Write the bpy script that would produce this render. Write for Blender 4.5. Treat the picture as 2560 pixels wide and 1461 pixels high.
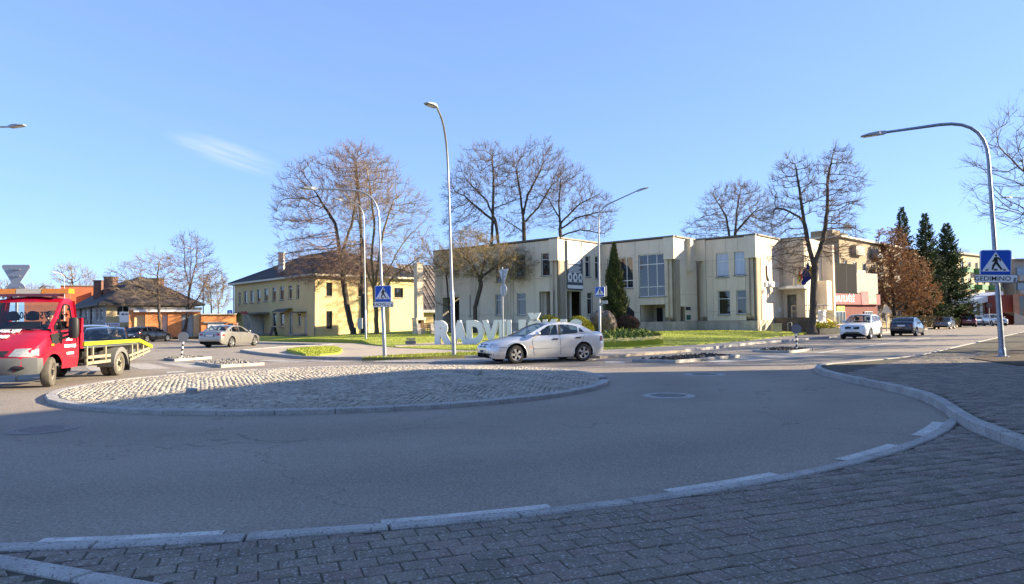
import bpy, bmesh, math, random
import numpy as np
from mathutils import Vector, Matrix
from mathutils.bvhtree import BVHTree
from mathutils.geometry import tessellate_polygon
from mathutils import noise as mnoise

sc = bpy.context.scene
for _o in list(bpy.data.objects):
    bpy.data.objects.remove(_o)
COL = sc.collection
R = math.radians
PI = math.pi
rng = np.random.default_rng(7)
random.seed(7)

# ------------------------------------------------------------------ camera
EYE = 1.5
FPX, CX, CY = 1740.0, 1280.0, 730.5          # focal length and centre in photograph pixels
PITCH = math.atan(72.5 / FPX)
ROLL = math.atan(0.012)
fwd = Vector((0, math.cos(PITCH), math.sin(PITCH)))
_up0 = Vector((0, -math.sin(PITCH), math.cos(PITCH)))
_r0 = Vector((1, 0, 0))
cright = math.cos(ROLL) * _r0 - math.sin(ROLL) * _up0
cup = math.sin(ROLL) * _r0 + math.cos(ROLL) * _up0
cam = bpy.data.cameras.new('camera')
camo = bpy.data.objects.new('camera', cam)
COL.objects.link(camo)
m3 = Matrix((cright, cup, -fwd)).transposed()
camo.matrix_world = Matrix.Translation((0, 0, EYE)) @ m3.to_4x4()
cam.sensor_width = 36.0
cam.lens = 36.0 * FPX / 2560.0
cam.clip_start = 0.05
cam.clip_end = 3000
sc.camera = camo

# ------------------------------------------------------------------ world, sun, exposure
SUN_EL, SUN_AZ = R(20), R(87)                # azimuth clockwise from +Y
W = bpy.data.worlds.new('World')
sc.world = W
W.use_nodes = True
wn, wl = W.node_tree.nodes, W.node_tree.links
sky = wn.new('ShaderNodeTexSky')
sky.sky_type = 'NISHITA'
sky.sun_disc = False
sky.sun_elevation = SUN_EL
sky.sun_rotation = SUN_AZ
sky.air_density, sky.dust_density, sky.ozone_density, sky.altitude = 0.6, 0.2, 3.0, 0
gam = wn.new('ShaderNodeGamma'); gam.inputs[1].default_value = 0.50
hsv = wn.new('ShaderNodeMix'); hsv.data_type = 'RGBA'; hsv.blend_type = 'MULTIPLY'; hsv.inputs['Factor'].default_value = 1
hsv.inputs[7].default_value = (0.755, 0.95, 1.32, 1)          # camera white balance of the sky
wl.new(sky.outputs[0], gam.inputs[0]); wl.new(gam.outputs[0], hsv.inputs[6])
# faint cirrus, part of the sky itself
tc = wn.new('ShaderNodeTexCoord')
mp = wn.new('ShaderNodeMapping'); mp.vector_type = 'TEXTURE'
mp.inputs['Rotation'].default_value = (0, 0.27, 0)
mp.inputs['Scale'].default_value = (0.35, 0.35, 0.05)
wl.new(tc.outputs['Generated'], mp.inputs['Vector'])
nz = wn.new('ShaderNodeTexNoise'); nz.inputs['Scale'].default_value = 1.7; nz.inputs['Detail'].default_value = 7
nz.inputs['Roughness'].default_value = 0.6; nz.inputs['Distortion'].default_value = 0.5
wl.new(mp.outputs[0], nz.inputs['Vector'])
cr = wn.new('ShaderNodeMapRange'); cr.inputs['From Min'].default_value = 0.52; cr.inputs['From Max'].default_value = 0.80
wl.new(nz.outputs['Fac'], cr.inputs['Value'])
# one wisp that stands in the sky to the north-west
vd = wn.new('ShaderNodeVectorMath'); vd.operation = 'DISTANCE'
mp2 = wn.new('ShaderNodeMapping'); mp2.vector_type = 'TEXTURE'; mp2.inputs['Scale'].default_value = (1, 1, 1/4.2)
mp2.inputs['Rotation'].default_value = (0, 0.27, 0)
wl.new(tc.outputs['Generated'], mp2.inputs['Vector'])
wl.new(mp2.outputs[0], vd.inputs[0])
WD = (cright * ((575 - CX) / FPX) + cup * ((CY - 388) / FPX) + fwd).normalized()
_q = Matrix.Diagonal((1, 1, 4.2)) @ (Matrix.Rotation(0.27, 3, 'Y').inverted() @ WD)
vd.inputs[1].default_value = _q
wr_ = wn.new('ShaderNodeMapRange'); wr_.inputs['From Min'].default_value = 0.02; wr_.inputs['From Max'].default_value = 0.085
wr_.inputs['To Min'].default_value = 1.0; wr_.inputs['To Max'].default_value = 0.0; wr_.interpolation_type = 'SMOOTHSTEP'
wl.new(vd.outputs['Value'], wr_.inputs['Value'])
nz3 = wn.new('ShaderNodeMapRange'); nz3.inputs['From Min'].default_value = 0.35; nz3.inputs['From Max'].default_value = 0.72
wl.new(nz.outputs['Fac'], nz3.inputs['Value'])
mm = wn.new('ShaderNodeMath'); mm.operation = 'MULTIPLY'
wl.new(wr_.outputs[0], mm.inputs[0]); wl.new(nz3.outputs[0], mm.inputs[1])
ma = wn.new('ShaderNodeMath'); ma.operation = 'MULTIPLY_ADD'; ma.inputs[1].default_value = 0.02
wl.new(cr.outputs[0], ma.inputs[0])
mb_ = wn.new('ShaderNodeMath'); mb_.operation = 'MULTIPLY'; mb_.inputs[1].default_value = 0.75
wl.new(mm.outputs[0], mb_.inputs[0]); wl.new(mb_.outputs[0], ma.inputs[2])
mx = wn.new('ShaderNodeMix'); mx.data_type = 'RGBA'
wl.new(ma.outputs[0], mx.inputs['Factor']); wl.new(hsv.outputs[2], mx.inputs[6])
mx.inputs[7].default_value = (2.2, 2.25, 2.3, 1)
bg = wn['Background']
wl.new(mx.outputs[2], bg.inputs['Color'])
bg.inputs['Strength'].default_value = 0.1

sun = bpy.data.lights.new('sun', 'SUN')
sun.energy = 3.3
sun.angle = R(0.55)
sun.color = (1.0, 0.83, 0.57)
suno = bpy.data.objects.new('sun', sun)
COL.objects.link(suno)
SUNDIR = Vector((math.sin(SUN_AZ) * math.cos(SUN_EL), math.cos(SUN_AZ) * math.cos(SUN_EL), math.sin(SUN_EL)))
suno.rotation_euler = SUNDIR.to_track_quat('Z', 'Y').to_euler()
suno.location = (40, 5, 30)
sc.view_settings.view_transform = 'Standard'
sc.view_settings.look = 'None'
sc.view_settings.exposure = 2.3
sc.view_settings.gamma = 1.0
sc.view_settings.use_curve_mapping = False
sc.render.engine = 'CYCLES'
sc.cycles.max_bounces = 6
sc.cycles.diffuse_bounces = 3
sc.cycles.glossy_bounces = 3
sc.cycles.transparent_max_bounces = 12
sc.cycles.transmission_bounces = 4
sc.cycles.caustics_reflective = False
sc.cycles.caustics_refractive = False
try:
    sc.cycles.use_denoising = True
except Exception:
    pass

# ------------------------------------------------------------------ measuring helpers (photograph pixel -> place)
def ray(px, py):
    return fwd + cright * ((px - CX) / FPX) + cup * ((CY - py) / FPX)
def gp(px, py, z=0.0):
    d = ray(px, py); t = (z - EYE) / d.z
    return Vector((d.x * t, d.y * t, z))
def at(px, py, y):
    d = ray(px, py); t = y / d.y
    return Vector((d.x * t, y, EYE + d.z * t))
def hz(px):
    return 803.0 - 0.012 * (px - CX)
def along(O, d, px):                          # distance along the plan direction d from O at which column px is met
    k = (px - CX) / FPX
    return (k * O[1] - O[0]) / (d[0] - k * d[1])
def sst(t):
    t = min(1.0, max(0.0, t)); return t * t * (3 - 2 * t)
SD = Vector((0.647, 0.762)).normalized()      # direction of the street on the right
SN = Vector((-SD.y, SD.x))                    # to its left
SK = Vector((18.7, 45.4))                     # a point on its left kerb
def gz(x, y):                                 # the lawn climbs a little towards the town hall
    n = (Vector((x, y)) - SK).dot(SN)
    return 0.38 * sst((y - 40) / 16) * sst((n - 1.0) / 8) * sst((x + 24) / 14)

# ------------------------------------------------------------------ materials
MATS = {}
def mat(name, col, rough=0.75, metal=0.0, var=0.18, vs=1.5, col2=None, bump=0.0, bs=60.0, spec=0.4,
        stain=0.0, stain_col=(0.05, 0.045, 0.04), fine=0.0, coat=0.0, stretch=None, transl=0.0, spk=0.0, spkc=(0.3,0.3,0.3), isl=0.0):
    if name in MATS:
        return MATS[name]
    m = bpy.data.materials.new(name); m.use_nodes = True
    n, l = m.node_tree.nodes, m.node_tree.links
    b = n['Principled BSDF']
    b.inputs['Roughness'].default_value = rough
    b.inputs['Metallic'].default_value = metal
    b.inputs['Specular IOR Level'].default_value = spec
    if coat:
        b.inputs['Coat Weight'].default_value = coat; b.inputs['Coat Roughness'].default_value = 0.06
    c = (*col, 1)
    if var == 0 and not stain and not bump and not spk and not isl:
        b.inputs['Base Color'].default_value = c
        MATS[name] = m; return m
    g = n.new('ShaderNodeNewGeometry')
    vec = g.outputs['Position']
    if stretch:
        mp = n.new('ShaderNodeMapping'); mp.inputs['Scale'].default_value = stretch
        l.new(vec, mp.inputs['Vector']); vec = mp.outputs[0]
    t = n.new('ShaderNodeTexNoise'); t.inputs['Scale'].default_value = vs; t.inputs['Detail'].default_value = 8
    t.inputs['Roughness'].default_value = 0.62
    l.new(vec, t.inputs['Vector'])
    mr = n.new('ShaderNodeMapRange'); mr.inputs['From Min'].default_value = 0.3; mr.inputs['From Max'].default_value = 0.7
    l.new(t.outputs['Fac'], mr.inputs['Value'])
    mix = n.new('ShaderNodeMix'); mix.data_type = 'RGBA'
    l.new(mr.outputs[0], mix.inputs['Factor'])
    if col2 is None:
        mix.inputs[6].default_value = tuple(x * (1 - var) for x in col) + (1,)
        mix.inputs[7].default_value = tuple(x * (1 + var) for x in col) + (1,)
    else:
        mix.inputs[6].default_value = c; mix.inputs[7].default_value = (*col2, 1)
    out = mix.outputs[2]
    if fine:
        t2 = n.new('ShaderNodeTexNoise'); t2.inputs['Scale'].default_value = bs; t2.inputs['Detail'].default_value = 3
        l.new(vec, t2.inputs['Vector'])
        mr2 = n.new('ShaderNodeMapRange'); mr2.inputs['From Min'].default_value = 0.25; mr2.inputs['From Max'].default_value = 0.75
        mr2.inputs['To Min'].default_value = 1 - fine; mr2.inputs['To Max'].default_value = 1 + fine
        l.new(t2.outputs['Fac'], mr2.inputs['Value'])
        mu = n.new('ShaderNodeMix'); mu.data_type = 'RGBA'; mu.blend_type = 'MULTIPLY'; mu.inputs['Factor'].default_value = 1
        l.new(out, mu.inputs[6]); l.new(mr2.outputs[0], mu.inputs[7]); out = mu.outputs[2]
    if isl:                                   # every loose piece has a tone of its own
        mr4 = n.new('ShaderNodeMapRange'); mr4.inputs['To Min'].default_value = 1-isl; mr4.inputs['To Max'].default_value = 1+isl
        l.new(g.outputs['Random Per Island'], mr4.inputs['Value'])
        mu = n.new('ShaderNodeMix'); mu.data_type = 'RGBA'; mu.blend_type = 'MULTIPLY'; mu.inputs['Factor'].default_value = 1
        l.new(out, mu.inputs[6]); l.new(mr4.outputs[0], mu.inputs[7]); out = mu.outputs[2]
    if spk:
        v = n.new('ShaderNodeTexVoronoi'); v.inputs['Scale'].default_value = 70
        l.new(g.outputs['Position'], v.inputs['Vector'])
        s1 = n.new('ShaderNodeSeparateColor'); l.new(v.outputs['Color'], s1.inputs[0])
        lt = n.new('ShaderNodeMath'); lt.operation = 'GREATER_THAN'; lt.inputs[1].default_value = 1 - spk
        l.new(s1.outputs[0], lt.inputs[0])
        mu = n.new('ShaderNodeMix'); mu.data_type = 'RGBA'
        l.new(lt.outputs[0], mu.inputs['Factor']); l.new(out, mu.inputs[6]); mu.inputs[7].default_value = (*spkc, 1); out = mu.outputs[2]
    if stain:
        mp = n.new('ShaderNodeMapping'); mp.inputs['Scale'].default_value = (1.6, 1.6, 0.22)
        l.new(g.outputs['Position'], mp.inputs['Vector'])
        t3 = n.new('ShaderNodeTexNoise'); t3.inputs['Scale'].default_value = 1.6; t3.inputs['Detail'].default_value = 6
        l.new(mp.outputs[0], t3.inputs['Vector'])
        mr3 = n.new('ShaderNodeMapRange'); mr3.inputs['From Min'].default_value = 0.48; mr3.inputs['From Max'].default_value = 0.78
        mr3.inputs['To Max'].default_value = stain
        l.new(t3.outputs['Fac'], mr3.inputs['Value'])
        mu = n.new('ShaderNodeMix'); mu.data_type = 'RGBA'
        l.new(mr3.outputs[0], mu.inputs['Factor']); l.new(out, mu.inputs[6]); mu.inputs[7].default_value = (*stain_col, 1)
        out = mu.outputs[2]
    l.new(out, b.inputs['Base Color'])
    if bump:
        tb = n.new('ShaderNodeTexNoise'); tb.inputs['Scale'].default_value = bs; tb.inputs['Detail'].default_value = 4
        l.new(vec, tb.inputs['Vector'])
        bp = n.new('ShaderNodeBump'); bp.inputs['Strength'].default_value = bump; bp.inputs['Distance'].default_value = 0.02
        l.new(tb.outputs['Fac'], bp.inputs['Height']); l.new(bp.outputs[0], b.inputs['Normal'])
    if transl:
        tr = n.new('ShaderNodeBsdfTranslucent'); l.new(out, tr.inputs['Color'])
        ms = n.new('ShaderNodeMixShader'); ms.inputs[0].default_value = transl
        l.new(b.outputs[0], ms.inputs[1]); l.new(tr.outputs[0], ms.inputs[2]); l.new(ms.outputs[0], n['Material Output'].inputs['Surface'])
    MATS[name] = m
    return m

def glassmat(name, tint, refl=1.0):
    if name in MATS: return MATS[name]
    m = bpy.data.materials.new(name); m.use_nodes = True
    n, l = m.node_tree.nodes, m.node_tree.links
    n.remove(n['Principled BSDF'])
    ge = n.new('ShaderNodeNewGeometry'); dt = n.new('ShaderNodeVectorMath'); dt.operation = 'DOT_PRODUCT'
    l.new(ge.outputs['Incoming'], dt.inputs[0]); l.new(ge.outputs['Normal'], dt.inputs[1])
    ab = n.new('ShaderNodeMath'); ab.operation = 'ABSOLUTE'; l.new(dt.outputs['Value'], ab.inputs[0])
    om = n.new('ShaderNodeMath'); om.operation = 'SUBTRACT'; om.inputs[0].default_value = 1.0; l.new(ab.outputs[0], om.inputs[1])
    pw = n.new('ShaderNodeMath'); pw.operation = 'POWER'; pw.inputs[1].default_value = 5.0; l.new(om.outputs[0], pw.inputs[0])
    mu = n.new('ShaderNodeMath'); mu.operation = 'MULTIPLY_ADD'; mu.inputs[1].default_value = 0.9*refl; mu.inputs[2].default_value = 0.07*refl; mu.use_clamp = True
    l.new(pw.outputs[0], mu.inputs[0])
    tr = n.new('ShaderNodeBsdfTransparent'); tr.inputs['Color'].default_value = (*tint, 1)
    gl = n.new('ShaderNodeBsdfGlossy'); gl.inputs['Roughness'].default_value = 0.02
    ms = n.new('ShaderNodeMixShader')
    l.new(mu.outputs[0], ms.inputs[0]); l.new(tr.outputs[0], ms.inputs[1]); l.new(gl.outputs[0], ms.inputs[2])
    l.new(ms.outputs[0], n['Material Output'].inputs['Surface'])
    MATS[name] = m
    return m

# ------------------------------------------------------------------ mesh builder
class MB:
    def __init__(s):
        s.v = []; s.f = []; s.m = []; s.mi = 0
    def add(s, vs, fs):
        o = len(s.v); s.v.extend([tuple(x) for x in vs])
        for f in fs:
            s.f.append([i + o for i in f]); s.m.append(s.mi)
    def box(s, x0, x1, y0, y1, z0, z1):
        s.add([(x0,y0,z0),(x1,y0,z0),(x1,y1,z0),(x0,y1,z0),(x0,y0,z1),(x1,y0,z1),(x1,y1,z1),(x0,y1,z1)],
              [(0,3,2,1),(4,5,6,7),(0,1,5,4),(1,2,6,5),(2,3,7,6),(3,0,4,7)])
    def obox(s, c, ux, uy, uz):
        c, ux, uy, uz = Vector(c), Vector(ux), Vector(uy), Vector(uz)
        P = [c + a*ux + b*uy + d*uz for d in (-1,1) for a,b in ((-1,-1),(1,-1),(1,1),(-1,1))]
        s.add(P, [(0,3,2,1),(4,5,6,7),(0,1,5,4),(1,2,6,5),(2,3,7,6),(3,0,4,7)])
    def bar(s, p, q, w, h=None, up=(0,0,1)):
        p, q = Vector(p), Vector(q); h = h or w
        d = (q - p); L = d.length; d.normalize()
        u = Vector(up)
        if abs(d.dot(u)) > 0.98: u = Vector((1,0,0))
        a = d.cross(u).normalized(); b = a.cross(d).normalized()
        s.obox((p+q)/2, d*L/2, a*w/2, b*h/2)
    def tube(s, pts, rad, n=8, caps=True):
        pts = [Vector(p) for p in pts]
        if not hasattr(rad, '__len__'): rad = [rad]*len(pts)
        rings = []; prev = None
        for i, p in enumerate(pts):
            d = (pts[min(i+1,len(pts)-1)] - pts[max(i-1,0)]).normalized()
            if prev is None:
                u = Vector((0,0,1)) if abs(d.z) < 0.9 else Vector((1,0,0))
                a = d.cross(u).normalized()
            else:
                a = (prev - d*prev.dot(d)).normalized()
            prev = a; b = d.cross(a)
            rings.append([p + (a*math.cos(2*PI*k/n) + b*math.sin(2*PI*k/n))*rad[i] for k in range(n)])
        V = [x for r in rings for x in r]
        F = [(i*n+k, i*n+(k+1)%n, (i+1)*n+(k+1)%n, (i+1)*n+k) for i in range(len(pts)-1) for k in range(n)]
        if caps:
            F.append(tuple(range(n-1,-1,-1))); F.append(tuple((len(pts)-1)*n+k for k in range(n)))
        s.add(V, F)
    def lathe(s, prof, n=24, M=None, cap=True):
        V = []
        for r, z in prof:
            for k in range(n):
                p = Vector((r*math.cos(2*PI*k/n), r*math.sin(2*PI*k/n), z))
                V.append(M @ p if M else p)
        F = [(i*n+k, i*n+(k+1)%n, (i+1)*n+(k+1)%n, (i+1)*n+k) for i in range(len(prof)-1) for k in range(n)]
        if cap:
            F.append(tuple(range(n-1,-1,-1))); F.append(tuple((len(prof)-1)*n+k for k in range(n)))
        s.add(V, F)
    def prism(s, pts, z0, z1, M=None, bottom=True):     # outline in the XY plane, raised from z0 to z1
        n = len(pts)
        V = [Vector((p[0],p[1],z0)) for p in pts] + [Vector((p[0],p[1],z1)) for p in pts]
        if M: V = [M @ v for v in V]
        tri = tessellate_polygon([[Vector((p[0],p[1],0)) for p in pts]])
        F = [tuple(i+n for i in t) for t in tri]
        if bottom: F += [tuple(reversed(t)) for t in tri]
        F += [(i,(i+1)%n,n+(i+1)%n,n+i) for i in range(n)]
        s.add(V, F)
    def ngon(s, pts):
        s.add(pts, [tuple(range(len(pts)))])
    def build(s, name, mats, parent=None, smooth=None, world=False):
        me = bpy.data.meshes.new(name)
        me.from_pydata(s.v, [], s.f)
        if not isinstance(mats, (list, tuple)): mats = [mats]
        for m in mats: me.materials.append(m)
        if len(mats) > 1: me.polygons.foreach_set('material_index', s.m)
        if smooth is not None:
            me.polygons.foreach_set('use_smooth', [True]*len(me.polygons))
            me.set_sharp_from_angle(angle=R(smooth))
        me.update()
        return link(name, me, parent, world)

def link(name, me, parent=None, world=False):
    o = bpy.data.objects.new(name, me)
    COL.objects.link(o)
    if parent is not None:
        o.parent = parent
        if world:
            o.matrix_parent_inverse = wmat(parent).inverted()
    return o
def wmat(o):
    m = o.matrix_basis.copy()
    if o.parent:
        m = wmat(o.parent) @ o.matrix_parent_inverse @ m
    return m
def npmesh(name, V, F, mats, parent=None, world=False, smooth=False, mi=None):
    """numpy verts (n,3) and equal-sized faces (k, 3 or 4)"""
    me = bpy.data.meshes.new(name)
    V = np.asarray(V, dtype=np.float32); F = np.asarray(F, dtype=np.int32)
    k = F.shape[1]
    me.vertices.add(len(V)); me.vertices.foreach_set('co', V.ravel())
    me.loops.add(F.size); me.loops.foreach_set('vertex_index', F.ravel())
    me.polygons.add(len(F))
    me.polygons.foreach_set('loop_start', np.arange(0, F.size, k, dtype=np.int32))
    me.polygons.foreach_set('loop_total', np.full(len(F), k, dtype=np.int32))
    if not isinstance(mats, (list, tuple)): mats = [mats]
    for m in mats: me.materials.append(m)
    if mi is not None: me.polygons.foreach_set('material_index', np.asarray(mi, dtype=np.int32))
    me.update(calc_edges=True)
    if smooth: me.polygons.foreach_set('use_smooth', np.ones(len(F), dtype=bool))
    return link(name, me, parent, world)

def tag(o, label, cat, group=None):
    o['label'] = label; o['category'] = cat
    if group: o['group'] = group
    return o
def thing(name, label, cat, loc=(0,0,0), rz=0.0, group=None):
    o = bpy.data.objects.new(name, None)
    COL.objects.link(o)
    o.empty_display_size = 0.3
    o.location = loc; o.rotation_euler = (0,0,rz)
    return tag(o, label, cat, group)
def structure(o):
    o['kind'] = 'structure'; return o
def stuff(o):
    o['kind'] = 'stuff'; return o
def copy_tree(o, parent=None):
    c = o.copy(); COL.objects.link(c)
    if parent is not None:
        c.parent = parent; c.matrix_parent_inverse = o.matrix_parent_inverse.copy()
    for ch in list(o.children): copy_tree(ch, c)
    return c

def text_mesh(s, size, depth=0.004, bold=0.0, sx=1.0, align='CENTER'):
    cu = bpy.data.curves.new('lettering', 'FONT')
    cu.body = s; cu.size = size; cu.extrude = depth; cu.offset = bold
    cu.align_x = align; cu.align_y = 'CENTER'; cu.resolution_u = 3
    ob = bpy.data.objects.new('lettering', cu); COL.objects.link(ob)
    dg = bpy.context.evaluated_depsgraph_get()
    me = bpy.data.meshes.new_from_object(ob.evaluated_get(dg))
    bpy.data.objects.remove(ob); bpy.data.curves.remove(cu)
    if sx != 1.0:
        me.transform(Matrix.Diagonal((sx,1,1,1)))
    me.materials.clear()
    return me
def put_text(name, s, size, M, material, parent, depth=0.004, bold=0.0, sx=1.0, world=False, align='CENTER'):
    """M takes text space (x along the line, y up, z out of the face) to the parent's space"""
    me = text_mesh(s, size, depth, bold, sx, align)
    me.transform(M); me.materials.append(material)
    return link(name, me, parent, world)
def frame_mat(O, u, n):                                 # wall frame: x along u, y up, z along the outward normal n
    u = Vector((u[0],u[1],0)); n = Vector((n[0],n[1],0)); z = Vector((0,0,1))
    M = Matrix((u, z, n)).transposed().to_4x4()
    return Matrix.Translation(O) @ M

# common materials
M_ASPH = mat('asphalt', (0.265,0.225,0.182), rough=0.72, var=0.16, vs=0.45, bump=1.0, bs=38, fine=0.42, spec=0.45, spk=0.10, spkc=(0.36,0.32,0.27))
def asphalt_wear(m):                          # tyre lanes round the island, darker patches and hairline cracks
    n, l = m.node_tree.nodes, m.node_tree.links; b = n['Principled BSDF']; src = b.inputs['Base Color'].links[0].from_socket
    g = n.new('ShaderNodeNewGeometry'); d = n.new('ShaderNodeVectorMath'); d.operation = 'DISTANCE'; d.inputs[1].default_value = (-4.1,17.6,0)
    l.new(g.outputs['Position'], d.inputs[0])
    nz = n.new('ShaderNodeTexNoise'); nz.inputs['Scale'].default_value = 0.22; nz.inputs['Detail'].default_value = 4; l.new(g.outputs['Position'], nz.inputs['Vector'])
    ad = n.new('ShaderNodeMath'); ad.operation = 'MULTIPLY_ADD'; ad.inputs[1].default_value = 1.6; l.new(nz.outputs['Fac'], ad.inputs[0]); l.new(d.outputs['Value'], ad.inputs[2])
    r = n.new('ShaderNodeValToRGB'); e = r.color_ramp.elements; dv = n.new('ShaderNodeMath'); dv.operation = 'DIVIDE'; dv.inputs[1].default_value = 16; l.new(ad.outputs[0], dv.inputs[0]); l.new(dv.outputs[0], r.inputs[0])
    e[0].position, e[0].color = 0.47, (1,1,1,1); e[1].position, e[1].color = 0.95, (1.0,1.0,1.0,1)
    for p, c in ((.55,.84),(.62,.96),(.68,.97),(.75,.82),(.83,.95),(.88,.86)):
        q = e.new(p); q.color = (c,c,c*1.01,1)
    t2 = n.new('ShaderNodeTexNoise'); t2.inputs['Scale'].default_value = 0.9; t2.inputs['Detail'].default_value = 6; t2.inputs['Roughness'].default_value = .7; l.new(g.outputs['Position'], t2.inputs['Vector'])
    m2 = n.new('ShaderNodeMapRange'); m2.inputs['From Min'].default_value = .56; m2.inputs['From Max'].default_value = .72; m2.inputs['To Min'].default_value = 1; m2.inputs['To Max'].default_value = .76; l.new(t2.outputs['Fac'], m2.inputs['Value'])
    v = n.new('ShaderNodeTexVoronoi'); v.feature = 'DISTANCE_TO_EDGE'; v.inputs['Scale'].default_value = 0.16
    wv = n.new('ShaderNodeVectorMath'); wv.operation = 'MULTIPLY_ADD'; wv.inputs[1].default_value = (1.6,1.6,0); t3 = n.new('ShaderNodeTexNoise'); t3.inputs['Scale'].default_value = 1.3; t3.inputs['Detail'].default_value = 6
    l.new(g.outputs['Position'], t3.inputs['Vector']); l.new(t3.outputs['Color'], wv.inputs[0]); l.new(g.outputs['Position'], wv.inputs[2]); l.new(wv.outputs[0], v.inputs['Vector'])
    m3 = n.new('ShaderNodeMapRange'); m3.inputs['From Min'].default_value = 0.0; m3.inputs['From Max'].default_value = .0028; m3.inputs['To Min'].default_value = .55; m3.inputs['To Max'].default_value = 1; l.new(v.outputs['Distance'], m3.inputs['Value'])
    out = src
    for s_ in (r.outputs[0], m2.outputs[0], m3.outputs[0]):
        mu = n.new('ShaderNodeMix'); mu.data_type = 'RGBA'; mu.blend_type = 'MULTIPLY'; mu.inputs['Factor'].default_value = 1; l.new(out, mu.inputs[6]); l.new(s_, mu.inputs[7]); out = mu.outputs[2]
    l.new(out, b.inputs['Base Color'])
asphalt_wear(M_ASPH)
M_KERB = mat('kerb_granite', (0.36,0.345,0.33), rough=0.8, var=0.22, vs=2.2, bump=0.5, bs=60, fine=0.28, isl=.10, spk=.08, spkc=(.2,.19,.18))
M_PAINT = mat('road_paint', (0.50,0.49,0.465), rough=0.7, var=0.24, vs=4, fine=0.22, bs=45, spk=.06, spkc=(.25,.23,.21))
M_ZEB = mat('worn_stripe_paint', (0.40,0.36,0.31), rough=.7, var=.3, vs=3, fine=.2, bs=40)
M_PAVER = mat('paver_concrete', (0.20,0.172,0.14), rough=0.82, var=0.25, vs=2.0, bump=0.8, bs=70, fine=0.4, isl=.24, spk=.07, spkc=(.36,.33,.31))
M_PAVER2 = mat('paver_reddish', (0.21,0.168,0.142), rough=0.82, var=0.25, vs=2.0, bump=0.8, bs=70, fine=0.4, isl=.24, spk=.07, spkc=(.36,.33,.31))
M_PAVBED = mat('paver_joint_sand', (0.11,0.095,0.075), rough=0.95, var=0.6, vs=5, col2=(0.05,0.05,0.035), bump=0.5, bs=90)
M_BEIGE = mat('pale_paving', (0.40,0.335,0.265), rough=0.85, var=0.12, vs=1.2, bump=0.3, bs=60, fine=0.12)
M_SETT = mat('granite_sett', (0.38,0.34,0.285), rough=0.8, var=0.22, vs=1.2, bump=0.7, bs=50, fine=0.25, isl=.24)
M_GRASS = mat('lawn_grass', (0.20,0.25,0.03), rough=0.9, var=0.3, vs=0.35, col2=(0.37,0.39,0.06), bump=0.8, bs=25, fine=0.35)
M_BLADE = mat('grass_blade', (0.25,0.31,0.035), rough=0.8, var=0.3, vs=0.35, col2=(0.46,0.48,0.08), transl=0.3)
M_SOIL = mat('soil', (0.07,0.05,0.035), rough=0.95, var=0.35, vs=3, bump=0.8, bs=30, fine=0.3)
M_MULCH = mat('dark_gravel', (0.05,0.047,0.05), rough=0.9, var=0.4, vs=8, bump=0.9, bs=25, fine=0.5)
M_GALV = mat('galvanised_steel', (0.33,0.345,0.37), rough=0.42, metal=0.7, var=0.15, vs=6, spec=0.5)
M_GALVD = mat('weathered_galvanised_steel', (0.26,0.30,0.37), rough=0.45, metal=0.6, var=0.3, vs=9, fine=0.2, bs=30)
M_ALU = mat('sign_back_aluminium', (0.34,0.36,0.39), rough=0.45, metal=0.6, var=0.08)
M_WHITE = mat('white_paint', (0.82,0.82,0.82), rough=0.5, var=0.03)
M_BLACK = mat('black_paint', (0.015,0.015,0.016), rough=0.5, var=0.0)
M_BLUE = mat('sign_blue', (0.008,0.09,0.50), rough=0.4, var=0.06, vs=3)
M_RUBBER = mat('tyre_rubber', (0.028,0.027,0.026), rough=0.85, var=0.25, vs=14)
M_RUBBERD = mat('dusty_tyre_rubber', (0.11,0.10,0.085), rough=0.9, var=0.3, vs=9)
M_PLAST = mat('dark_plastic', (0.022,0.022,0.024), rough=0.55, var=0.1)
M_INT = mat('car_interior', (0.03,0.03,0.032), rough=0.8, var=0.1)
M_RIM = mat('alloy_rim', (0.55,0.55,0.56), rough=0.3, metal=0.8, var=0.05)
M_RIMBK = mat('wheel_well', (0.012,0.012,0.012), rough=0.9, var=0.0)
M_GLASS = glassmat('car_glass', (0.66,0.72,0.74))
M_GLASSD = glassmat('car_privacy_glass', (0.10,0.11,0.12))
M_WGLASS = mat('window_glass', (0.018,0.022,0.026), rough=0.04, var=0.0, spec=0.9)
M_UPVC = mat('white_window_frame', (0.72,0.72,0.72), rough=0.45, var=0.03)
M_LAMPL = mat('headlamp_glass', (0.30,0.31,0.31), rough=0.08, var=0.25, vs=14, coat=1.0, spec=0.8)
M_TAIL = mat('tail_lamp', (0.30,0.015,0.012), rough=0.12, var=0.1, coat=0.8)
M_AMBER = mat('amber_lens', (0.75,0.24,0.02), rough=0.2, var=0.12, vs=9, coat=0.6)
M_PLATE = mat('number_plate', (0.70,0.70,0.68), rough=0.5, var=0.02)
M_CHROME = mat('chrome', (0.7,0.7,0.72), rough=0.12, metal=1.0, var=0.0)
# ================================================================== ground, road, pavements
g = MB(); g.add([(-900,-300,-0.06),(900,-300,-0.06),(900,1500,-0.06),(-900,1500,-0.06)], [(0,1,2,3)])
structure(g.build('ground', mat('far_ground', (0.16,0.17,0.07), rough=0.95, var=0.3, vs=0.05, col2=(0.22,0.2,0.1))))
g = MB(); g.add([(-170,-25,0),(170,-25,0),(170,260,0),(-170,260,0)], [(0,1,2,3)])
road = structure(g.build('road', M_ASPH))

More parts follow.
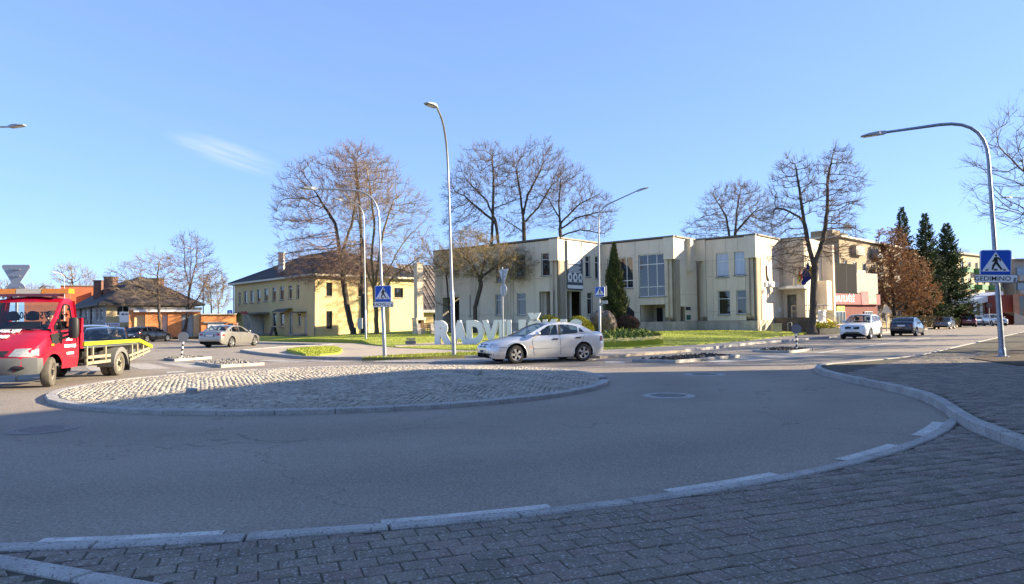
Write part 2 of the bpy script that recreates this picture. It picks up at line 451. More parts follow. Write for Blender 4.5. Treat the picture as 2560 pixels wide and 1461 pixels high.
def in_poly(p, poly):
    x, y = p[0], p[1]; c = False; j = len(poly)-1
    for i in range(len(poly)):
        xi, yi = poly[i][0], poly[i][1]; xj, yj = poly[j][0], poly[j][1]
        if (yi > y) != (yj > y) and x < (xj-xi)*(y-yi)/(yj-yi)+xi: c = not c
        j = i
    return c
def slab(name, poly, z1, m, z0=-0.05, parent=None):
    b = MB(); b.prism([(p[0],p[1]) for p in poly], z0, z1, bottom=False)
    return b.build(name, m, parent)
def resample(pts, step):
    pts = [Vector((p[0],p[1])) for p in pts]
    out = [pts[0].copy()]; acc = 0.0
    for a, b in zip(pts, pts[1:]):
        L = (b-a).length; t = step-acc
        while t <= L:
            out.append(a+(b-a)*(t/L)); t += step
        acc = (acc+L) % step
    return out
def smooth_line(pts, n=6):                    # Catmull-Rom through plan points
    P = [Vector((p[0],p[1])) for p in pts]; P = [2*P[0]-P[1]]+P+[2*P[-1]-P[-2]]
    out = []
    for i in range(1, len(P)-2):
        for k in range(n):
            t = k/n
            out.append(0.5*((2*P[i])+(P[i+1]-P[i-1])*t+(2*P[i-1]-5*P[i]+4*P[i+1]-P[i+2])*t*t+(3*P[i]-P[i-1]-3*P[i+1]+P[i+2])*t**3))
    out.append(P[-2]); return out
def kerb_stone_mesh(a, b, w, z0, z1, side, gap=0.006):
    """a stone from a to b, its width w laid off to `side` (+1 left of the direction of travel)"""
    d = (b-a).normalized(); n = Vector((-d.y,d.x))*side
    a2, b2 = a+d*gap-n*.008, b-d*gap-n*.008
    c = 0.014
    j = random.uniform(-0.004,0.004)
    lo = [a2, b2, b2+n*w, a2+n*w]
    hi = [a2+n*c+d*c*.4, b2+n*c-d*c*.4, b2+n*(w-c)-d*c*.4, a2+n*(w-c)+d*c*.4]
    V = [(p.x,p.y,z0) for p in lo]+[(p.x,p.y,z1-c+j) for p in lo]+[(p.x,p.y,z1+j) for p in hi]
    F = [(0,1,5,4),(1,2,6,5),(2,3,7,6),(3,0,4,7),(4,5,9,8),(5,6,10,9),(6,7,11,10),(7,4,8,11),(8,9,10,11)]
    return V, F
def kerb(parent, pts, w, z1, side, step=0.95, z0=-0.05, joined=False, m=None):
    P = resample(pts, step); mb = MB()
    for a, b in zip(P, P[1:]):
        V, F = kerb_stone_mesh(a, b, w, z0, z1, side)
        if joined: mb.add(V, F)
        else:
            k = MB(); k.add(V, F); k.build('kerb_stone', m or M_KERB, parent)
    if joined: return mb.build('kerb_run', m or M_KERB, parent)

IC = Vector((-4.1, 17.6))                     # centre of the roundabout
def pol(r, a): return Vector((IC.x+r*math.cos(a), IC.y+r*math.sin(a)))
def ang(px, py):
    p = gp(px, py); return math.atan2(p.y-IC.y, p.x-IC.x)

# ---- pavement under the photographer: concrete pavers, a flush granite kerb round the carriageway
RK = 12.80
near_poly = [pol(RK+0.05, a) for a in np.linspace(ang(-500,1410), ang(2372,1052), 40)]
near_poly += [Vector((5.7,8.4)), Vector((5.3,6.3)), Vector((4.9,4.4)), Vector((4.2,1.0)), Vector((3.5,-6)), Vector((-9,-6)), Vector((-9,5.2))]
near = structure(slab('near_pavement', near_poly, 0.004, M_PAVBED))
R_EDGE = smooth_line([(9.35,20.75),(8.75,20.1),(8.3,19.2),(7.95,17.8),(7.72,16.2),(7.62,14.6),(7.4,12.9),(6.95,11.5),(6.35,10.15),(5.86,8.9),(5.59,7.7),(5.3,6.3),(4.9,4.4),(4.2,1.0),(3.5,-6)], 6)
far_edge = [(9.35,20.75),(10.6,21.6),(12.3,22.9),(14.1,24.5)] + [tuple(Vector((14.1,24.5))+SD*t) for t in (10,25,60,140)]
side_poly = [Vector(p)-SN*.06 for p in reversed(far_edge)] + [p+Vector((.06,-.01)) for p in R_EDGE[1:]] + [Vector((30,-6)), Vector((60,20)), Vector((130,110))]
side = structure(slab('raised_pavement', side_poly, 0.118, M_PAVBED))
kerb(side, R_EDGE, 0.16, 0.145, +1, 0.95)
kerb(side, [Vector(p) for p in far_edge], 0.16, 0.14, -1, 1.0, joined=False)
kerb(near, [pol(RK, a) for a in np.linspace(ang(2372,1052), ang(-500,1410), 60)], 0.145, 0.026, +1, 0.98)
dg0, dg1 = gp(-260,1350), gp(520,1490); dg1 = dg0+(dg1-dg0)*1.8
kerb(near, [dg0, dg1], 0.15, 0.026, -1, 1.0)

PB_L, PB_W = 0.235, 0.165
def paver_mesh(i):
    r = random.Random(i)
    l, w = PB_L-0.009, PB_W-0.009
    z = 0.006 + r.uniform(-0.003,0.003); tx, ty = r.uniform(-.002,.002), r.uniform(-.002,.002); c = 0.006
    def q(x,y,zz): return (x,y,zz+tx*x/l*2+ty*y/w*2)
    lo = [(-l/2,-w/2),(l/2,-w/2),(l/2,w/2),(-l/2,w/2)]
    V = [(x,y,-0.03) for x,y in lo]+[q(x,y,z-c) for x,y in lo]+[q(x-math.copysign(c,x),y-math.copysign(c,y),z) for x,y in lo]
    F = [(0,1,5,4),(1,2,6,5),(2,3,7,6),(3,0,4,7),(4,5,9,8),(5,6,10,9),(6,7,11,10),(7,4,8,11),(8,9,10,11)]
    return V, F
PVAR = []
for i in range(10):
    V, F = paver_mesh(i)
    me = bpy.data.meshes.new('paver'); me.from_pydata(V, [], F); me.materials.append(M_PAVER if i % 4 else M_PAVER2); PVAR.append((me, V, F))
def lay(parent, ok, zt, theta, x0, x1, y0, y1, n_single, org=(0,0), cut=None):
    ca, sa = math.cos(theta), math.sin(theta); cand = []
    nr = int(80/PB_W)
    for j in range(-nr, nr):
        for i in range(-160, 160):
            u = (i+0.5*(j % 2))*PB_L; v = j*PB_W
            x, y = org[0]+ca*u-sa*v, org[1]+sa*u+ca*v
            if x0 < x < x1 and y0 < y < y1 and ok(x, y): cand.append((x*x+y*y, x, y))
    cand.sort()
    def vis(x,y): return y > 3.6 and abs(x/y) < 0.80
    single = [c for c in cand if vis(c[1],c[2])][:n_single]
    S = set(single)
    for d, x, y in single:
        k = random.randrange(10); me = PVAR[k][0]
        if cut:
            V = np.array(PVAR[k][1]); Q = [cut(x, y, x+ca*v[0]-sa*v[1], y+sa*v[0]+ca*v[1]) for v in V]
            if any(c[2] for c in Q):          # a stone sawn to fit the kerb
                me = bpy.data.meshes.new('paver'); me.from_pydata([(c[0]-x, c[1]-y, v[2]) for c, v in zip(Q, V)], [], PVAR[k][2]); me.materials.append(PVAR[k][0].materials[0])
                o = link('paver', me, parent); o.location = (x, y, zt); continue
        o = link('paver', me, parent)
        o.location = (x+random.uniform(-.002,.002), y, zt); o.rotation_euler = (0,0,theta+random.uniform(-.008,.008)+(PI if random.random()<.5 else 0))
    rest = [c for c in cand if c not in S]
    if rest:
        VV = []; FF = []; MI = []
        F0 = np.array(PVAR[0][2])
        for q, (d,x,y) in enumerate(rest):
            k = random.randrange(10); V = np.array(PVAR[k][1])
            P = np.c_[x+ca*V[:,0]-sa*V[:,1], y+sa*V[:,0]+ca*V[:,1], V[:,2]+zt]
            if cut: P[:,:2] = [cut(x, y, p[0], p[1])[:2] for p in P]
            VV.append(P); FF.append(F0+12*q); MI += [0 if k % 4 else 1]*len(F0)
        stuff(npmesh('farther_pavers', np.concatenate(VV), np.concatenate(FF), [M_PAVER, M_PAVER2], parent, mi=MI))
dd = (dg1-dg0).normalized()
def dside(x, y): return (x-dg0.x)*dd.y-(y-dg0.y)*dd.x
def ok_near(x, y):
    if math.hypot(x-IC.x, y-IC.y) < RK+0.165 or not in_poly((x,y), near_poly): 
        return RK+.10 < math.hypot(x-IC.x, y-IC.y) < RK+.3 and x < 5.5
    return not (0.0 < dside(x,y) < 0.15)
def cut_near(cx, cy, x, y):
    hit = False; r = math.hypot(x-IC.x, y-IC.y)
    if r < RK+.142: k = (RK+.142)/r; x, y, hit = IC.x+(x-IC.x)*k, IC.y+(y-IC.y)*k, True
    c, s_ = dside(cx, cy), dside(x, y)
    if c <= 0.0 and s_ > -.004: x -= dd.y*(s_+.004); y += dd.x*(s_+.004); hit = True
    if c >= .15 and s_ < .154: x += dd.y*(.154-s_); y -= dd.x*(.154-s_); hit = True
    return x, y, hit
lay(near, ok_near, 0.004, R(20), -4.5, 7.5, 3.2, 11, 300, cut=cut_near)
def ok_side(x, y):
    if not in_poly((x,y), side_poly): return False
    if min((Vector((x,y))-p).length for p in R_EDGE) < 0.24: return False
    n = (Vector((x,y))-Vector((14.1,24.5))).dot(SN)
    return n < -0.2
lay(side, ok_side, 0.118, R(-14), 4, 17, 3.5, 25.5, 0, (6,10))

q = np.random.default_rng(17); GV = []
for _ in range(650):                          # grit and dry leaf crumbs gathered along the kerb and in the joints
    if _ < 420: p = pol(RK-abs(q.normal(0,.10))-.02 if _ % 2 else RK+.15+abs(q.normal(0,.12)), q.uniform(ang(-300,1405), ang(2372,1052)))
    else: p = Vector((q.uniform(-3,5), q.uniform(3.9,6.5)))
    if _ >= 420 and math.hypot(p.x-IC.x,p.y-IC.y) < RK+.16: continue
    s_, a_ = q.uniform(.004,.012), q.uniform(0,6); z = .014 if math.hypot(p.x-IC.x,p.y-IC.y) > RK else .003
    GV += [(p.x+s_*math.cos(a_+k*2.1),p.y+s_*math.sin(a_+k*2.1),z) for k in range(3)]+[(p.x,p.y,z+s_*.7)]
n = len(GV)//4
stuff(npmesh('grit', GV, np.concatenate([np.array([(0,1,3),(1,2,3),(2,0,3)])+4*i for i in range(n)]), mat('pale_grit', (0.30,0.25,0.19), rough=.95, var=.5, vs=30)))
# ---- worn white edge marks beside the flush kerb
for k, (a, b) in enumerate([((55,1376),(548,1346)),((955,1318),(1380,1270)),((1675,1232),(1935,1185)),((2095,1150),(2238,1113)),((2290,1090),(2343,1056))]):
    b_ = MB(); A, B = ang(*a), ang(*b); T = np.linspace(A, B, 12)
    for t0, t1 in zip(T, T[1:]):
        q = [pol(RK-0.17,t0), pol(RK-0.012,t0), pol(RK-0.012,t1), pol(RK-0.17,t1)]
        b_.add([(p.x,p.y,0.005) for p in q], [(0,1,2,3)])
    structure(b_.build('edge_marking', M_PAINT))

# ---- the roundabout island
isl = structure(bpy.data.objects.new('roundabout_island', None)); COL.objects.link(isl); isl.location = (0,0,0)
ICX, ICY, RX, RY = -4.1, 17.45, 6.45, 5.95
def ell(t, k=1.0, dr=0.0): return Vector((ICX+(RX*k+dr)*math.cos(t), ICY+(RY*k+dr)*math.sin(t)))
def dome(x, y):
    r2 = ((x-ICX)/RX)**2+((y-ICY)/RY)**2
    return 0.068+0.135*max(0.0, 1-r2)
kerb(isl, [ell(t) for t in np.linspace(0, 2*PI, 120)], 0.21, 0.085, +1, 0.98)
b = MB(); NR, NA = 14, 64
V = []; F = []
for i in range(NR+1):
    for k in range(NA):
        p = ell(2*PI*k/NA, i/NR, -0.05*i/NR); V.append((p.x,p.y,dome(p.x,p.y)-0.014))
for i in range(NR):
    for k in range(NA): F.append((i*NA+k,i*NA+(k+1)%NA,(i+1)*NA+(k+1)%NA,(i+1)*NA+k))
b.add(V, F); b.build('sand_bed', mat('joint_sand', (0.10,0.092,0.08), rough=0.95, var=0.4, vs=7, bump=0.6, bs=50), isl, smooth=40)
sett = []
CW, RR, ST = 1.36, 1.0, 0.104
th = R(24); ca, sa = math.cos(th), math.sin(th)
for c in range(-6, 7):
    for k in range(-80, 80):
        amax = math.asin(CW/2/RR)*0.985; n = int(2*amax*RR/ST)
        for i in range(n):
            a = -amax+(i+0.5+0.3*math.sin(k*3.1))*2*amax/n
            if abs(a) > amax: continue
            u = c*CW+RR*math.sin(a); v = k*ST*0.97+RR*math.cos(a)-0.9
            x, y = ICX+ca*u-sa*v, ICY+sa*u+ca*v
            if ((x-ICX)/(RX-0.27))**2+((y-ICY)/(RY-0.27))**2 < 1: sett.append((x+random.uniform(-.012,.012), y+random.uniform(-.012,.012), th-a+random.uniform(-.12,.12)))
for t in np.arange(0, 2*PI, 0.0175):                      # a soldier course inside the kerb
    p = ell(t, 1.0, -0.272); sett.append((p.x,p.y,t))
def sett_np(x, y, r, seed):
    q = np.random.default_rng(seed)
    l, w = (ST-0.012)/2*q.uniform(.86,1.02), (ST-0.012)/2*q.uniform(.84,1.0)
    lo = np.array([(-l,-w),(l,-w),(l,w),(-l,w)])+q.uniform(-.012,.012,(4,2))
    hi = lo*0.80
    z = dome(x,y)+q.uniform(-.006,.007)
    V = np.zeros((12,3)); V[:4,:2] = lo; V[4:8,:2] = lo; V[8:,:2] = hi
    V[:4,2] = z-0.06; V[4:8,2] = z-0.018+q.uniform(-.004,.004,4); V[8:,2] = z+q.uniform(-.005,.005,4)
    c, s = math.cos(r), math.sin(r)
    P = V.copy(); P[:,0] = x+c*V[:,0]-s*V[:,1]; P[:,1] = y+s*V[:,0]+c*V[:,1]
    return P
SF = np.array([(0,1,5,4),(1,2,6,5),(2,3,7,6),(3,0,4,7),(4,5,9,8),(5,6,10,9),(6,7,11,10),(7,4,8,11),(8,9,10,11)])
sett.sort(key=lambda s: s[0]**2+s[1]**2)
SM = []
for i in range(12):
    P = sett_np(ICX, ICY, 0, 900+i); P[:,0] -= ICX; P[:,1] -= ICY; P[:,2] -= dome(ICX,ICY)
    me = bpy.data.meshes.new('cobble'); me.from_pydata(P.tolist(), [], SF.tolist()); me.materials.append(M_SETT); SM.append(me)
for x, y, r in sett[:300]:
    o = link('cobble', random.choice(SM), isl); o.location = (x, y, dome(x,y)); o.rotation_euler = (0,0,r)
VV = [sett_np(x,y,r,i) for i,(x,y,r) in enumerate(sett[300:])]
FF = np.concatenate([SF+12*i for i in range(len(VV))])
stuff(npmesh('farther_cobbles', np.concatenate(VV), FF, M_SETT, isl))
lit = [((478,978),0.10,'pale broken paving block lying on the island cobbles near the shadow edge'),
       ((1195,935),0.10,'loose pale stone on the island crest behind the silver saloon, nearer the middle'),
       ((1148,931),0.08,'small loose stone on the island crest in the shadow line')]
for (px,py), s, lab in lit:
    p = gp(px,py,0.19); q = np.random.default_rng(int(px))
    mbx = MB(); P = [Vector((a*s*q.uniform(.8,1.25), b_*s*.7*q.uniform(.8,1.2), c*s*.55*q.uniform(.8,1.2))) for c in (-1,1) for a,b_ in ((-1,-1),(1,-1),(1,1),(-1,1))]
    mbx.add(P, [(0,3,2,1),(4,5,6,7),(0,1,5,4),(1,2,6,5),(2,3,7,6),(3,0,4,7)])
    o = mbx.build('loose_stone', M_KERB); o.location = (p.x,p.y,dome(p.x,p.y)+s*.5); o.rotation_euler = (0.1,0.15,px)
    tag(o, lab, 'stone', 'loose stones on the island')

# ---- manhole covers
def manhole(px, py, r, lab, ring_m):
    p = gp(px, py); t = thing('manhole_cover', lab, 'manhole cover', (p.x,p.y,0), 0.4, 'manhole covers in the carriageway')
    b = MB(); b.lathe([(r*.72,0.001),(r*.72,0.012),(r,0.010),(r*1.02,0.001)], 40, cap=False); b.build('ring', ring_m, t, smooth=30)
    b = MB(); b.lathe([(r*.70,0.001),(r*.70,0.006),(0.001,0.006)], 40, cap=False)
    for k in np.linspace(-.6,.6,9): 
        h = math.sqrt(max(0.0,.64**2-k*k))*r
        b.box(-h,h,k*r-.012,k*r+.012,0.005,0.011)
    b.build('lid', mat('cast_iron', (0.23,0.22,0.21), rough=0.5, metal=0.0, var=0.25, vs=8), t)
manhole(1672, 990, 0.50, 'round manhole cover with a pale concrete ring in the shaded carriageway', M_KERB)
manhole(1762, 937, 0.52, 'farther round manhole cover with a flat pale ring near the sunlit road', M_KERB)
manhole(105, 1075, 0.46, 'dark ribbed manhole cover in shade beside the island kerb', mat('cast_iron_ring', (0.2,0.185,0.175), rough=0.7, var=0.2, metal=0.3))

# ---- the big paved corner with the lawn
lk = [tuple(SK+SD*t) for t in (0,20,60,140)]
P_ = [gp(*q) for q in [(646,860),(830,865),(700,872),(600,880.5),(660,889),(754,898),(850,900.5),(1000,900),(1100,898),(1190,896.5),(1340,896),(1500,897),(1712,881),(1880,862)]]
block = [(p.x,p.y) for p in P_] + lk + [(60,170),(-90,170),(-70,110),(-46,78),(-27,60)]
pave = structure(slab('corner_pavement', block, 0.10, M_BEIGE))
kerb(pave, [Vector(b[:2]) for b in block[:12]], 0.15, 0.125, +1, 1.0)
kerb(pave, [Vector(block[12])] + [Vector(q) for q in block[13:16]], 0.15, 0.125, +1, 1.0)
from mathutils.geometry import delaunay_2d_cdt
def terrain(name, poly, m, zadd, step=2.0, extra=None):
    poly = [Vector((p[0],p[1])) for p in poly]
    ring = []
    for a, b in zip(poly, poly[1:]+poly[:1]):
        n = max(1, int((b-a).length/step)); ring += [a+(b-a)*k/n for k in range(n)]
    xs = [p.x for p in poly]; ys = [p.y for p in poly]
    pts = list(ring)
    for x in np.arange(min(xs), max(xs), step):
        for y in np.arange(min(ys), max(ys), step):
            if in_poly((x,y), poly) and min((Vector((x,y))-r).length for r in ring) > step*.5: pts.append(Vector((x,y)))
    V, E, F, *_ = delaunay_2d_cdt(pts, [], [list(range(len(ring)))], 1, 1e-4)
    f = extra or (lambda x, y: gz(x, y))
    b = MB(); b.add([(v.x,v.y,zadd+f(v.x,v.y)) for v in V], F)
    n = len(ring)
    b.add([(p.x,p.y,zadd+f(p.x,p.y)) for p in ring]+[(p.x,p.y,0.0) for p in ring], [(i,(i+1)%n,n+(i+1)%n,n+i) for i in range(n)])
    return b.build(name, m, smooth=40)
LF = [gp(*q, 0.12) for q in [(560,848),(650,853),(905,858),(925,862),(1000,869.5),(1100,873),(1190,875.5),(1340,877),(1510,874),(1640,866.5),(1756,860.5),(1871,851),(1956,841)]]
lawn_poly = [(p.x,p.y) for p in LF] + [(27.0,60.5),(33,66),(20,90),(-5,104),(-40,110),(-44,95)]
structure(terrain('lawn', lawn_poly, M_GRASS, 0.135))
MP = [gp(*q, 0.1) for q in [(716,881),(745,873),(790,869),(830,871.5),(856,879),(848,886),(800,890.5),(765,891.5)]]
mc = sum((Vector((p.x,p.y)) for p in MP), Vector((0,0)))/len(MP)
structure(terrain('grass_island', [(p.x,p.y) for p in MP], M_GRASS, 0.11, 1.2, lambda x,y: 0.16*max(0,1-((x-mc.x)/3.2)**2-((y-mc.y)/7.5)**2)))
SPt = [gp(*q, 0.1) for q in [(905,896),(960,891),(1030,888),(1120,883.5),(1200,881.5),(1200,889.5),(1100,893),(1000,895.5)]]
structure(terrain('verge', [(p.x,p.y) for p in SPt], mat('worn_grass', (0.16,0.17,0.04), rough=0.95, var=0.3, vs=2.2, col2=(0.24,0.21,0.09), bump=0.7, bs=25, fine=0.35), 0.13, 1.2))
PT = [gp(*q, 0.3) for q in [(985,857.5),(1085,853),(1180,852),(1180,855.5),(1085,857),(990,860.5)]]
structure(terrain('garden_path', [(p.x,p.y) for p in PT], M_BEIGE, 0.155, 2.0))
# soil with thin grass round the lamp post
structure(slab('soil_bed', [(14.6,22.3),(16.4,24.2),(18.9,26.6),(24,32.5),(34,30),(26,18),(15.2,17.6),(13.7,19.0)], 0.15, M_SOIL, 0.05))

# ---- splitter islands
def splitter(pts, top, lab_n):
    P = [Vector((p.x,p.y)) for p in (gp(*q) for q in pts)]
    c = sum(P, Vector((0,0)))/len(P)
    o = structure(slab('splitter_island', [c+(p-c)*0.97 for p in P], 0.085, top))
    A = sum(P[i].x*P[(i+1)%len(P)].y-P[(i+1)%len(P)].x*P[i].y for i in range(len(P)))
    for i in range(len(P)):
        kerb(o, [P[i], P[(i+1)%len(P)]], 0.13, 0.105, 1 if A > 0 else -1, min(1.0,(P[(i+1)%len(P)]-P[i]).length*.999/max(1,round((P[(i+1)%len(P)]-P[i]).length))))
    gb = MB(); q = np.random.default_rng(3)
    for _ in range(500):
        w = q.dirichlet(np.ones(len(P))); p = c+(sum((P[i]*float(w[i]) for i in range(len(P))), Vector((0,0)))-c)*1.5
        if not in_poly(p, [c+(k-c)*0.86 for k in P]): continue
        s = q.uniform(.03,.08); a = q.uniform(0,6)
        gb.add([(p.x+s*math.cos(a+k*2.1),p.y+s*math.sin(a+k*2.1),0.09) for k in range(3)]+[(p.x,p.y,0.1+s)], [(0,1,3),(1,2,3),(2,0,3)])
    if gb.f: stuff(gb.build('gravel', top, o))
GR = mat('grey_gravel', (0.20,0.19,0.18), rough=0.95, var=0.3, vs=6, bump=0.8, bs=30, fine=0.4)
splitter([(410,900.7),(436,904),(529,897.6),(452,893)], GR, '')
splitter([(487,911.8),(552,920),(661,913.6),(580,904)], GR, '')
splitter([(1580,906),(1688,909),(1850,894),(1770,889)], M_MULCH, '')
splitter([(1881,881),(1973,884),(2036,876),(1947,874)], M_MULCH, '')
# cobbled apron at the far kerb
AP = [gp(*q) for q in [(905,906),(1000,908),(1190,908.5),(1340,906),(1480,901),(1500,898),(1340,897),(1190,897.5),(1000,901)]]
structure(slab('cobbled_apron', [(p.x,p.y) for p in AP], 0.03, mat('apron_setts', (0.30,0.28,0.265), rough=0.85, var=0.45, vs=5, bump=1.0, bs=9, fine=0.3), -0.02))

# ---- painted markings
def mark(name, px, n=1, z=0.004):
    b = MB(); b.add([(p.x,p.y,z) for p in (gp(*q) for q in px)], [tuple(range(len(px)))])
    structure(b.build(name, M_ZEB if name == 'crossing_stripe' else M_PAINT))
mark('centre_line', [(2043,882.5),(2049,883.5),(2262,853.2),(2258,852.4)])
mark('lane_line', [(2268,851),(2272,851.6),(2330,843.8),(2326,843.2)])
mark('give_way_line', [(1515,904.5),(1560,905),(1563,908),(1512,907.5)])
for a, b_ in [((1738,898),(1800,909)),((1808,893),(1880,903)),((1872,889.5),(1948,898)),((1928,886),(2010,894))]:
    mark('crossing_stripe', [(a[0],a[1]),(a[0]+42,a[1]-2.5),(b_[0]+52,b_[1]-3.5),(b_[0],b_[1])])
for x, y, x2, y2, w in [(392,907,470,920,70),(300,909,352,924,80),(205,912,228,928,90),(640,901,700,907,70),(735,901.5,830,906,60)]:
    mark('crossing_stripe', [(x,y),(x+w*.8,y-1.5),(x2+w,y2-2),(x2,y2)])
mark('give_way_line', [(415,930.5),(462,928),(464,930),(417,933)])
# pavement and grass on the far side of the street on the left
FL = [gp(*q) for q in [(-200,849),(250,848.5),(430,847.5),(556,848.5),(560,846.2),(430,845.2),(250,845.5),(-200,846)]]
structure(slab('far_pavement', [(p.x,p.y) for p in FL], 0.10, M_BEIGE))
FG = [gp(*q) for q in [(-200,845.5),(250,845.2),(430,845),(560,846.2)]]
structure(slab('grass_verge', [(p.x,p.y) for p in FG]+[(-40,105),(-110,120)], 0.12, M_GRASS))
# grass and paving far along the street on the right
structure(slab('street_verge', [tuple(SK+SD*14+SN*5), tuple(SK+SD*14+SN*9), tuple(SK+SD*75+SN*9), tuple(SK+SD*75+SN*5)], 0.14, M_GRASS))

# ---- grass blades on the nearer lawn
def blades(polys, n, zf, hmax, name):
    pts = []
    q = np.random.default_rng(5)
    for poly in polys:
        xs = [p[0] for p in poly]; ys = [p[1] for p in poly]
        c = 0; tries = 0
        while c < n and tries < n*6:
            tries += 1
            x, y = q.uniform(min(xs),max(xs)), q.uniform(min(ys),max(ys))
            if y > 58: continue
            if in_poly((x,y), poly): pts.append((x,y,zf(x,y))); c += 1
    P = np.array(pts); m = len(P)
    a = q.uniform(0,2*PI,m); h = q.uniform(.35,1,m)*hmax; w = 0.035
    V = np.zeros((m,3,3)); V[:,0] = P+np.c_[np.cos(a)*w,np.sin(a)*w,0*a]; V[:,1] = P-np.c_[np.cos(a)*w,np.sin(a)*w,0*a]
    V[:,2] = P+np.c_[q.normal(0,.03,m),q.normal(0,.03,m),h]
    stuff(npmesh(name, V.reshape(-1,3), np.arange(3*m).reshape(-1,3), M_BLADE))
blades([lawn_poly], 34000, lambda x,y: 0.13+gz(x,y), 0.055, 'lawn_blades')
blades([[(p.x,p.y) for p in MP]], 4000, lambda x,y: 0.10+0.16*max(0,1-((x-mc.x)/3.2)**2-((y-mc.y)/7.5)**2), 0.06, 'island_grass_blades')
blades([[(p.x,p.y) for p in SPt]], 2500, lambda x,y: 0.12, 0.07, 'verge_blades')
# ================================================================== buildings
def facade(parent, O, u, n, Wd, H, ops, m, name='wall', z0=0.0, reveal=0.16, ju=None, jz=None, pm=None, proud=0.035, gap=0.02):
    """wall of width Wd along u from O (3D), openings (a,b,z0,z1) recessed; optional panels between joints ju (along u) and jz (up)"""
    O = Vector(O); u = Vector((u[0],u[1],0)); n = Vector((n[0],n[1],0)); Z = Vector((0,0,1))
    P = lambda a, z, d=0.0: O+u*a+Z*z+n*d
    us = sorted(set([0,Wd]+[x for o in ops for x in o[:2]])); zs = sorted(set([z0,H]+[x for o in ops for x in o[2:4]]))
    us = [x for x in us if 0 <= x <= Wd]; zs = [z for z in zs if z0 <= z <= H]
    b = MB()
    def inside(a, z): return any(o[0] < a < o[1] and o[2] < z < o[3] for o in ops)
    for a0, a1 in zip(us, us[1:]):
        for c0, c1 in zip(zs, zs[1:]):
            if not inside((a0+a1)/2, (c0+c1)/2):
                b.add([P(a0,c0),P(a1,c0),P(a1,c1),P(a0,c1)], [(0,1,2,3)])
    for a0, a1, c0, c1 in [o[:4] for o in ops]:
        for p, q in (((a0,c0),(a1,c0)),((a1,c0),(a1,c1)),((a1,c1),(a0,c1)),((a0,c1),(a0,c0))):
            b.add([P(*p,proud if pm else 0),P(*q,proud if pm else 0),P(*q,-reveal),P(*p,-reveal)], [(0,1,2,3)])
    w = b.build(name, m, parent, world=True)
    if pm:
        for a0, a1 in zip(ju, ju[1:]):
            for c0, c1 in zip(jz, jz[1:]):
                A0, A1, C0, C1 = a0+gap/2, a1-gap/2, c0+gap/2, c1-gap/2
                uu = sorted(set([A0,A1]+[x for o in ops for x in o[:2] if A0 < x < A1])); zz = sorted(set([C0,C1]+[x for o in ops for x in o[2:4] if C0 < x < C1]))
                k = MB()
                for x0, x1 in zip(uu, uu[1:]):
                    for y0, y1 in zip(zz, zz[1:]):
                        if inside((x0+x1)/2,(y0+y1)/2): continue
                        V = [P(x,y,d) for d in (0.002,proud) for x,y in ((x0,y0),(x1,y0),(x1,y1),(x0,y1))]
                        F = [(4,5,6,7)]
                        if y0 == C0: F.append((0,1,5,4))
                        if y1 == C1: F.append((2,3,7,6))
                        if x0 == A0: F.append((3,0,4,7))
                        if x1 == A1: F.append((1,2,6,5))
                        k.add(V, F)
                if k.f: k.build('panel', pm, parent, world=True)
    return w
def window(parent, O, u, n, a0, a1, c0, c1, mu=(), tr=(), depth=0.10, fw=0.06, fm=None, gm=None, sill=None, blind=None, name='window'):
    O = Vector(O); u = Vector((u[0],u[1],0)); n = Vector((n[0],n[1],0)); Z = Vector((0,0,1))
    P = lambda a, z, d: O+u*a+Z*z+n*d
    fm = fm or M_UPVC; b = MB()
    def br(x0,x1,y0,y1):
        b.obox(P((x0+x1)/2,(y0+y1)/2,-depth), u*(x1-x0)/2, n*0.03, Z*(y1-y0)/2)
    e = 0.004
    br(a0+e,a0+fw,c0+e,c1-e); br(a1-fw,a1-e,c0+e,c1-e); br(a0+fw,a1-fw,c0+e,c0+fw); br(a0+fw,a1-fw,c1-fw,c1-e)
    zz = [c0+fw]+[c0+(c1-c0)*t for t in tr]+[c1-fw]
    for t in mu:
        x = a0+(a1-a0)*t; br(x-fw*.45,x+fw*.45,c0+fw,c1-fw)
    xs = [a0+fw]+[a0+(a1-a0)*t for t in mu]+[a1-fw]
    for t in tr:
        z = c0+(c1-c0)*t
        for x0, x1 in zip(xs, xs[1:]): br(x0+(fw*.45 if x0 != a0+fw else 0),x1-(fw*.45 if x1 != a1-fw else 0),z-fw*.45,z+fw*.45)
    f = b.build(name, fm, parent, world=True)
    for i, (x0,x1) in enumerate(zip(xs,xs[1:])):
        for y0, y1 in zip(zz,zz[1:]):
            k = MB(); w = random.uniform(-.004,.004); v = random.uniform(-.004,.004)
            k.add([P(x0,y0,-depth-.01+w),P(x1,y0,-depth-.01-w),P(x1,y1,-depth-.01+v),P(x0,y1,-depth-.01-v)], [(0,1,2,3)])
            g_ = k.build('pane', gm or M_WGLASS, f); g_.matrix_parent_inverse = wmat(f).inverted()
    if sill:
        k = MB(); k.obox(P((a0+a1)/2,c0-.03,.03), u*((a1-a0)/2+.06), n*0.11, Z*.025)
        s = k.build('sill', sill, f); s.matrix_parent_inverse = wmat(f).inverted()
    if blind:
        k = MB(); n_ = int((a1-a0)/.11)
        for i in range(n_):
            x = a0+(a1-a0)*(i+.5)/n_
            k.obox(P(x,(c0+c1)/2+.04,-depth+.006), u*0.046+n*0.004, n*.001, Z*((c1-c0)/2-fw-.04))
        s = k.build('blind', blind, f); s.matrix_parent_inverse = wmat(f).inverted()
    return f
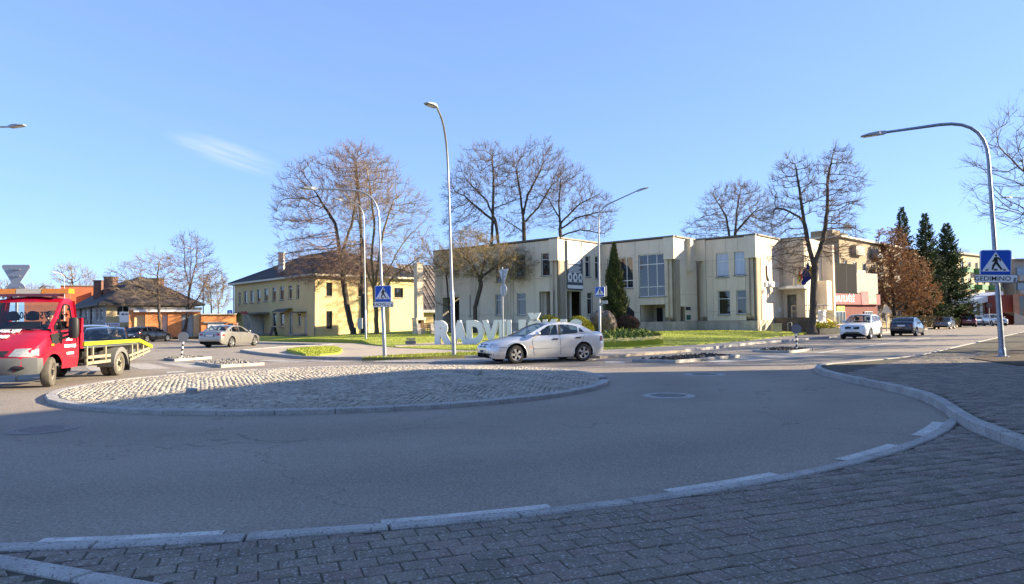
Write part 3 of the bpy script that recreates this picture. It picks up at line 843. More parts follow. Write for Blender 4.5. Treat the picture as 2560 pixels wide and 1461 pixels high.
def wbox(parent, name, O, u, n, a0, a1, d0, d1, z0, z1, m):
    O = Vector(O); u = Vector((u[0],u[1],0)); n = Vector((n[0],n[1],0))
    b = MB(); b.obox(O+u*(a0+a1)/2+n*(d0+d1)/2+Vector((0,0,(z0+z1)/2)), u*(a1-a0)/2, n*(d1-d0)/2, Vector((0,0,(z1-z0)/2)))
    return b.build(name, m, parent, world=True)

# ---------------------------------------------------------------- the town hall of grey-beige concrete panels
HA = Vector((-0.75,0.661)).normalized()       # along its fronts, away to the left
HB = Vector((HA.y,-HA.x))                     # along its sides, away to the right
NF, NS = -HB, -HA                             # outward normals of fronts and sides
M_PAN = mat('concrete_panel', (0.71,0.63,0.505), rough=0.85, var=0.07, vs=0.8, bump=0.25, bs=45, fine=0.06, stain=0.18, stain_col=(0.36,0.32,0.25))
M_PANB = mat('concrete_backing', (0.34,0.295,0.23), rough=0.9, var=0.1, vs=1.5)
M_PLIN = mat('plinth_render', (0.48,0.43,0.35), rough=0.9, var=0.16, vs=1.2, bump=0.4, bs=30, stain=0.55, stain_col=(0.14,0.125,0.10))
M_PLINT = mat('parapet_flashing', (0.14,0.135,0.12), rough=0.6, metal=0.3, var=0.15)
M_FIN = mat('concrete_fin', (0.60,0.53,0.42), rough=0.85, var=0.1, vs=1.0, bump=0.25, bs=45, stain=0.35, stain_col=(0.2,0.18,0.15))
M_SILL = mat('grey_sill', (0.2,0.2,0.2), rough=0.5, var=0.1)
M_DKIN = mat('dark_interior', (0.03,0.03,0.032), rough=0.9, var=0.2)
M_BLIND = mat('pale_blind', (0.55,0.66,0.82), rough=0.6, var=0.05)
M_CURT = mat('net_curtain', (0.60,0.60,0.58), rough=0.8, var=0.35, vs=3)
Kc = Vector((20.43,58.0)); Kcl = Kc+HA*5.43; Kb = Kcl-HB*3.96; Kbl = Kb+HA*7.37; Ka = Kbl-HB*6.4; Kal = Ka+HA*15.5
Ke = Kc+HB*5.6; Kd = Ke-HA*2.15; Kdr = Kd+HB*4.6
BZ, TOP = 0.36, 8.5
hall = thing('town_hall', 'stepped two storey grey beige concrete town hall with banner and corner fins behind the lawn', 'building', (Kc.x,Kc.y,BZ))
def zat(py, px, P):                           # height of picture row py at the plan point P
    return EYE+(hz(px)-py)*P.y*1.0/FPX
def O3(P): return Vector((P.x,P.y,0))
def col(O, d, px): return along(O, d, px)
def opening(O, d, px0, px1, py0, py1):
    a0, a1 = sorted((col(O,d,px0), col(O,d,px1))); m_ = O+d*(a0+a1)/2; pm_ = (px0+px1)/2
    return (a0, a1, zat(py1,pm_,m_), zat(py0,pm_,m_))
FW = 0.95                                     # the notched corner is this wide
def notched_front(K, L, ops, jn, left=True, cornice=2.1, nr=True):
    """front from corner K along HA: panels, three stepped fins at each end under a projecting corner block"""
    r0 = FW if nr else 0.0; r1 = L-(FW if left else 0.0)
    ju = [r0]+[x for x in jn if r0+.3 < x < r1-.3]+[r1]
    jz = [BZ+.95, 2.1, 5.15, 6.55, TOP-.12] if cornice else [BZ+.95,TOP]
    facade(hall, O3(K)+Vector((HA.x,HA.y,0))*0, HA, NF, r1, TOP-.12, [(0,r0,BZ+.95,TOP)]+ops if nr else ops, M_PANB, z0=BZ-.3, ju=ju, jz=jz, pm=M_PAN)
    wbox(hall, 'plinth', O3(K), HA, NF, -0.04, L+.02, -0.12, 0.10, BZ-.5, BZ+.93, M_PLIN)
    for e, s in ([(0.0,1)] if nr else [])+([(L,-1)] if left else []):
        a = lambda t: e+s*t
        wbox(hall, 'corner_block', O3(K), HA, NF, min(a(-.02),a(FW)), max(a(-.02),a(FW)), -.9, .14, 6.55+.02, TOP-.06, M_PAN)
        for i, (t0,t1,dep) in enumerate([(.64,.93,.05),(.34,.62,-.16),(.06,.32,-.40)]):
            k = MB(); lo, hi = min(a(t0),a(t1)), max(a(t0),a(t1))
            u3, n3 = Vector((HA.x,HA.y,0)), Vector((NF.x,NF.y,0)); o = O3(K)
            zb, zt = BZ+.95+.35, 6.56
            V = []
            for z, d in ((BZ+.94,-.55),(zb,dep),(zt,dep)):
                V += [o+u3*lo+n3*d+Vector((0,0,z)), o+u3*hi+n3*d+Vector((0,0,z))]
            V += [o+u3*lo-n3*.9+Vector((0,0,z)) for z in (BZ+.94,zt)]+[o+u3*hi-n3*.9+Vector((0,0,z)) for z in (BZ+.94,zt)]
            k.add(V, [(0,1,3,2),(2,3,5,4),(0,2,4,7,6),(1,8,9,5,3),(4,5,9,7)])
            k.build('fin', M_FIN, hall, world=True)
    wbox(hall, 'parapet', O3(K), HA, NF, -.06, L+.03, -.6, .19, TOP-.06, TOP+.07, M_PLINT)

# C front (nearest the street)
cw = [opening(Kc,HA,1838,1871.5,629,689), opening(Kc,HA,1793,1824,633,693.5), opening(Kc,HA,1841,1873,725,785), opening(Kc,HA,1795.5,1825.5,727,787)]
notched_front(Kc, 5.43, cw, [cw[0][0]-.5,(cw[0][1]+cw[1][0])/2-.55,(cw[0][1]+cw[1][0])/2+.5,cw[1][1]+.35])
for i, o in enumerate(cw):
    window(hall, O3(Kc), HA, NF, *o, tr=(.66,), sill=M_SILL, blind=M_BLIND if i < 2 else None)
# B front
bw = [opening(Kb,HA,1598,1667,635,742), opening(Kb,HA,1520,1584,645,722), opening(Kb,HA,1600,1668,762,836)]
dark = opening(Kb,HA,1556,1586,752,800)
notched_front(Kb, 7.37, bw, [1.4,bw[0][1]+.25,bw[1][0]-.2,bw[1][1]+.2], left=False)
window(hall, O3(Kb), HA, NF, *bw[0], mu=(.34,.67), tr=(.23,.76), sill=M_SILL, fw=.075)
window(hall, O3(Kb), HA, NF, *bw[1], mu=(.25,.62), tr=(.25,), sill=M_SILL, fw=.075)
for nm, a0, a1, d, m_ in [('porch_wall',bw[2][0],bw[2][1],-2.2,M_PAN),]:
    wbox(hall, nm, O3(Kb), HA, NF, a0-.2, a1+.2, d-.1, d, BZ-.3, bw[2][3]+.1, m_)
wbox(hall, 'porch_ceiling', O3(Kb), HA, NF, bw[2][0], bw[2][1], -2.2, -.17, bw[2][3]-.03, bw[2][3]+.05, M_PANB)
for e in (bw[2][0], bw[2][1]): wbox(hall, 'porch_cheek', O3(Kb), HA, NF, e-.05, e+.05, -2.2, -.17, BZ-.3, bw[2][3], M_PAN)
wbox(hall, 'door', O3(Kb), HA, NF, bw[2][1]-1.5, bw[2][1]-.4, -2.19, -2.12, BZ, BZ+2.15, M_DKIN)
wbox(hall, 'porch_pier', O3(Kb), HA, NF, bw[2][0]+.9, bw[2][0]+1.35, -2.15, -1.6, BZ-.2, bw[2][3], M_FIN)
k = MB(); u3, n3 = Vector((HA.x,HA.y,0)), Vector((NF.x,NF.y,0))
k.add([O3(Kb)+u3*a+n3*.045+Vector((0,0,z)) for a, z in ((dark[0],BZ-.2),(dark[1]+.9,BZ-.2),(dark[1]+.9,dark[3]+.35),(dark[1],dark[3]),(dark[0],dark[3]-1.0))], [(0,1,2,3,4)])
k.build('stair_opening_shade', M_DKIN, hall, world=True)  # flat panel on the wall, painted dark for the shade inside the stair opening
# A front
aw = [opening(Ka,HA,1354.5,1380,632.6,690), opening(Ka,HA,1293,1315,733,788), opening(Ka,HA,1239,1253,736,789), opening(Ka,HA,1174.5,1196,738,790),
      opening(Ka,HA,1289,1315,638,693), opening(Ka,HA,1241,1256,668,706), opening(Ka,HA,1349,1384,729,836), opening(Ka,HA,1180,1200,690,712)]
aw = aw[:7]
Lm = col(Ka,HA,1148)
notched_front(Ka, Lm, aw, [2.6,4.3,6.2,7.4,9.2,10.6,12.2], left=False)
for o in aw[:6]: window(hall, O3(Ka), HA, NF, *o, tr=(.72,), sill=M_SILL)
o = aw[6]
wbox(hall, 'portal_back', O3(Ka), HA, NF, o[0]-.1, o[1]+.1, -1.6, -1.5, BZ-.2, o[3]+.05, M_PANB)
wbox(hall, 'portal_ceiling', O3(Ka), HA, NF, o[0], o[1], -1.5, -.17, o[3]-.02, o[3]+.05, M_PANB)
for e in (o[0],o[1]): wbox(hall, 'portal_cheek', O3(Ka), HA, NF, e-.06, e+.06, -1.5, -.17, BZ-.2, o[3], M_PAN)
wbox(hall, 'portal_pier', O3(Ka), HA, NF, o[0]+1.2, o[0]+1.5, -1.45, -.5, BZ-.2, o[3]-.03, M_FIN)
for x in (5.6,9.9): 
    for i, (w_, d_) in enumerate(((.22,.12),(.5,.07))): wbox(hall, 'fin', O3(Ka), HA, NF, x-w_-i*.02, x+w_, -.1, d_+.035, BZ+.96, 6.5, M_FIN)
# open bay at the left end of A
zb = zat(745,1130,Kal)
facade(hall, O3(Ka), HA, NF, 15.5, TOP-.12, [(0,Lm,BZ-1,TOP),(Lm+.01,15.3,BZ-1,zb)], M_PAN, z0=BZ-.3)
wbox(hall, 'bay_beam', O3(Ka), HA, NF, Lm, 15.5, -.5, .04, zb-.02, zb+.25, M_FIN)
wbox(hall, 'corner_block', O3(Ka), HA, NF, 14.3, 15.52, -3.0, .15, 6.5, TOP-.06, M_PAN)
wbox(hall, 'bay_pillar', O3(Ka), HA, NF, 14.35, 15.25, -.9, .02, BZ-.4, 6.5, M_FIN)
wbox(hall, 'parapet', O3(Ka), HA, NF, Lm, 15.55, -.6, .19, TOP-.06, TOP+.07, M_PLINT)
# sides
def plain_side(K, L, ops, jn, name='wall'):
    facade(hall, O3(K), HB, NS, L, TOP-.12, ops, M_PANB, z0=BZ-.3, ju=[0.9]+jn+[L], jz=[BZ+.95,3.6,6.55,TOP-.12], pm=M_PAN)
    wbox(hall, 'plinth', O3(K), HB, NS, 0.11, L, -.1, .10, BZ-.5, BZ+.93, M_PLIN)
    wbox(hall, 'parapet', O3(K), HB, NS, .2, L, -.5, .14, TOP-.055, TOP+.075, M_PLINT)
plain_side(Kc, 5.6, [], [5.59])
bs = opening(Kb,HB,1700,1711,767,828)
plain_side(Kb, 3.96, [(bs[0],bs[1],BZ-.3,bs[3])], [3.95])
wbox(hall, 'niche_back', O3(Kb), HB, NS, bs[0]-.1, bs[1]+.1, -.6, -.5, BZ-.3, bs[3]+.1, M_PANB)
wbox(hall, 'fin', O3(Kb), HB, NS, col(Kb,HB,1717), col(Kb,HB,1724), -.1, .45, 5.6, TOP-.07, M_FIN)
asd = [opening(Ka,HB,1464,1476,640,693), opening(Ka,HB,1488,1498.5,641,697), opening(Ka,HB,1467,1480.5,732,787), opening(Ka,HB,1416,1452,729,836)]
plain_side(Ka, 6.4, asd, [col(Ka,HB,1455.5),col(Ka,HB,1484)])
for o in asd[:3]: window(hall, O3(Ka), HB, NS, *o, tr=(.72,), sill=M_SILL)
o = asd[3]
wbox(hall, 'portal_back', O3(Ka), HB, NS, o[0]-.1, o[1]+.1, -1.6, -1.5, BZ-.2, o[3]+.05, M_PAN)
wbox(hall, 'portal_pier', O3(Ka), HB, NS, o[0]+1.1, o[0]+1.4, -1.4, -.5, BZ-.2, o[3], M_FIN)
# D: entrance wing
zc = zat(723,1990,Ke)
dl = (Kd-Ke).length
facade(hall, O3(Ke), -HA, NF, dl, TOP, [opening(Ke,-HA,1967,1991,737,836)], M_PAN, z0=BZ-.3)
wbox(hall, 'entrance_back', O3(Ke), -HA, NF, .1, dl-.1, -.9, -.8, BZ, 5, M_PLIN)
wbox(hall, 'fin', O3(Ke), -HA, NF, -.35, .12, -.2, .55, BZ-.3, TOP-.02, M_FIN)
wbox(hall, 'fin', O3(Ke), -HA, NF, dl-.75, dl-.05, -.3, .25, BZ-.3, TOP-.02, M_FIN)
facade(hall, O3(Kd), HB, NS, 4.6, TOP, [], M_PAN, z0=BZ-.3)
wbox(hall, 'parapet', O3(Ke), -HA, NF, -.4, dl+.1, -.5, .12, TOP-.01, TOP+.10, M_PLINT)
bal = opening(Kd,HB,2048,2061,702,775)
wbox(hall, 'balcony_box', O3(Kd), HB, NS, 2.6, 3.9, 0.0, .9, zat(776,2055,Kd+HB*3), zat(703,2055,Kd+HB*3), M_PAN)
wbox(hall, 'portico_column', O3(Kd), HB, NS, 4.2, 4.6, .1, 1.0, BZ-.3, TOP-.4, M_PAN)
wbox(hall, 'canopy', O3(Ke), -HA, NF, .05, dl+.3, -.1, 1.3, zc-.08, zc+.16, mat('canopy_trim',(0.6,0.58,0.52),rough=.6,var=.1))
wbox(hall, 'canopy_sign', O3(Ke), -HA, NF, .9, dl+.3, 1.31, 1.42, zc-.02, zc+.22, M_WHITE)
# landing, steps and railings at the entrance
M_DKCON = mat('dark_render', (0.07,0.065,0.06), rough=.9, var=.3)
wbox(hall, 'landing', O3(Ke), -HA, NF, .15, 3.2, .05, 2.2, BZ-.4, BZ+1.15, M_DKCON)
for i in range(6): wbox(hall, 'step', O3(Ke), -HA, NF, 3.2+i*.32, 3.2+(i+1)*.32, .05, 2.2, BZ-.4, BZ+1.15-.17*(i+1), M_KERB)
rl = MB(); o = O3(Ke); u_, n_ = Vector((-HA.x,-HA.y,0)), Vector((NF.x,NF.y,0))
RP = [(1.6,BZ+1.15),(3.2,BZ+1.15),(5.1,BZ+.2)]
for dz in (.55,1.0):
    for (a,z),(a2,z2) in zip(RP,RP[1:]): rl.bar(o+u_*a+n_*2.15+Vector((0,0,z+dz)), o+u_*a2+n_*2.15+Vector((0,0,z2+dz)), .05)
for t in np.linspace(0,1,6):
    a = 1.6+t*3.5; z = BZ+1.15 if a < 3.2 else BZ+1.15-(a-3.2)/1.9*.95
    rl.bar(o+u_*a+n_*2.15+Vector((0,0,z)), o+u_*a+n_*2.15+Vector((0,0,z+1.0)), .045)
rl.build('handrail', mat('painted_rail',(0.5,0.42,0.3),rough=.5,var=.1), hall, world=True)
# shield and the row of raised letters on C's sunlit side
cs = col(Kc,HB,1920.5); zs_ = zat(684,1920,Kc+HB*cs)
S = [(-.42,.62),(.42,.62),(.42,-.1),(.3,-.42),(0,-.68),(-.3,-.42),(-.42,-.1)]
Ms = frame_mat(O3(Kc)+Vector((HB.x,HB.y,0))*cs+Vector((0,0,zs_))+Vector((NS.x,NS.y,0))*.04, HB, NS)
k = MB(); k.prism(S, 0, .14, Ms); k.build('shield', M_WHITE, hall, world=True)
k = MB()
for blob in ([(-.26,.40),(-.02,.5),(.1,.25),(-.05,.05),(-.2,.12)],[(-.1,-.02),(.2,.1),(.24,-.25),(.05,-.45),(-.08,-.2)],[(.12,.42),(.26,.46),(.24,.3),(.13,.28)]):
    k.prism(blob, .14, .15, Ms)
k.build('shield_charge', mat('shield_violet',(0.16,0.12,0.34),rough=.5,var=.1), hall, world=True)
k = MB(); k.prism([(x*1.09,y*1.07) for x,y in S], 0, .10, Ms); k.build('shield_rim', mat('shield_rim',(0.2,0.14,0.1),rough=.5,var=.1), hall, world=True)
cl = col(Kc,HB,1927); zl = zat(712,1927,Kc+HB*cl)
for i in range(9):
    x = -1.28+i*.32
    wbox(hall, 'raised_letter', O3(Kc)+Vector((HB.x,HB.y,0))*cl, HB, NS, x-.11, x+.11, .05, .17, zl-.2, zl+.22+.03*(i%3), M_WHITE)
k0 = col(Kc,HB,1946)
wbox(hall, 'notice_plate', O3(Kc), HB, NS, k0-.28, k0+.5, .04, .07, zat(779,1946,Kc), zat(768,1946,Kc), M_WHITE)
k1 = col(Kb,HB,1718)
wbox(hall, 'dark_plate', O3(Kb), HB, NS, k1-.4, k1+.45, .04, .07, zat(775.5,1718,Kb), zat(767,1718,Kb), mat('dark_plate',(0.02,0.02,0.04),rough=.3,var=.1))
wbox(hall, 'green_plate', O3(Kb), HB, NS, k1-.3, k1+.45, .04, .07, zat(800,1718,Kb), zat(788,1718,Kb), mat('green_plate',(0.02,0.10,0.08),rough=.3,var=.1))
# roofs
k = MB()
for q, e in ((Kc,5.43),(Kb,7.37),(Ka,15.5)):
    k.add([O3(q)+Vector((0,0,TOP-.1))+Vector((d.x,d.y,0)) for d in (Vector((0,0)),HA*e,HA*e+HB*12,HB*12)], [(0,1,2,3)])
k.add([O3(Kd)+Vector((0,0,TOP-.1))+Vector((d.x,d.y,0)) for d in (Vector((0,0)),HB*4.6,HB*4.6+HA*9,HA*9)], [(0,1,2,3)])
k.build('flat_roof', M_PLINT, hall, world=True)
# rear and far walls close the block
for q, d, L in ((Kdr,HA,16),(Kal,HB,12),(Kal+HB*12,-HA,15.4)):
    n2 = Vector((d.y,-d.x)); facade(hall, O3(q), d, n2, L, TOP-.15, [], M_PANB, z0=BZ-.3)

# banner on A's sunlit side
ba0, ba1 = sorted((col(Ka,HB,1415),col(Ka,HB,1454))); mid = Ka+HB*((ba0+ba1)/2); zt_, zb_ = zat(602,1434,mid), zat(726,1434,mid)
ban = thing('banner', 'tall dark grey printed banner hung on the sunlit town hall corner', 'banner', (mid.x,mid.y,zb_))
Mb = frame_mat(O3(mid)+Vector((NS.x,NS.y,0))*.16+Vector((0,0,zb_)), HB, NS)
bw_, bh = ba1-ba0, zt_-zb_
def brect(name, x0, x1, y0, y1, d, m_, par=ban):
    k = MB(); k.prism([(x0,y0),(x1,y0),(x1,y1),(x0,y1)], 0 if d == 0 else d, d+.012, Mb); return k.build(name, m_, par, world=True)
M_BAN = mat('banner_slate', (0.085,0.10,0.12), rough=.6, var=.08)
brect('cloth', -bw_/2, bw_/2, 0, bh, 0, M_BAN)
brect('picture', -bw_/2+.05, bw_/2-.35, bh*.60, bh*.985, .014, mat('banner_picture',(0.55,0.53,0.52),rough=.6,var=.5,vs=1.6,col2=(0.75,0.72,0.70)))
brect('picture_edge', bw_/2-.33, bw_/2-.02, bh*.62, bh*.9, .014, mat('banner_picture_dark',(0.12,0.09,0.11),rough=.6,var=.5,vs=2,col2=(0.45,0.33,0.3)))
brect('footer', -bw_/2+.02, bw_/2-.02, bh*.03, bh*.10, .014, M_WHITE)
for i in range(8): brect('text_line', -bw_/2+.2, bw_/2-.25-.3*((i*7)%3)/2, bh*(.555-i*.026-(.02 if i > 1 else 0)), bh*(.567-i*.026-(.02 if i > 1 else 0))+(.12 if i < 2 else 0), .014, M_WHITE)
for i in range(3):
    k = MB(); c = Vector((-bw_/2+bw_*(i+.5)/3, bh*.255)); k.prism([(c.x+.32*math.cos(a),c.y+.40*math.sin(a)) for a in np.linspace(0,2*PI,20,endpoint=False)], .014, .026, Mb); k.build('round_badge', M_WHITE, ban, world=True)
    brect('badge_mark', c.x-.1, c.x+.12, c.y-.16, c.y+.17, .028, M_BAN); brect('text_line', c.x-.32, c.x+.32, bh*.16, bh*.172, .014, M_WHITE)

# ---------------------------------------------------------------- the yellow two storey house with a hipped slate roof
M_YEL = mat('yellow_render', (0.68,0.53,0.27), rough=.85, var=.05, vs=.7, bump=.2, bs=40, fine=.05, stain=.12, stain_col=(0.4,0.33,0.18))
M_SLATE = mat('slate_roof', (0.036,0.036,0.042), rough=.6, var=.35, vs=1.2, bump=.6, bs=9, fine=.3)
M_WTRIM = mat('cream_trim', (0.6,0.55,0.45), rough=.7, var=.08)
M_GTRIM = mat('grey_trim', (0.2,0.19,0.18), rough=.6, var=.15)
YA = Vector((-0.68,0.734)).normalized(); YB = Vector((YA.y,-YA.x)); YF, YS = -YB, -YA
Ky = Vector((-21.25,75.0)); YL, YW, YE = 22.5, 13.5, 6.85
yh = thing('yellow_house', 'long two storey yellow rendered house with dark hipped roof and leafless trees before its gable', 'building', (Ky.x,Ky.y,0))
def yop(px0,px1,py0,py1): return opening(Ky,YA,px0,px1,py0,py1)
up = [(728,737.5+2,651+51,651+97)]
uw = []; lw = []
Lup = [(183,207,465,622),(250,292,452,606),(332,374,442,600),(416,460,430,594),(508,556,417,582),(610,660,402,572),(708,760,387,566),(818,864,375,552),(922,956,362,545)]
for x0,x1,y0,y1 in Lup: uw.append(yop(560+x0/5.104,560+x1/5.104,640+y0/5.104,640+y1/5.104))
Llo = [(252,294,755,910),(335,377,750,908),(612,664,730,905),(712,765,725,903),(940,980,730,902)]
for x0,x1,y0,y1 in Llo: lw.append(yop(560+x0/5.104,560+x1/5.104,640+y0/5.104,640+y1/5.104))
doors = [yop(560+x0/5.104,560+x1/5.104,640+y0/5.104,838) for x0,x1,y0 in ((824,870,725),(1022,1052,750),(478,512,745))]
doors = [(a,b_,0.15,d) for a,b_,c,d in doors]
facade(yh, O3(Ky), YA, YF, YL, YE, uw+lw+doors, M_YEL, z0=-.3)
for o in uw+lw: window(yh, O3(Ky), YA, YF, *o, mu=(), tr=(.74,), sill=M_GTRIM, depth=.13)
for o in doors: window(yh, O3(Ky), YA, YF, *o, mu=(.5,), tr=(.8,), depth=.12, name='door', fw=.09)
gw = [opening(Ky,YB,560+x0/5.104,560+x1/5.104,640+y0/5.104,640+y1/5.104) for x0,x1,y0,y1 in ((1303,1380,340,515),(1303,1380,705,935),(1710,1790,350,520),(2172,2285,410,535))]
facade(yh, O3(Ky), YB, YS, YW, YE, gw, M_YEL, z0=-.3)
for o in gw: window(yh, O3(Ky), YB, YS, *o, sill=M_WTRIM, depth=.13, fm=mat('brown_frame',(0.10,0.07,0.05),rough=.6,var=.1))
facade(yh, O3(Ky+YA*YL), YB, YA, YW, YE, [], M_YEL, z0=-.3)
# hipped roof with overhang
ov = .55; h3 = lambda a, b_, z: O3(Ky)+Vector((YA.x*a+YB.x*b_, YA.y*a+YB.y*b_, z))
E_ = [h3(-ov,-ov,YE), h3(YL+ov,-ov,YE), h3(YL+ov,YW+ov,YE), h3(-ov,YW+ov,YE)]
RZ = 10.35; r0, r1 = h3(YW*.5,YW*.5,RZ), h3(YL-YW*.5,YW*.5,RZ)
def courses(name, P00, P10, P01, P11, nrow, m_, par, ncol=0, lift=.035):
    """a roof slope laid in overlapping courses from the eaves (P00-P10) up to the ridge (P01-P11)"""
    n3 = (P10-P00).cross(P01-P00).normalized()
    if n3.z < 0: n3 = -n3
    k = MB()
    for i in range(nrow):
        t0, t1 = i/nrow, (i+1)/nrow
        a0, b0 = P00.lerp(P01,t0), P10.lerp(P11,t0); a1, b1 = P00.lerp(P01,t1), P10.lerp(P11,t1)
        k.add([a0+n3*lift*1.5, b0+n3*lift*1.5, b1+n3*lift*.3, a1+n3*lift*.3, a0, b0], [(0,1,2,3),(4,5,1,0)])
    return stuff(k.build(name, m_, par, world=True))
courses('slates', E_[0], E_[1], r0, r1, 26, M_SLATE, yh); courses('slates', E_[3], E_[0], r0, r0, 26, M_SLATE, yh)
courses('slates', E_[1], E_[2], r1, r1, 26, M_SLATE, yh); courses('slates', E_[2], E_[3], r1, r0, 26, M_SLATE, yh)
k = MB()
for a, b_ in zip(E_, E_[1:]+E_[:1]): k.bar(a-Vector((0,0,.12)), b_-Vector((0,0,.12)), .16, .22)
k.add([e-Vector((0,0,.02)) for e in E_], [(0,1,2,3)])
k.build('eaves', M_WTRIM, yh, world=True)
k = MB()
for a, b_ in ((r0,r1),(E_[0],r0),(E_[3],r0),(E_[1],r1)): k.bar(a+Vector((0,0,.05)), b_+Vector((0,0,.05)), .22, .1)
k.build('ridge_tiles', M_SLATE, yh, world=True)
k = MB()
for a, b_ in ((-.08,-.08),(YL+.08,-.08)): k.tube([h3(a,b_,YE-.1),h3(a,b_,0)], .06, 8)
k.tube([h3(-ov-.05,-ov-.05,YE-.1),h3(-.08,-.08,YE-.6)], .06, 8); k.build('downpipe', M_GTRIM, yh, world=True)
def chimney(px, py0, py1, y, w, m_, par, dep=None):
    p = at(px,py1,y); q = at(px,py0,y); k = MB(); dep = dep or w
    k.box(p.x-w/2,p.x+w/2,y-dep/2,y+dep/2,p.z-1.5,q.z); k.box(p.x-w/2-.06,p.x+w/2+.06,y-dep/2-.06,y+dep/2+.06,q.z,q.z+.12)
    return k.build('chimney', m_, par, world=True)
M_BRK = mat('red_brick', (0.30,0.12,0.07), rough=.9, var=.25, vs=3, bump=.5, bs=18, fine=.25)
chimney(704, 634, 662, 84.5, .62, mat('white_chimney',(0.6,0.58,0.55),rough=.85,var=.2,vs=2), yh)
# canopies, the slanted porch, steps and the red shop lettering along its street front
def ybox(name, px0, px1, py0, py1, d0, d1, m_):
    o = opening(Ky,YA,560+px0/5.104,560+px1/5.104,640+py0/5.104,640+py1/5.104); return wbox(yh, name, O3(Ky), YA, YF, o[0],o[1],d0,d1,o[2],o[3],m_)
M_CAN = mat('canopy_sheet', (0.10,0.095,0.09), rough=.5, metal=.3, var=.2)
def arched(px0, px1, py0, py1, d):
    o = opening(Ky,YA,560+px0/5.104,560+px1/5.104,640+py0/5.104,640+py1/5.104); k = MB()
    for i in range(6):
        t0, t1 = i/6, (i+1)/6; f = lambda t: o[2]+(o[3]-o[2])*math.cos(t*PI/2)
        k.add([h3(o[0],-d*t0-.01,f(t0)),h3(o[1],-d*t0-.01,f(t0)),h3(o[1],-d*t1-.01,f(t1)),h3(o[0],-d*t1-.01,f(t1))], [(0,1,2,3)])
    k.build('canopy', M_CAN, yh, world=True)
arched(712, 876, 672, 720, 1.1); arched(80, 222, 725, 778, 1.4); ybox('canopy', 924, 1052, 714, 728, .02, .9, M_CAN)
ybox('porch_beam', 460, 580, 722, 745, .02, 1.6, M_GTRIM)
o = opening(Ky,YA,560+395/5.104,560+460/5.104,640+740/5.104,836)
k = MB(); aL, aR = o[1], o[0]
for s_, t_ in ((aL,-.5),(aR,-.9)):
    k.add([h3(s_,-.02,o[3]),h3(s_,-1.5,o[3]),h3(s_+t_,-1.5,.2),h3(s_+t_,-.02,.2),h3(s_-.14,-.02,o[3]),h3(s_-.14,-1.5,o[3]),h3(s_+t_-.14,-1.5,.2),h3(s_+t_-.14,-.02,.2)],
          [(0,1,2,3),(4,5,6,7),(0,1,5,4),(1,2,6,5),(2,3,7,6)])
k.build('porch_frame', M_WTRIM, yh, world=True)
ybox('step', 395, 602, 990, 1022, .02, 2.0, M_KERB); ybox('step', 890, 1060, 992, 1012, .02, .9, M_KERB)
o = opening(Ky,YA,560+385/5.104,560+462/5.104,640+705/5.104,640+745/5.104)
M_RED = mat('red_letters', (0.45,0.02,0.05), rough=.4, var=.08)
for i in range(6):
    w_ = (o[1]-o[0])/6; wbox(yh, 'shop_letter', O3(Ky), YA, YF, o[0]+i*w_, o[0]+i*w_+w_*.72, 1.6, 1.72, o[2], o[2]+(o[3]-o[2])*(.6+.4*((i*3)%4)/3), M_RED)
# annex behind: low yellow wing under a steep brown roof, tall stone chimney
ax = thing('yellow_annex', 'low yellow wing with steep brown seamed roof beside the yellow house', 'building', (-9.5,88,0))
p0, p1 = at(1045,775,88), at(1180,775,88)
Ax, Ad, An = Vector((p0.x,88)), Vector((.9,.436)), Vector((.436,-.9)); aw_ = along(Ax,Ad,1180)
facade(ax, O3(Ax), Ad, An, aw_, p0.z, [(2.0,3.4,1.0,2.6),(6.3,7.6,1.0,2.6)], M_YEL, z0=-.3)
for a in (2.0,6.3): window(ax, O3(Ax), Ad, An, a, a+1.35, 1.0, 2.6, sill=M_WTRIM)
q0 = at(1045,662,94)
_r = lambda a, d, z: O3(Ax)+Vector((Ad.x*a-An.x*d, Ad.y*a-An.y*d, z))
e0, e1 = _r(-1,-.5,p0.z-.1), _r(aw_+2,-.5,p0.z-.1); f0, f1 = _r(-1,6,q0.z), _r(aw_-1.5,6,q0.z)
M_BROWN = mat('brown_sheet_roof', (0.17,0.135,0.115), rough=.6, var=.2, vs=1)
courses('roofing', e0, e1, f0, f1, 14, M_BROWN, ax)
k = MB()
for i in range(16):
    t = i/15; k.bar(e0.lerp(e1,t)+Vector((0,-.02,.08)), f0.lerp(f1,t)+Vector((0,-.02,.08)), .07, .07)
k.build('roof_seam', mat('pale_seam',(0.38,0.33,0.3),rough=.6,var=.1), ax, world=True)
wbox(ax, 'fascia', O3(Ax), Ad, An, -1, aw_+2, .44, .58, p0.z-.35, p0.z-.02, M_WHITE)
# ---------------------------------------------------------------- left: big house with tiled hip roof, brick garages, red block
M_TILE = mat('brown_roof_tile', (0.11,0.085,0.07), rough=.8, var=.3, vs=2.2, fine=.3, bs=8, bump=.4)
M_CREAM = mat('cream_brick', (0.64,0.49,0.27), rough=.9, var=.12, vs=2.2, bump=.3, bs=14, fine=.12)
M_PALE = mat('pale_render', (0.34,0.32,0.29), rough=.85, var=.08)
lh = thing('tiled_house', 'cream house with brown tiled hip roof and brick chimneys behind parked cars', 'building', (-44,85,0))
c0 = at(265,800,72); c0 = Vector((c0.x,72)); La = Vector((-0.62,0.785)).normalized(); Lb = Vector((La.y,-La.x))
lz = EYE+(815-757)*72/FPX
w1 = along(c0,La,188); w2 = along(c0,Lb,486)
lo_ = [opening(c0,La,x-3,x+3,772,802) for x in (200,216,229,243,253)]
facade(lh, O3(c0), La, -Lb, w1, lz, lo_, M_PALE, z0=-.5)
for o in lo_: window(lh, O3(c0), La, -Lb, *o, tr=(.7,))
ro = [opening(c0,Lb,291,322,765,790)]
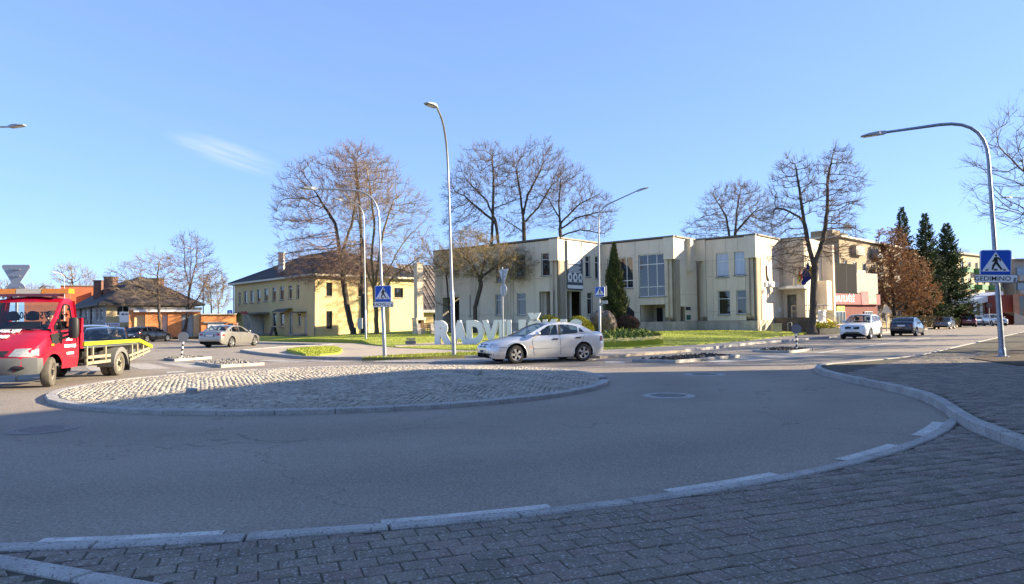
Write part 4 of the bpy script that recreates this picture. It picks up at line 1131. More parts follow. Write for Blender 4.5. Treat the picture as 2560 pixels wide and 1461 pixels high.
facade(lh, O3(c0), Lb, -La, w2, lz, ro, M_CREAM, z0=-.5)
for o in ro: window(lh, O3(c0), Lb, -La, *o, mu=(.5,), sill=M_WHITE)
H3 = lambda a, b_, z: O3(c0)+Vector((La.x*a+Lb.x*b_, La.y*a+Lb.y*b_, z))
ez = [H3(-.8,-.8,lz-.1),H3(w1+.8,-.8,lz-.1),H3(w1+.8,w2+.8,lz-.1),H3(-.8,w2+.8,lz-.1)]
rz_ = EYE+(815-694)*79/FPX; hw_ = min(w1,w2)/2
ra, rb = H3(hw_*.95,w2*.5-.3,rz_), H3(w1-hw_*.6,w2*.5-.3,rz_)
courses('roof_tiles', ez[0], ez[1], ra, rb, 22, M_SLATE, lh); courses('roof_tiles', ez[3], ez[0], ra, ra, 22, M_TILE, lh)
courses('roof_tiles', ez[1], ez[2], rb, rb, 22, M_TILE, lh); courses('roof_tiles', ez[2], ez[3], rb, ra, 22, M_TILE, lh)
k = MB()
for a, b_ in zip(ez, ez[1:]+ez[:1]): k.bar(a-Vector((0,0,.1)), b_-Vector((0,0,.1)), .18, .2)
k.build('eaves', mat('dark_eaves',(0.06,0.05,0.045),rough=.7,var=.1), lh, world=True)
M_BRKD = mat('brown_brick', (0.16,0.085,0.065), rough=.9, var=.3, vs=3, bump=.5, bs=18, fine=.25)
chimney(249, 704, 730, 81, .92, M_BRKD, lh); chimney(277, 695, 722, 79, 1.05, M_BRKD, lh); chimney(390, 699, 725, 83, 1.3, M_BRKD, lh)
k = MB(); a = opening(c0,La,200,256,800,812)
for zz in (2.0,2.5): k.bar(H3(a[0],-1.4,zz), H3(a[1],-1.4,zz), .06)
for t in np.linspace(0,1,9): k.bar(H3(a[0]+(a[1]-a[0])*t,-1.4,1.4), H3(a[0]+(a[1]-a[0])*t,-1.4,2.5), .05)
k.build('ramp_railing', M_BLACK, lh, world=True)
wbox(lh, 'ramp', O3(c0), La, -Lb, a[0], a[1], .05, 1.6, -.3, 1.4, mat('grey_concrete',(0.2,0.19,0.18),rough=.9,var=.2))
k = MB(); k.tube([H3(w1*.4,-.1,lz-.2),H3(w1*.4,-.1,0)], .07, 6); k.tube([H3(w1*.75,-.1,lz-.2),H3(w1*.75,-.1,0)], .07, 6); k.build('downpipe', M_BLACK, lh, world=True)
# garages
GD = Vector((.87,.493)).normalized(); GN = Vector((GD.y,-GD.x)); GO = {}
def gbox(par, name, px0, px1, py0, py1, key, m_, d=.3, front=0.0):
    O, pm = GO[key]; P = O+GD*along(O,GD,pm)
    return wbox(par, name, O3(O), GD, GN, along(O,GD,px0), along(O,GD,px1), -d, front, zat(py1,pm,P), zat(py0,pm,P), m_)
for key_, px_, y_, pm_ in (('g',322,67.0,410),('g2',503,68.0,535),('r',150,125.0,200),('r2',60,116.0,110)): GO[key_] = (Vector((at(px_,800,y_).x,y_)), pm_)
M_ORB = mat('orange_brick', (0.58,0.23,0.085), rough=.9, var=.14, vs=2.5, bump=.4, bs=16, fine=.18)
M_BLUD = mat('pale_blue_door', (0.42,0.48,0.52), rough=.6, var=.12, vs=3)
gy = 'g'
gr_ = thing('brick_garage_row', 'row of orange and yellow brick garages with pale blue doors behind two dark trees', 'garages', (-40,70,0))
gbox(gr_, 'rear_wall', 322, 502, 774, 843, gy, M_CREAM, 6, -.32)
gbox(gr_, 'side_pier', 322, 335, 772, 843, gy, M_ORB, .3, .4)
for a, b_, m_, nm in ((335,362,M_CREAM,'yellow_bay'),(362,405,M_ORB,'brick_pier'),(405,418,M_BLUD,'door'),(418,453,M_ORB,'brick_pier'),(453,468,M_BLUD,'door'),(468,482,M_BLUD,'door'),(482,500,M_CREAM,'brick_pier')):
    gbox(gr_, nm, a+.4, b_-.4, 787, 843, gy, m_, .3, .45 if 'pier' in nm else .1)
gbox(gr_, 'white_fascia', 333, 500, 775.5, 780.5, gy, M_WHITE, .3, .75); gbox(gr_, 'lintel_band', 335, 500, 780.6, 786.8, gy, M_ORB, .3, .3)
gbox(gr_, 'flat_roof', 322, 503, 769, 775.2, gy, M_GTRIM, 6, .6)
g2 = thing('orange_garage', 'low orange brick garage with white diamond panelled door left of the yellow house', 'garage', (-32,72,0))
gbox(g2, 'wall', 503, 590, 787, 846, 'g2', M_ORB, 4); gbox(g2, 'coping', 502, 591, 784.5, 787, 'g2', M_WTRIM, 5, .2); gbox(g2, 'lintel', 508, 570, 804.5, 808, 'g2', M_GTRIM, .2, .25)
for i, px in enumerate((519,540)):
    d_ = gbox(g2, 'door', px, px+20, 809, 846, 'g2', M_WHITE, .2, .06)
    O_g, pm_ = GO['g2']; a_c = along(O_g,GD,px+10); Pc = O_g+GD*along(O_g,GD,pm_); zc_ = (zat(846,pm_,Pc)+zat(809,pm_,Pc))/2+.1; k = MB(); F3 = lambda a, z: O3(O_g)+Vector((GD.x*a+GN.x*.09,GD.y*a+GN.y*.09,z))
    Q = [F3(a_c-.32,zc_),F3(a_c,zc_+.45),F3(a_c+.32,zc_),F3(a_c,zc_-.45)]
    for a, b_ in zip(Q, Q[1:]+Q[:1]): k.bar(a, b_, .06, .05, up=(GN.x,GN.y,0))
    q_ = k.build('diamond', M_GTRIM, d_); q_.matrix_parent_inverse = wmat(d_).inverted()
gbox(g2, 'dark_side_door', 571, 582, 809, 846, 'g2', M_DKIN, .2, .05)
M_REDB = mat('red_brick_block', (0.36,0.115,0.055), rough=.9, var=.12, vs=1.0, fine=.12, bs=12)
rb_ = thing('red_brick_block', 'large plain red brick block with angular shadowed bays far behind the tow truck', 'building', (-80,130,0))
gbox(rb_, 'main_wall', 150, 244, 716, 850, 'r', M_REDB, 12); gbox(rb_, 'low_wing', 60, 160, 742, 850, 'r2', M_REDB, 8)
gbox(rb_, 'stair_tower', 160, 176, 722, 850, 'r', M_REDB, 3, 1.5); gbox(rb_, 'parapet', 149, 245, 713.5, 716, 'r', M_GTRIM, 12, .2)
a, b_, c_ = at(203,723,127), at(203,743,127), at(180,743,127)
k = MB(); k.add([a, b_, c_]+[v+Vector((0,3,0)) for v in (a,b_,c_)], [(0,1,2),(0,1,4,3),(1,2,5,4),(2,0,3,5)]); k.build('wedge_bay', M_REDB, rb_, world=True)
gbox(rb_, 'wall_pier', 228, 243, 730, 850, 'r', M_REDB, 3, 1.2)

# ---------------------------------------------------------------- right: flats, shop, far block
M_APT = mat('buff_brick', (0.30,0.24,0.165), rough=.9, var=.1, vs=1.4, fine=.14, bs=14)
M_APTG = mat('dark_cladding', (0.022,0.023,0.026), spec=.1, rough=.9, var=.1)
M_SHOPR = mat('shop_fascia_red', (0.16,0.018,0.028), rough=.5, var=.06)
Fo = Vector((35.9,76.0)); Fd = Vector((0.72,0.69)).normalized(); Fn = Vector((Fd.y,-Fd.x))
fl = thing('buff_brick_flats', 'four storey buff brick flats with balconies and roof aerials behind the copper leaved tree', 'building', (Fo.x,Fo.y,0))
Fw = along(Fo,Fd,2330)
fz = EYE+(788-588)*76/FPX
fo_ = []
for r_ in range(4):
    for i in range(9):
        a = .9+i*2.9+(0.0); z = .9+r_*2.75
        if z+1.4 < fz: fo_.append((a,a+1.15,z,z+1.4))
facade(fl, O3(Fo), Fd, Fn, Fw, fz, fo_, M_APT, z0=-.3)
for i, o in enumerate(fo_): window(fl, O3(Fo), Fd, Fn, *o, mu=(.5,), sill=M_WTRIM, fw=.08)
for i in range(3):
    for r_ in (2,3):
        z = .75+r_*2.75; a = 3.4+i*6.2
        wbox(fl, 'balcony', O3(Fo), Fd, Fn, a, a+2.6, .02, .55, z-.5, z+.55, mat('balcony_board',(0.30,0.28,0.25),rough=.7,var=.15))
wbox(fl, 'eaves', O3(Fo), Fd, Fn, -.3, Fw, -9, .4, fz, fz+.22, M_WTRIM)
wbox(fl, 'side_wall', O3(Fo), Fd, Fn, -.02, .0, -9, 0, -.3, fz, M_APT)
wbox(fl, 'roof_housing', O3(Fo), Fd, Fn, 5.2, 8.0, -4, -2, fz+.2, fz+1.2, mat('roof_housing',(0.10,0.09,0.085),rough=.8,var=.2))
wbox(fl, 'stair_housing', O3(Fo), Fd, Fn, -.2, 1.9, -3, -.6, fz+.2, fz+.9, M_APT)
k = MB()
for a, h in ((3.2,2.2),(5.6,3.4),(6.6,2.0),(10.5,2.6)):
    k = MB(); q = O3(Fo)+Vector((Fd.x*a-Fn.x*2,Fd.y*a-Fn.y*2,fz+.2)); k.tube([q,q+Vector((0,0,h))], .035, 5)
    for j in range(3): k.bar(q+Vector((-.4,0,h-.25*j-.1)), q+Vector((.4,0,h-.25*j-.1)), .025)
    k.build('aerial', M_GALV, fl, world=True)
k = MB(); q = O3(Fo)+Vector((Fd.x*7.4-Fn.x*1.9,Fd.y*7.4-Fn.y*1.9,fz+1.9)); k.lathe([(.02,0),(.35,.08),(.5,.25)], 16, Matrix.Translation(q)@Matrix.Rotation(R(80),4,'X')); k.build('dish', M_WTRIM, fl, world=True)
# the shop in the lower block, standing forward
So = Vector((32.9,72.2)); Sd = Vector((0.80,0.60)); Sn = Vector((Sd.y,-Sd.x))
sh = thing('grocery_shop', 'grey clad shop with red lettered fascia and produce posters behind the white estate car', 'shop', (So.x,So.y,0))
sw = along(So,Sd,2195)
def sz(py, px): 
    a = along(So,Sd,px); return EYE+(hz(px)-py)*(So.y+Sd.y*a)/FPX
z1_, z2_, z3_, z4_ = sz(668,2110), sz(735,2110), sz(762,2110), sz(792,2110)
wbox(sh, 'grey_cladding', O3(So), Sd, Sn, -4.5, sw*.55, -.3, .0, z2_, z1_+.4, M_APTG)
for i in range(5): wbox(sh, 'cladding_joint', O3(So), Sd, Sn, -3+i*2.2, -2.97+i*2.2, .002, .012, z2_, z1_+.38, M_BLACK)
wbox(sh, 'white_panel', O3(So), Sd, Sn, sw*.55+.02, sw, -.3, .02, z2_+.1, z1_-.5, M_PALE)
wbox(sh, 'red_fascia', O3(So), Sd, Sn, -4.5, sw, -.2, .25, z3_, z2_, M_SHOPR)
a_ = along(So,Sd,2074)
put_text('shop_name', 'KRAUTUV\u0116L\u0116', .92, frame_mat(O3(So)+Vector((Sd.x*a_+Sn.x*.27,Sd.y*a_+Sn.y*.27,(z3_+z2_)/2)), Sd, Sn), M_WHITE, sh, .01, .012, .8, True, 'LEFT')
wbox(sh, 'shop_wall', O3(So), Sd, Sn, -4.5, sw, -.4, -.1, -.2, z3_, mat('shop_brick',(0.15,0.045,0.04),rough=.85,var=.15,vs=2))
M_PRODG = mat('green_produce_print', (0.07,0.28,0.05), rough=.5, var=.5, vs=2.2, col2=(0.42,0.62,0.25))
M_PRODY = mat('yellow_produce_print', (0.30,0.27,0.03), rough=.5, var=.5, vs=2.2, col2=(0.62,0.50,0.10))
for px0,px1,m_ in ((2043,2058,M_PRODG),(2073,2090,M_PRODG),(2092,2112,M_PRODY)):
    a0, a1 = along(So,Sd,px0), along(So,Sd,px1); wbox(sh, 'produce_poster', O3(So), Sd, Sn, a0, a1, -.08, -.04, sz(778,px0), sz(763.5,px0), m_)
for px0,px1 in ((2074,2112),(2160,2180)):
    a0, a1 = along(So,Sd,px0), along(So,Sd,px1); window(sh, O3(So), Sd, Sn, a0, a1, .7, sz(779,px0), mu=(.3,.55,.8), depth=.0, fm=M_GALV, name='shop_window')
a0, a1 = along(So,Sd,2147), along(So,Sd,2165)
wbox(sh, 'red_print', O3(So), Sd, Sn, a0, a1, .26, .29, z3_, z2_+.3, mat('red_print',(0.24,0.03,0.04),rough=.5,var=.5,vs=2,col2=(0.36,0.12,0.12)))
a2 = along(So,Sd,2184); wbox(sh, 'green_print', O3(So), Sd, Sn, a1+.02, a2, .26, .29, z3_+.1, z2_+.2, mat('green_print',(0.04,0.22,0.09),rough=.5,var=.5,vs=2.5,col2=(0.3,0.42,0.3)))
# far flats with green balconies, glass entrance, red brick shop, grey block
Go = at(2398,800,118); Go = Vector((Go.x,118)); Gd = Vector((0.80,0.60)); Gn = Vector((Gd.y,-Gd.x))
fa = thing('far_flats', 'far cream block of flats with green balconies beside the spruces', 'building', (Go.x,Go.y,0))
gzv = EYE+(789-634)*118/FPX; gl = along(Go,Gd,2552)
fo_ = [(1.3+i*3.1,2.7+i*3.1,.9+r_*2.85,2.4+r_*2.85) for r_ in range(4) for i in range(int(gl/3.1)) if 2.4+r_*2.85 < gzv]
M_CRM = mat('cream_render', (0.52,0.42,0.26), rough=.9, var=.08, vs=1)
facade(fa, O3(Go), Gd, Gn, gl, gzv, fo_, M_CRM, z0=-.3)
for o in fo_: window(fa, O3(Go), Gd, Gn, *o, mu=(.5,), fw=.09)
facade(fa, O3(Go), Vector((-Gn.x,-Gn.y)), -Gd, 12, gzv, [], M_CRM, z0=-.3)
M_GRNB = mat('green_balcony', (0.035,0.15,0.06), rough=.6, var=.15)
for r_ in range(1,4):
    for i in (0,2,4):
        a = .9+i*3.1
        if a+2.6 < gl: wbox(fa, 'balcony', O3(Go), Gd, Gn, a, a+2.6, .02, 1.2, .3+r_*2.85, 1.2+r_*2.85, M_GRNB)
wbox(fa, 'eaves', O3(Go), Gd, Gn, -.4, gl, -10, .45, gzv, gzv+.3, M_PALE); wbox(fa, 'solar_array', O3(Go), Gd, Gn, 6.5, 12, -2.5, -2.3, gzv+.5, gzv+1.5, mat('solar_panel',(0.12,0.2,0.34),rough=.2,var=.2))
wbox(fa, 'array_frame', O3(Go), Gd, Gn, 6.4, 12.1, -2.55, -2.51, gzv+.3, gzv+.5, M_BLACK)
ge = thing('glazed_entrance', 'white framed glazed entrance with sloping roof before the far cream flats', 'entrance', (72,108,0))
p, q = at(2436,727,110), at(2496,727,110); yb = 110.0
for i in range(5):
    x = p.x+(q.x-p.x)*i/4; k = MB(); k.box(x-.14,x+.14,yb-.14,yb+.14,0,3.4+.15*i); k.build('column', M_WHITE, ge, world=True)
k = MB(); k.add([(p.x-.3,yb-.5,4.0),(q.x+.4,yb-.5,5.2),(q.x+.4,yb+5,5.2),(p.x-.3,yb+5,4.0),(p.x-.3,yb-.5,3.3),(q.x+.4,yb-.5,3.9),(q.x+.4,yb+5,3.9),(p.x-.3,yb+5,3.3)], [(0,1,2,3),(4,5,6,7),(0,1,5,4),(1,2,6,5),(3,0,4,7)]); k.build('canopy', M_WHITE, ge, world=True)
k = MB(); k.box(p.x,q.x,yb+.3,yb+.4,0,3.6); k.build('glazing', mat('pale_glazing',(0.30,0.27,0.2),rough=.08,var=.3,vs=2,spec=.8), ge, world=True)
rs = thing('red_brick_shop', 'low red brown shop with stepped railing at the street bend behind the pale estate car', 'shop', (78,108,0))
p, q = at(2497,738,107), at(2640,738,107)
k = MB(); k.box(p.x,at(2532,738,107).x,107,115,0,p.z); k.build('red_wall', mat('rust_red_wall',(0.20,0.045,0.03),rough=.8,var=.08), rs, world=True)
facade(rs, Vector((at(2532.5,738,106.2).x,106.2,0)), Vector((1,0)), Vector((0,-1)), 9, p.z+.1, [(.9,1.9,.9,4.4),(2.6,3.6,.9,4.4),(4.6,5.8,.9,4.4)], mat('salmon_brick',(0.36,0.18,0.11),rough=.85,var=.12,vs=2), z0=-.2)
for a in (.9,2.6,4.6): window(rs, Vector((at(2532.5,738,106.2).x,106.2,0)), Vector((1,0)), Vector((0,-1)), a, a+1.0, .9, 4.4, fm=M_GTRIM)
k = MB()
for dz in (.5,1.0): k.bar((p.x+.5,104.5,1.9+dz), (p.x+4.6,104.5,.3+dz), .07)
for t in np.linspace(0,1,7): k.bar((p.x+.5+4.1*t,104.5,1.9-1.6*t), (p.x+.5+4.1*t,104.5,2.9-1.6*t), .06)
k.build('stair_railing', mat('brown_rail',(0.25,0.15,0.1),rough=.6,var=.1), rs, world=True)
k = MB(); k.add([(p.x+.5,104.6,0),(p.x+4.8,104.6,0),(p.x+4.8,104.6,.3),(p.x+.5,104.6,1.9)]+[(p.x+.5,107,0),(p.x+4.8,107,0),(p.x+4.8,107,.3),(p.x+.5,107,1.9)], [(0,1,2,3),(2,3,7,6),(1,2,6,5)]); k.build('stair', M_BEIGE, rs, world=True)
gb_ = thing('grey_balcony_block', 'grey block with glazed balcony bands at the far end of the street', 'building', (95,128,0))
p, q = at(2534,652,128), at(2700,652,128); k = MB(); k.box(p.x,q.x,128,140,0,p.z); k.build('wall', mat('grey_block_wall',(0.36,0.34,0.31),rough=.85,var=.08), gb_, world=True)
for z in (3.2,6.0,8.8):
    k = MB(); k.box(p.x+.3,q.x,127.6,127.99,z,z+1.4); k.build('glazing_band', mat('blue_glazing',(0.12,0.18,0.26),rough=.08,var=.3,vs=1,spec=.9), gb_, world=True)
    k = MB(); k.box(p.x+.2,q.x,126.9,127.99,z-1.1,z-.02); k.build('balcony_front', M_PALE, gb_, world=True)
k = MB(); k.box(p.x-.2,q.x,127,140,p.z,p.z+.3); k.build('flat_roof', M_GTRIM, gb_, world=True)

# ---------------------------------------------------------------- the house at the photographer's back that throws the big shadow
SHL = 9.6/math.tan(SUN_EL)
cB = Vector((-3.0+SHL*math.sin(SUN_AZ), 19.6+SHL*math.cos(SUN_AZ)))
eD = Vector((-5.8,-7.6)).normalized(); eN = Vector((eD.y,-eD.x))
if eN.x > 0: eN = -eN
ho = thing('corner_house', 'plain plastered house standing across the raised pavement from the roundabout', 'building', (cB.x,cB.y,0))
ops_ = [(1.5+i*3.2,2.9+i*3.2,1.2+r_*3.1,2.9+r_*3.1) for i in range(8) for r_ in range(3)]
M_PL = mat('grey_plaster', (0.42,0.38,0.32), rough=.9, var=.08)
facade(ho, O3(cB), eD, eN, 30, 9.6, ops_, M_PL, z0=-.2)
for o in ops_: window(ho, O3(cB), eD, eN, *o, mu=(.5,))
fn2 = -eD
facade(ho, O3(cB), -eN, fn2, 13, 9.6, [], M_PL, z0=-.2)
facade(ho, O3(cB+eD*30), -eN, eD, 13, 9.6, [], M_PL, z0=-.2); facade(ho, O3(cB-eN*13), eD, -eN, 30, 9.6, [], M_PL, z0=-.2)
k = MB(); k.add([O3(cB)+Vector((d.x,d.y,9.6)) for d in (Vector((0,0)),eD*30,eD*30-eN*13,-eN*13)], [(0,1,2,3)]); k.build('flat_roof', M_PLINT, ho, world=True)
# ================================================================== vehicles
def paint(name, col, metal=0.5, rough=0.28, var=0.04):
    return mat(name, col, rough=rough, metal=metal, var=var, vs=4, coat=0.8, spec=0.5)

def wheel_meshes(r, w, style, tyre_m=None, rim_m=None):
    """tyre and rim meshes, axle along Y, outer face towards +Y"""
    tyre_m = tyre_m or M_RUBBER; rim_m = rim_m or M_RIM
    MY = Matrix.Rotation(-PI/2, 4, 'X')
    rr = r*0.66 if style != 'van' else r*.60
    b = MB(); b.lathe([(rr,-w/2),(r*.9,-w/2),(r*.985,-w*.36),(r,-w*.2),(r,w*.2),(r*.985,w*.36),(r*.9,w/2),(rr*1.04,w/2),(rr,w*.42),(rr,-w/2)], 32, MY, cap=False)
    me_t = bpy.data.meshes.new('tyre'); me_t.from_pydata(b.v, [], b.f); me_t.materials.append(tyre_m)
    me_t.polygons.foreach_set('use_smooth', [True]*len(me_t.polygons)); me_t.set_sharp_from_angle(angle=R(35))
    b = MB()
    if style == 'van':
        b.mi = 0
        b.lathe([(rr,w*.40),(rr*.93,w*.42),(rr*.88,w*.20),(rr*.62,w*.30),(rr*.42,w*.34),(rr*.40,w*.36)], 32, MY, cap=False)
        b.mi = 1
        b.lathe([(rr*.41,w*.33),(rr*.26,w*.34),(rr*.24,w*.5),(.01,w*.52)], 16, MY, cap=False)
        for k in range(8):
            a = k*PI/4+.2; c = Vector((math.cos(a)*rr*.72, w*.305, math.sin(a)*rr*.72))
            b.lathe([(rr*.10,0),(.003,.012)], 10, Matrix.Translation(c)@MY, cap=False)
        for k in range(6):
            a = k*PI/3; b.lathe([(rr*.05,0),(rr*.05,.03),(.002,.032)], 6, Matrix.Translation((math.cos(a)*rr*.5,w*.33,math.sin(a)*rr*.5))@MY, cap=False)
    else:
        b.mi = 0
        b.lathe([(rr*1.02,w*.41),(rr*.97,w*.45),(rr*.90,w*.40),(rr*.90,0)], 32, MY, cap=False)
        n = 5 if style != 'multi' else 9
        for k in range(n):
            a = 2*PI*k/n+PI/2; ca, sa = math.cos(a), math.sin(a); da = Vector((-sa,0,ca)); ra = Vector((ca,0,sa))
            wi, wo = rr*(.16 if n == 5 else .08), rr*(.25 if n == 5 else .11)
            P = []
            for t, hw, y in ((.16,wi,w*.40),(.55,wi*1.05,w*.44),(.93,wo,w*.43)):
                P += [ra*rr*t+da*hw+Vector((0,y,0)), ra*rr*t-da*hw+Vector((0,y,0))]
            Q = [p-Vector((0,.035,0)) for p in P]
            b.add(P+Q, [(0,1,3,2),(2,3,5,4),(0,2,8,6),(2,4,10,8),(1,7,9,3),(3,9,11,5)])
        b.lathe([(rr*.24,w*.36),(rr*.22,w*.46),(.01,w*.47)], 16, MY, cap=False)
        b.mi = 1
        b.lathe([(rr*.92,w*.02),(.01,w*.03)], 24, MY, cap=False)
        for k in range(5):
            a = 2*PI*k/5+PI/2+PI/5; b.lathe([(rr*.045,0),(rr*.04,.02),(.002,.022)], 6, Matrix.Translation((math.cos(a)*rr*.22,w*.45,math.sin(a)*rr*.22))@MY, cap=False)
    me_r = bpy.data.meshes.new('rim'); me_r.from_pydata(b.v, [], b.f); me_r.materials.append(rim_m); me_r.materials.append(M_RIMBK)
    me_r.polygons.foreach_set('material_index', b.m)
    return me_t, me_r
WHEELS = {}
def add_wheel(t, x, y, r, w, style, side, steer=0.0, key=None, tm=None, rm=None):
    key = (r,w,style,key)
    if key not in WHEELS: WHEELS[key] = wheel_meshes(r,w,style,tm,rm)
    e = bpy.data.objects.new('wheel', None); COL.objects.link(e); e.parent = t
    e.location = (x,y,r); e.rotation_euler = (0, random.uniform(0,1.2), steer+(0 if side > 0 else PI))
    link('tyre', WHEELS[key][0], e); link('rim', WHEELS[key][1], e)
    return e

def interp(tab, s):
    xs = [p[0] for p in tab]; ys = [p[1] for p in tab]
    return float(np.interp(s, xs, ys))
def smoothtab(tab, n=90):
    """Hermite-smoothed copy of a table"""
    xs = np.array([p[0] for p in tab]); ys = np.array([p[1] for p in tab])
    d = np.gradient(ys, xs)
    sl = np.diff(ys)/np.diff(xs)
    for i in range(1, len(xs)-1):
        d[i] = 0 if sl[i-1]*sl[i] <= 0 else 2*sl[i-1]*sl[i]/(sl[i-1]+sl[i])
    d[0], d[-1] = sl[0], sl[-1]
    out = []
    for i in range(len(xs)-1):
        h = xs[i+1]-xs[i]
        for t in np.linspace(0,1,max(3,int(n*h/(xs[-1]-xs[0]))),endpoint=False):
            out.append((xs[i]+t*h,(2*t**3-3*t*t+1)*ys[i]+(t**3-2*t*t+t)*h*d[i]+(-2*t**3+3*t*t)*ys[i+1]+(t**3-t*t)*h*d[i+1]))
    out.append((xs[-1],ys[-1])); return out

def car(name, label, cat, loc, yaw, K, pm, group=None, **X):
    """K: the shape tables along s, the distance back from the front bumper"""
    t = thing(name, label, cat, (loc[0],loc[1],loc[2] if len(loc) > 2 else 0.0), yaw, group)
    L, Wd, fo, wb, wr = K['L'], K['W'], K['fo'], K['wb'], K['wr']
    sx = lambda s: fo+wb/2-s
    top, belt, hw, low = (smoothtab(K[k]) for k in ('top','belt','hw','low'))
    axl = (fo, fo+wb); ar = wr+.075
    S = set(np.arange(0, L+.001, .1).round(3)); S |= {.02,.05,L-.02,L-.05,L}
    for c in axl:
        for a in np.linspace(0, PI, 15): S.add(round(c-ar*math.cos(a),4))
        S.add(round(c-ar-.012,4)); S.add(round(c+ar+.012,4))
    S = sorted(x for x in S if 0 <= x <= L)
    cow, dck = K['cowl'], K['deck']
    def zlow(s):
        z = interp(low, s)
        for c in axl:
            if abs(s-c) < ar: z = max(z, wr+math.sqrt(max(0,ar*ar-(s-c)**2)))
        return z
    TS = [0,.10,.22,.36,.5,.64,.78,.90,1.0]
    FT = [.925,.955,.98,.995,1.0,.995,.982,.965,.935]
    H_ = Wd/2
    def section(s):
        z0, zb, zt, w = zlow(s), interp(belt,s), interp(top,s), interp(hw,s)*H_
        base = min(z0, interp(low,s)); P = []
        for tt, f in zip(TS, FT):
            z = z0+(zb-z0)*tt; tn = (z-base)/max(.01,zb-base)
            P.append((w*float(np.interp(tn,TS,FT)), z))
        P += [(w*.885, zb+(zt-zb)*.45), (w*.76, zb+(zt-zb)*.75), (w*.5, zb+(zt-zb)*.94), (0, zt)]
        return P
    N = len(TS)+4
    V = []; F = []
    secs = [section(s) for s in S]
    for sgn in (1,-1):
        o = len(V)
        for s, P in zip(S, secs):
            for y, z in P: V.append((sx(s), sgn*y, z))
        for i in range(len(S)-1):
            cabin = S[i] > cow-.02 and S[i+1] < dck+.02
            for j in range(N-1):
                if cabin and j >= len(TS)-1: continue
                f = (o+i*N+j, o+(i+1)*N+j, o+(i+1)*N+j+1, o+i*N+j+1)
                F.append(f if sgn < 0 else f[::-1])
    for i in (0, len(S)-1):
        n = len(S)*N
        F.append([i*N+j for j in range(N)]+[n+i*N+j for j in range(N-2,-1,-1)])
    b = MB(); b.add(V, F)
    body = b.build('body', pm, t, smooth=38)
    bvh = BVHTree.FromPolygons([Vector(v) for v in V], F)
    # greenhouse -------------------------------------------------
    rf = smoothtab(K['roof'])
    s0, s1 = K['roof'][0][0], K['roof'][-1][0]
    tum = K.get('tumble', .30)
    def gy(s, z):
        return interp(hw, s)*H_*.925-tum*max(0.0, z-interp(belt,s))
    def rz(s): return interp(rf, s)
    RD = .045
    ss = list(np.linspace(s0, s1, 46))
    YF_ = [-1,-.93,-.8,-.5,0,.5,.8,.93,1]
    w0, w1 = K['wind']; b0, b1 = K['back']
    def toppt(s, f):
        z = rz(s)-RD*f*f; y = gy(s, rz(s)-RD)*f
        bow = .11*(1-f*f)
        if s < w1: x = sx(s)+bow*(1-(s-w0)/(w1-w0)*.6)
        elif s > b0: x = sx(s)-bow*.9*((s-b0)/(b1-b0))
        else: x = sx(s)+bow*.4-bow*.4*(s-w1)/max(.1,(b0-w1))
        return Vector((x, y, z))
    rb, gw_, gb = MB(), MB(), MB()
    for i in range(len(ss)-1):
        sm = (ss[i]+ss[i+1])/2
        for j in range(len(YF_)-1):
            P = [toppt(ss[i],YF_[j]),toppt(ss[i+1],YF_[j]),toppt(ss[i+1],YF_[j+1]),toppt(ss[i],YF_[j+1])]
            mid = abs((YF_[j]+YF_[j+1])/2) < .9
            tgt = gw_ if (w0 < sm < w1 and mid) else gb if (b0 < sm < b1 and mid) else rb
            tgt.add(P, [(0,1,2,3)])
    # side frames with window holes
    Ns = 40; out = []
    sl = np.linspace(s0, s1, Ns)
    for s in sl: out.append((s, interp(belt,s)-.01))
    for s in sl[::-1][1:-1]: out.append((s, max(rz(s)-RD, interp(belt,s)+.0)))
    holes = K['windows']
    def dens(poly):
        o = []
        for (a,b_),(c,d) in zip(poly, poly[1:]+poly[:1]):
            n = max(1,int(math.hypot(c-a,d-b_)/.15)); o += [(a+(c-a)*k/n,b_+(d-b_)*k/n) for k in range(n)]
        return o
    loops = [[Vector((p[0],p[1],0)) for p in out]]+[[Vector((p[0],p[1],0)) for p in dens(h)] for h in holes]
    flat = [p for l_ in loops for p in l_]
    tri = tessellate_polygon(loops)
    for sgn in (1,-1):
        rb.add([(sx(p.x), sgn*gy(p.x,p.y), p.y) for p in flat], tri)
        for h in holes:                               # the window reveals give the frame its depth
            hd = dens(h); n = len(hd)
            A = [(sx(s),sgn*gy(s,z),z) for s,z in hd]; B = [(sx(s),sgn*(gy(s,z)-.035),z) for s,z in hd]
            rb.add(A+B, [(i,(i+1)%n,n+(i+1)%n,n+i) for i in range(n)])
    rb.build('cabin', pm, t, smooth=30)
    gm = X.get('glass', M_GLASS)
    gw_.build('windscreen', M_GLASS, t, smooth=60); gb.build('rear_window', X.get('rear_glass', gm), t, smooth=60)
    for sgn in (1,-1):
        for h in holes:
            k = MB(); hd = dens(h); c = (sum(p[0] for p in hd)/len(hd), sum(p[1] for p in hd)/len(hd)); n = len(hd)
            k.add([(sx(s),sgn*(gy(s,z)-.012),z) for s,z in hd]+[(sx(c[0]),sgn*(gy(*c)-.012+.006),c[1])], [(i,(i+1)%n,n) for i in range(n)])
            k.build('side_window', gm, t, smooth=60)
        for a_, b_ in K.get('pillars', []):           # black door pillars
            k = MB(); q = [(a_[0],a_[1]),(b_[0],a_[1]),(b_[0]+.04,b_[1]),(a_[0]+.04,b_[1])]
            k.add([(sx(s),sgn*(gy(s,z)+.004),z) for s,z in q], [(0,1,2,3)]); k.build('door_pillar', M_PLAST, t)
    # interior and underside
    k = MB(); zf = .30
    k.box(sx(dck-.15), sx(cow+.1), -H_*.80, H_*.80, zf, zf+.04); k.box(sx(dck-.1), sx(dck-.5), -H_*.8, H_*.8, .5, interp(belt,dck-.4)-.03)
